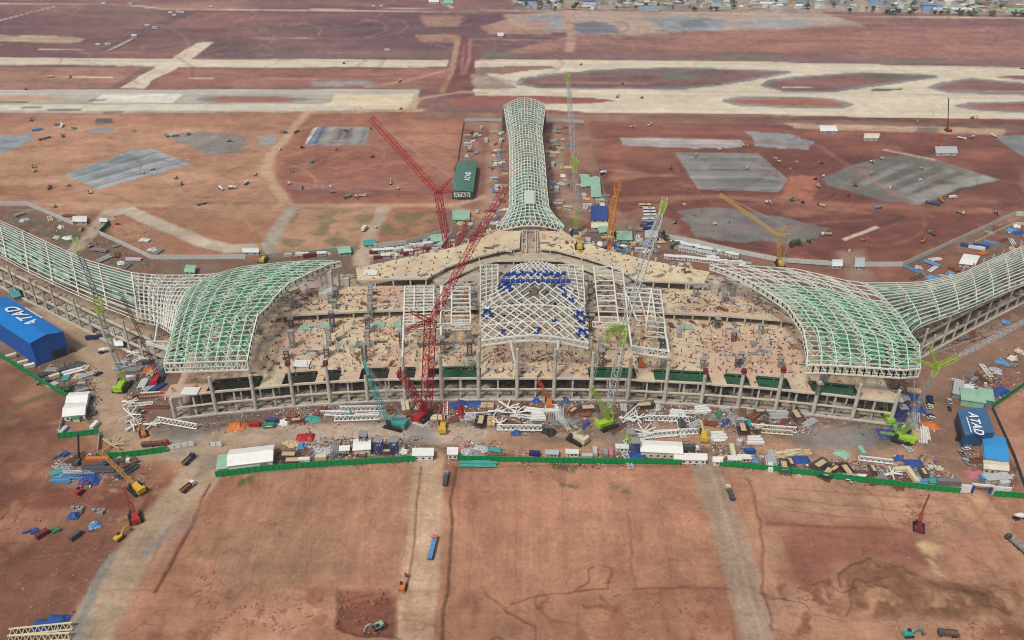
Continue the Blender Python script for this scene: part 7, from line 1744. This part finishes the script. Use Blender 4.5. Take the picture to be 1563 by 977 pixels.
for (x, y, z) in ((453, 470, Z3), (505, 462, Z3), (512, 455, Z3), (565, 462, Z3), (566, 450, Z3), (1112, 445, Z3), (1118, 452, Z3), (1105, 460, Z3), (1061, 452, Z3), (690, 448, Z3), (722, 455, Z3-2), (900, 440, Z3-2), (980, 450, Z3)): place('shorttower', x, y, 5, 'grey', z=z+.05)
for (x, y) in ((467, 501), (499, 498), (578, 496), (609, 496), (1049, 500)): place('plate', x, y, 0, 'pale green', z=Z2+.05, s=1.35, label=None)
for (x, y, z) in ((566, 417, Z4), (291, 598, Z2), (461, 556, Z2)): place('plate', x, y, 0, 'white', z=z+.05, s=1.6)
rd = random.Random(33)
for (z, zone, n) in ((Z2, (420, 490, 720, 560), 46), (Z2, (905, 490, 1220, 560), 46), (Z2, (745, 540, 890, 570), 10), (Z3, (440, 444, 610, 468), 18), (Z3, (1025, 448, 1180, 472), 18), (Z4, (560, 402, 680, 420), 12), (Z4, (700, 372, 780, 385), 6), (Z4, (960, 400, 1070, 424), 14), (Z4, (830, 358, 880, 375), 6)):
    for _ in range(n):
        x, y = rd.uniform(zone[0], zone[2]), rd.uniform(zone[1], zone[3])
        if z == Z4 and zone[0] == 560 and y < 420-(x-560)*.12: continue
        k = rd.choice(['crates', 'timber', 'plate', 'rebar', 'beams', 'rebar', 'tarp', 'shortpipes']); place(k, x, y, rd.uniform(0, 180), rd.choice({'crates': ['tan', 'grey', 'cream'], 'tarp': ['brown', 'grey', 'tan']}.get(k, ['brown', 'tan', 'cream', 'silver', 'grey'])), z=z+.05, s=rd.uniform(.45, .75))
FRD = [wpts([(655, 700), (650, 780), (640, 880), (628, 1010)]), wpts([(1078, 708), (1092, 760), (1118, 830), (1142, 910), (1168, 1010)]), wpts([(345, 672), (318, 700), (290, 745), (232, 820), (170, 905), (120, 1000)])]
PAINT.update({'clay': (166, 114, 90), 'dark clay': (150, 102, 82), 'pale clay': (186, 136, 110)})
# ================================================================ uncountable small debris
def debris(name, label, pts, cols, kind='stuff', smin=.3, smax=1.1, hmax=.5):
    mb = MB(); r = random.Random(len(pts))
    ms = [P(c) for c in cols]
    for (x, y, z) in pts:
        mb.box((x, y, z), (r.uniform(smin, smax)*r.choice([1, 1, 2.5]), r.uniform(smin, smax)*.7, r.uniform(.1, hmax)), r.uniform(0, 3.1), r.randrange(len(ms)))
    o = mb.build(name, ms); tag(o, label, 'debris', kind=kind); return o
rz = random.Random(77); pts = []
def addpts(a, b, n, cl=6):
    for _ in range(n//cl):
        x, y = rz.uniform(a[0], b[0]), rz.uniform(a[1], b[1])
        if 262 < x < 1372 and y < 606+max(0, (abs(x-816)-200))*.075+4: continue
        if x > 1100 and y > 706+(x-1100)*.12: continue
        if 300 < x < 640 and y > 712-(x-300)*.03: continue
        if not free(x, y, 0): continue
        p = W(x, y)
        for _ in range(cl): pts.append((p.x+rz.gauss(0, 3), p.y+rz.gauss(0, 3), -.2))
for (a, b, n) in ZONES: addpts(a, b, n*60)
addpts((200, 610), (1400, 660), 2200); addpts((700, 680), (1100, 704), 900); addpts((1430, 500), (1563, 600), 700); addpts((580, 362), (700, 395), 500); addpts((850, 330), (1120, 400), 900); addpts((745, 195), (870, 330), 700); addpts((0, 330), (240, 405), 400)
debris('site_debris', 'small scattered boards, scraps and offcuts lying all over the site yards', pts, ['silver', 'grey', 'rusty', 'brown', 'purple grey', 'cream', 'dark grey', 'tan', 'grey', 'brown', 'dark grey', 'rusty', 'blue', 'white'], smin=.25, smax=.9)
pts = []
for (z, poly_, n) in ((Z2, [(400, 488), (722, 484), (722, 564), (400, 566)], 330), (Z2, [(905, 486), (1225, 492), (1235, 570), (905, 562)], 330), (Z2, [(740, 535), (895, 535), (895, 570), (740, 570)], 180), (Z3, [(420, 445), (612, 440), (612, 470), (430, 476)], 260), (Z3, [(1020, 444), (1190, 470), (1190, 480), (1020, 472)], 220), (Z3-2, [(740, 410), (900, 410), (900, 476), (740, 474)], 500), (Z3, [(625, 440), (728, 430), (728, 468), (625, 470)], 250), (Z3, [(910, 430), (1008, 445), (1008, 472), (910, 470)], 250)):
    (x0, ya), (x1, yb), (x2, yc), (x3, yd) = poly_
    for _ in range(n):
        u, v = rz.random(), rz.random(); x = (x0*(1-u)+x1*u)*(1-v)+(x3*(1-u)+x2*u)*v; y = (ya*(1-u)+yb*u)*(1-v)+(yd*(1-u)+yc*u)*v; p = W(x, y, z); pts.append((p.x, p.y, z-.02))
debris('deck_debris', 'brown boards, mud cakes and offcuts scattered over the concrete decks', pts, ['brown', 'brown', 'brown', 'grey', 'tan', 'dark grey'], smin=.5, smax=1.9, hmax=.2)

pts = []; rc = random.Random(8)
for (x0, y0, x1, y1, n) in ((240, 895, 620, 990, 900), (690, 905, 1160, 990, 900), (1160, 885, 1563, 985, 1300), (0, 760, 240, 960, 700), (1140, 730, 1160, 900, 120), (300, 770, 345, 900, 160), (1370, 745, 1500, 810, 300), (640, 712, 700, 960, 90), (330, 735, 1560, 890, 300)):
    for _ in range(n//7):
        a, b = rc.uniform(x0, x1), rc.uniform(y0, y1); p = W(a, b)
        if any(sdline(P_, np.array([p.x]), np.array([p.y]))[0] < 14 for P_ in FRD): continue
        for _ in range(4): pts.append((p.x+rc.gauss(0, 1.6), p.y+rc.gauss(0, 1.6), -.4))
debris('soil_clods', 'scattered clods and small lumps of red earth on the near fields', pts, ['clay', 'clay', 'dark clay', 'pale clay'], smin=.25, smax=.75, hmax=.5)
# ================================================================ the far town and its trees
rt2 = random.Random(55)
FARC = ['white', 'silver', 'cream', 'silver', 'pale green', 'grey', 'tan', 'white']; hc = {}
def house(px, py, w_, d_, h_, wc, rc, gable, deg):
    key = (wc, rc, gable > 0, round(w_/6), round(h_/3))
    if key not in hc:
        t = thing('town_house', '', 'house'); W_, D_, H_ = max(6, round(w_/6)*6), 9.0, max(3, round(h_/3)*3)
        mb = MB(); mb.box((0, 0, 0), (W_, D_, H_)); mb.build('wall', P(wc), t); mb = MB()
        if gable: mb.side([(-W_/2-.4, H_), (W_/2+.4, H_), (W_/2+.4, H_+.25), (0, H_+.3), (-W_/2-.4, H_+.25)], -.01, .01); mb = MB(); mb.hexa([(-W_/2, -D_/2, H_+.01), (W_/2, -D_/2, H_+.01), (W_/2, D_/2, H_+.01), (-W_/2, D_/2, H_+.01), (-W_/2, -.1, H_+2), (W_/2, -.1, H_+2), (W_/2, .1, H_+2), (-W_/2, .1, H_+2)])
        else: mb.box((0, 0, H_+.01), (W_+.8, D_+.8, .4))
        mb.build('roof', P(rc), t); n = max(2, int(W_/3.5))
        for f_ in range(max(1, int(H_/3))):
            for i in range(n): mb = MB(); mb.box((-W_/2+(i+.5)*W_/n, -D_/2-.03, .9+f_*3), (1.3, .08, 1.3)); mb.build('window', GLASS, t)
        hc[key] = t; n_ = t
    else: n_ = copy_tree(hc[key]); THINGS.append(n_)
    p = W(px, py); n_.location = (p.x, p.y, 0); n_.rotation_euler = (0, 0, R(deg)); kinds = 'gabled' if gable else 'flat'
    zone = ('at the far left of the town', 'behind the quarry patches', 'in the middle of the town', 'in the right part of the town', 'at the right end of the town')[min(4, int((px-780)/157))]
    n_['label'] = f"{wc} {kinds} {'tall ' if h_ > 8 else 'long ' if w_ > 28 else ''}house, {rc} roof, {zone}"; n_['group'] = 'houses of the far town'
rows = 0
for (x0, x1, y0, y1, n) in ((782, 1100, -6, 14, 98), (1100, 1300, -6, 15, 86), (1300, 1563, -6, 20, 92)):
    for _ in range(n):
        x = rt2.uniform(x0, x1); y = y0+(y1-y0)*rt2.random()
        if 870 < x < 878: continue
        big = rt2.random() < .12
        house(x, y, rt2.choice([20, 26, 32]) if big else rt2.choice([7, 10, 13]), 9, rt2.choice([3, 4, 6, 6, 9]), rt2.choice(FARC), rt2.choice(['white', 'silver', 'light blue', 'grey', 'cream', 'grey', 'silver', 'white', 'silver', 'rusty']), rt2.random() < .6, rt2.choice([0, 90, 10, 80])+rt2.uniform(-8, 8))
for a in ((806, 7, 34, 'white', 'dark blue'), (865, 4, 30, 'cream', 'blue'), (900, 8, 26, 'white', 'blue'), (990, 16, 36, 'silver', 'light blue'), (1422, 18, 34, 'light blue', 'light blue'), (1418, 12, 28, 'grey', 'light blue'), (1466, 19, 34, 'white', 'white'), (1548, 20, 30, 'white', 'pale green'), (1168, 10, 26, 'white', 'white')):
    house(a[0], a[1], a[2], 9, 6, a[3], a[4], True, rt2.uniform(-8, 8))
for (x, y) in ((158, 6), (199, 7), (570, 10), (582, 10), (322, 11), (266, 24), (225, 40), (237, 44), (205, 57), (165, 69), (150, 69), (272, 19), (260, 20), (278, 20), (205, 56), (591, 78)):
    place('cabin' if (int(x) % 2) else 'container', x, y, 10, 'white/white' if (int(x) % 2) else 'white')
LEAF = mat('tree_leaves', (92, 112, 80), 0.8, 0.4, 0.35, c2=(38, 58, 36)); BARK = mat('tree_bark', (92, 76, 62), .9, .2, 1)
def make_tree(seed, hgt_=7.0, rad=3.2):
    r = random.Random(seed); t = thing('broadleaf_tree', '', 'tree'); mb = MB(); mb.tube((0, 0, 0), (.2, .1, hgt_*.5), .28, 7, .14)
    for i in range(4): a = i*1.6+r.random(); mb.tube((.1, 0, hgt_*.35), (math.cos(a)*rad*.6, math.sin(a)*rad*.6, hgt_*.7), .12, 5, .05)
    mb.build('trunk', BARK, t); mb = MB()
    cl = [(r.gauss(0, rad*.42), r.gauss(0, rad*.42), hgt_*.65+r.gauss(0, hgt_*.13), r.uniform(.7, 1.3)) for _ in range(15)]
    for cx, cy, cz, cr in cl:
        for _ in range(26):
            a, b = r.uniform(0, 6.28), r.uniform(-1, 1); rr = cr*r.uniform(.6, 1.1); q = Vector((cx+rr*math.cos(a)*math.sqrt(1-b*b), cy+rr*math.sin(a)*math.sqrt(1-b*b), cz+rr*b*.8))
            u = Vector((r.gauss(0, 1), r.gauss(0, 1), r.gauss(0, .6))).normalized()*.42; v = u.orthogonal().normalized()*.36; mb.face([q-u-v, q+u-v, q+u+v, q-u+v])
    mb.build('crown', LEAF, t); return t
TP = [make_tree(i, 5.5+i*.7, 2.6+i*.35) for i in range(4)]; tc = 0
def tree(px, py, label, group, s=1.0):
    global tc
    if tc < 4: n = TP[tc]
    else: n = copy_tree(TP[tc % 4]); THINGS.append(n)
    tc += 1; p = W(px, py); n.location = (p.x, p.y, -.2); n.rotation_euler = (0, 0, rt2.uniform(0, 6)); n.scale = (s, s, s); n['label'] = label; n['group'] = group
tree(1216, 374, 'broad round tree beyond the right rear wall', 'trees on the site', 1.1)
tree(1207, 377, 'smaller tree left of the broad round tree beyond the wall', 'trees on the site', .9)
tree(1028, 378, 'dark tree at the left end of the cabin rows', 'trees on the site', 1.1); tree(1012, 366, 'dark tree behind the office huts near the buses', 'trees on the site', 1.0)
tree(102, 598, 'bushy green tree beside the upper twin white tent', 'trees on the site', .95); tree(937, 362, 'slim tree beside the orange crane', 'trees on the site', .9)
tree(1112, 398, 'small green tree among the cabin rows', 'trees on the site', .6); tree(215, 632, 'scrubby bush among the left steel pieces', 'trees on the site', .5)
for _ in range(130):
    x = rt2.uniform(790, 1563); y = rt2.uniform(-7, 18+(x-1000)*.008)
    tree(x, y, ('small', 'large')[int(x*7) % 2]+' tree among houses '+('at the far left of the town', 'behind the quarry patches', 'in the middle of the town', 'in the right part of the town', 'at the right end of the town')[min(4, int((x-780)/157))], 'trees of the far town', (.8, 1.4)[int(x*7) % 2])
for _ in range(30):
    x = rt2.uniform(1330, 1563); tree(x, 20+(x-1330)*.02+rt2.uniform(-1, 2), 'dark green tree on the near edge of the far town', 'near edge trees of the far town', rt2.uniform(.8, 1.4))
# ================================================================ labels: tell look-alikes apart by their place
def finalize():
    by = {}
    for t in THINGS: by.setdefault(t['label'], []).append(t)
    ORD = ['leftmost', 'second', 'third', 'fourth', 'fifth', 'sixth', 'seventh', 'eighth', 'ninth', 'tenth', 'eleventh', 'twelfth']
    for lb, L in by.items():
        if len(L) < 2: continue
        L.sort(key=lambda o: proj(o.location)[0]); n = len(L)
        for i, o in enumerate(L):
            if n == 2: w_ = ('left', 'right')[i]
            elif i == 0: w_ = 'leftmost'
            elif i == n-1: w_ = 'rightmost'
            elif i < len(ORD): w_ = ORD[i]+' from left'
            else: w_ = f'{i+1}th from left'
            s = f'{w_} {lb}'
            o['label'] = s
finalize()
# ================================================================ haze
mb = MB(); mb.hexa([(-11000, -900, -6), (11000, -900, -6), (11000, 9600, -6), (-11000, 9600, -6), (-11000, -900, 330), (11000, -900, 330), (11000, 9600, 330), (-11000, 9600, 330)])
hm = bpy.data.materials.new('haze_air'); hm.use_nodes = True; hn = hm.node_tree; hn.nodes.clear()
ho = hn.nodes.new('ShaderNodeOutputMaterial'); hv = hn.nodes.new('ShaderNodeVolumePrincipled'); hv.inputs['Density'].default_value = HAZE_D; hv.inputs['Color'].default_value = (.86, .90, 1.0, 1); hv.inputs['Anisotropy'].default_value = 0.2
hn.links.new(hv.outputs[0], ho.inputs['Volume'])
hz = mb.build('haze', hm); hz['kind'] = 'stuff'
for t_ in THINGS:
    n_ = len(t_['label'].split())
    if n_ > 16 or n_ < 4: print('LABELLEN', n_, t_.name, t_['label'])
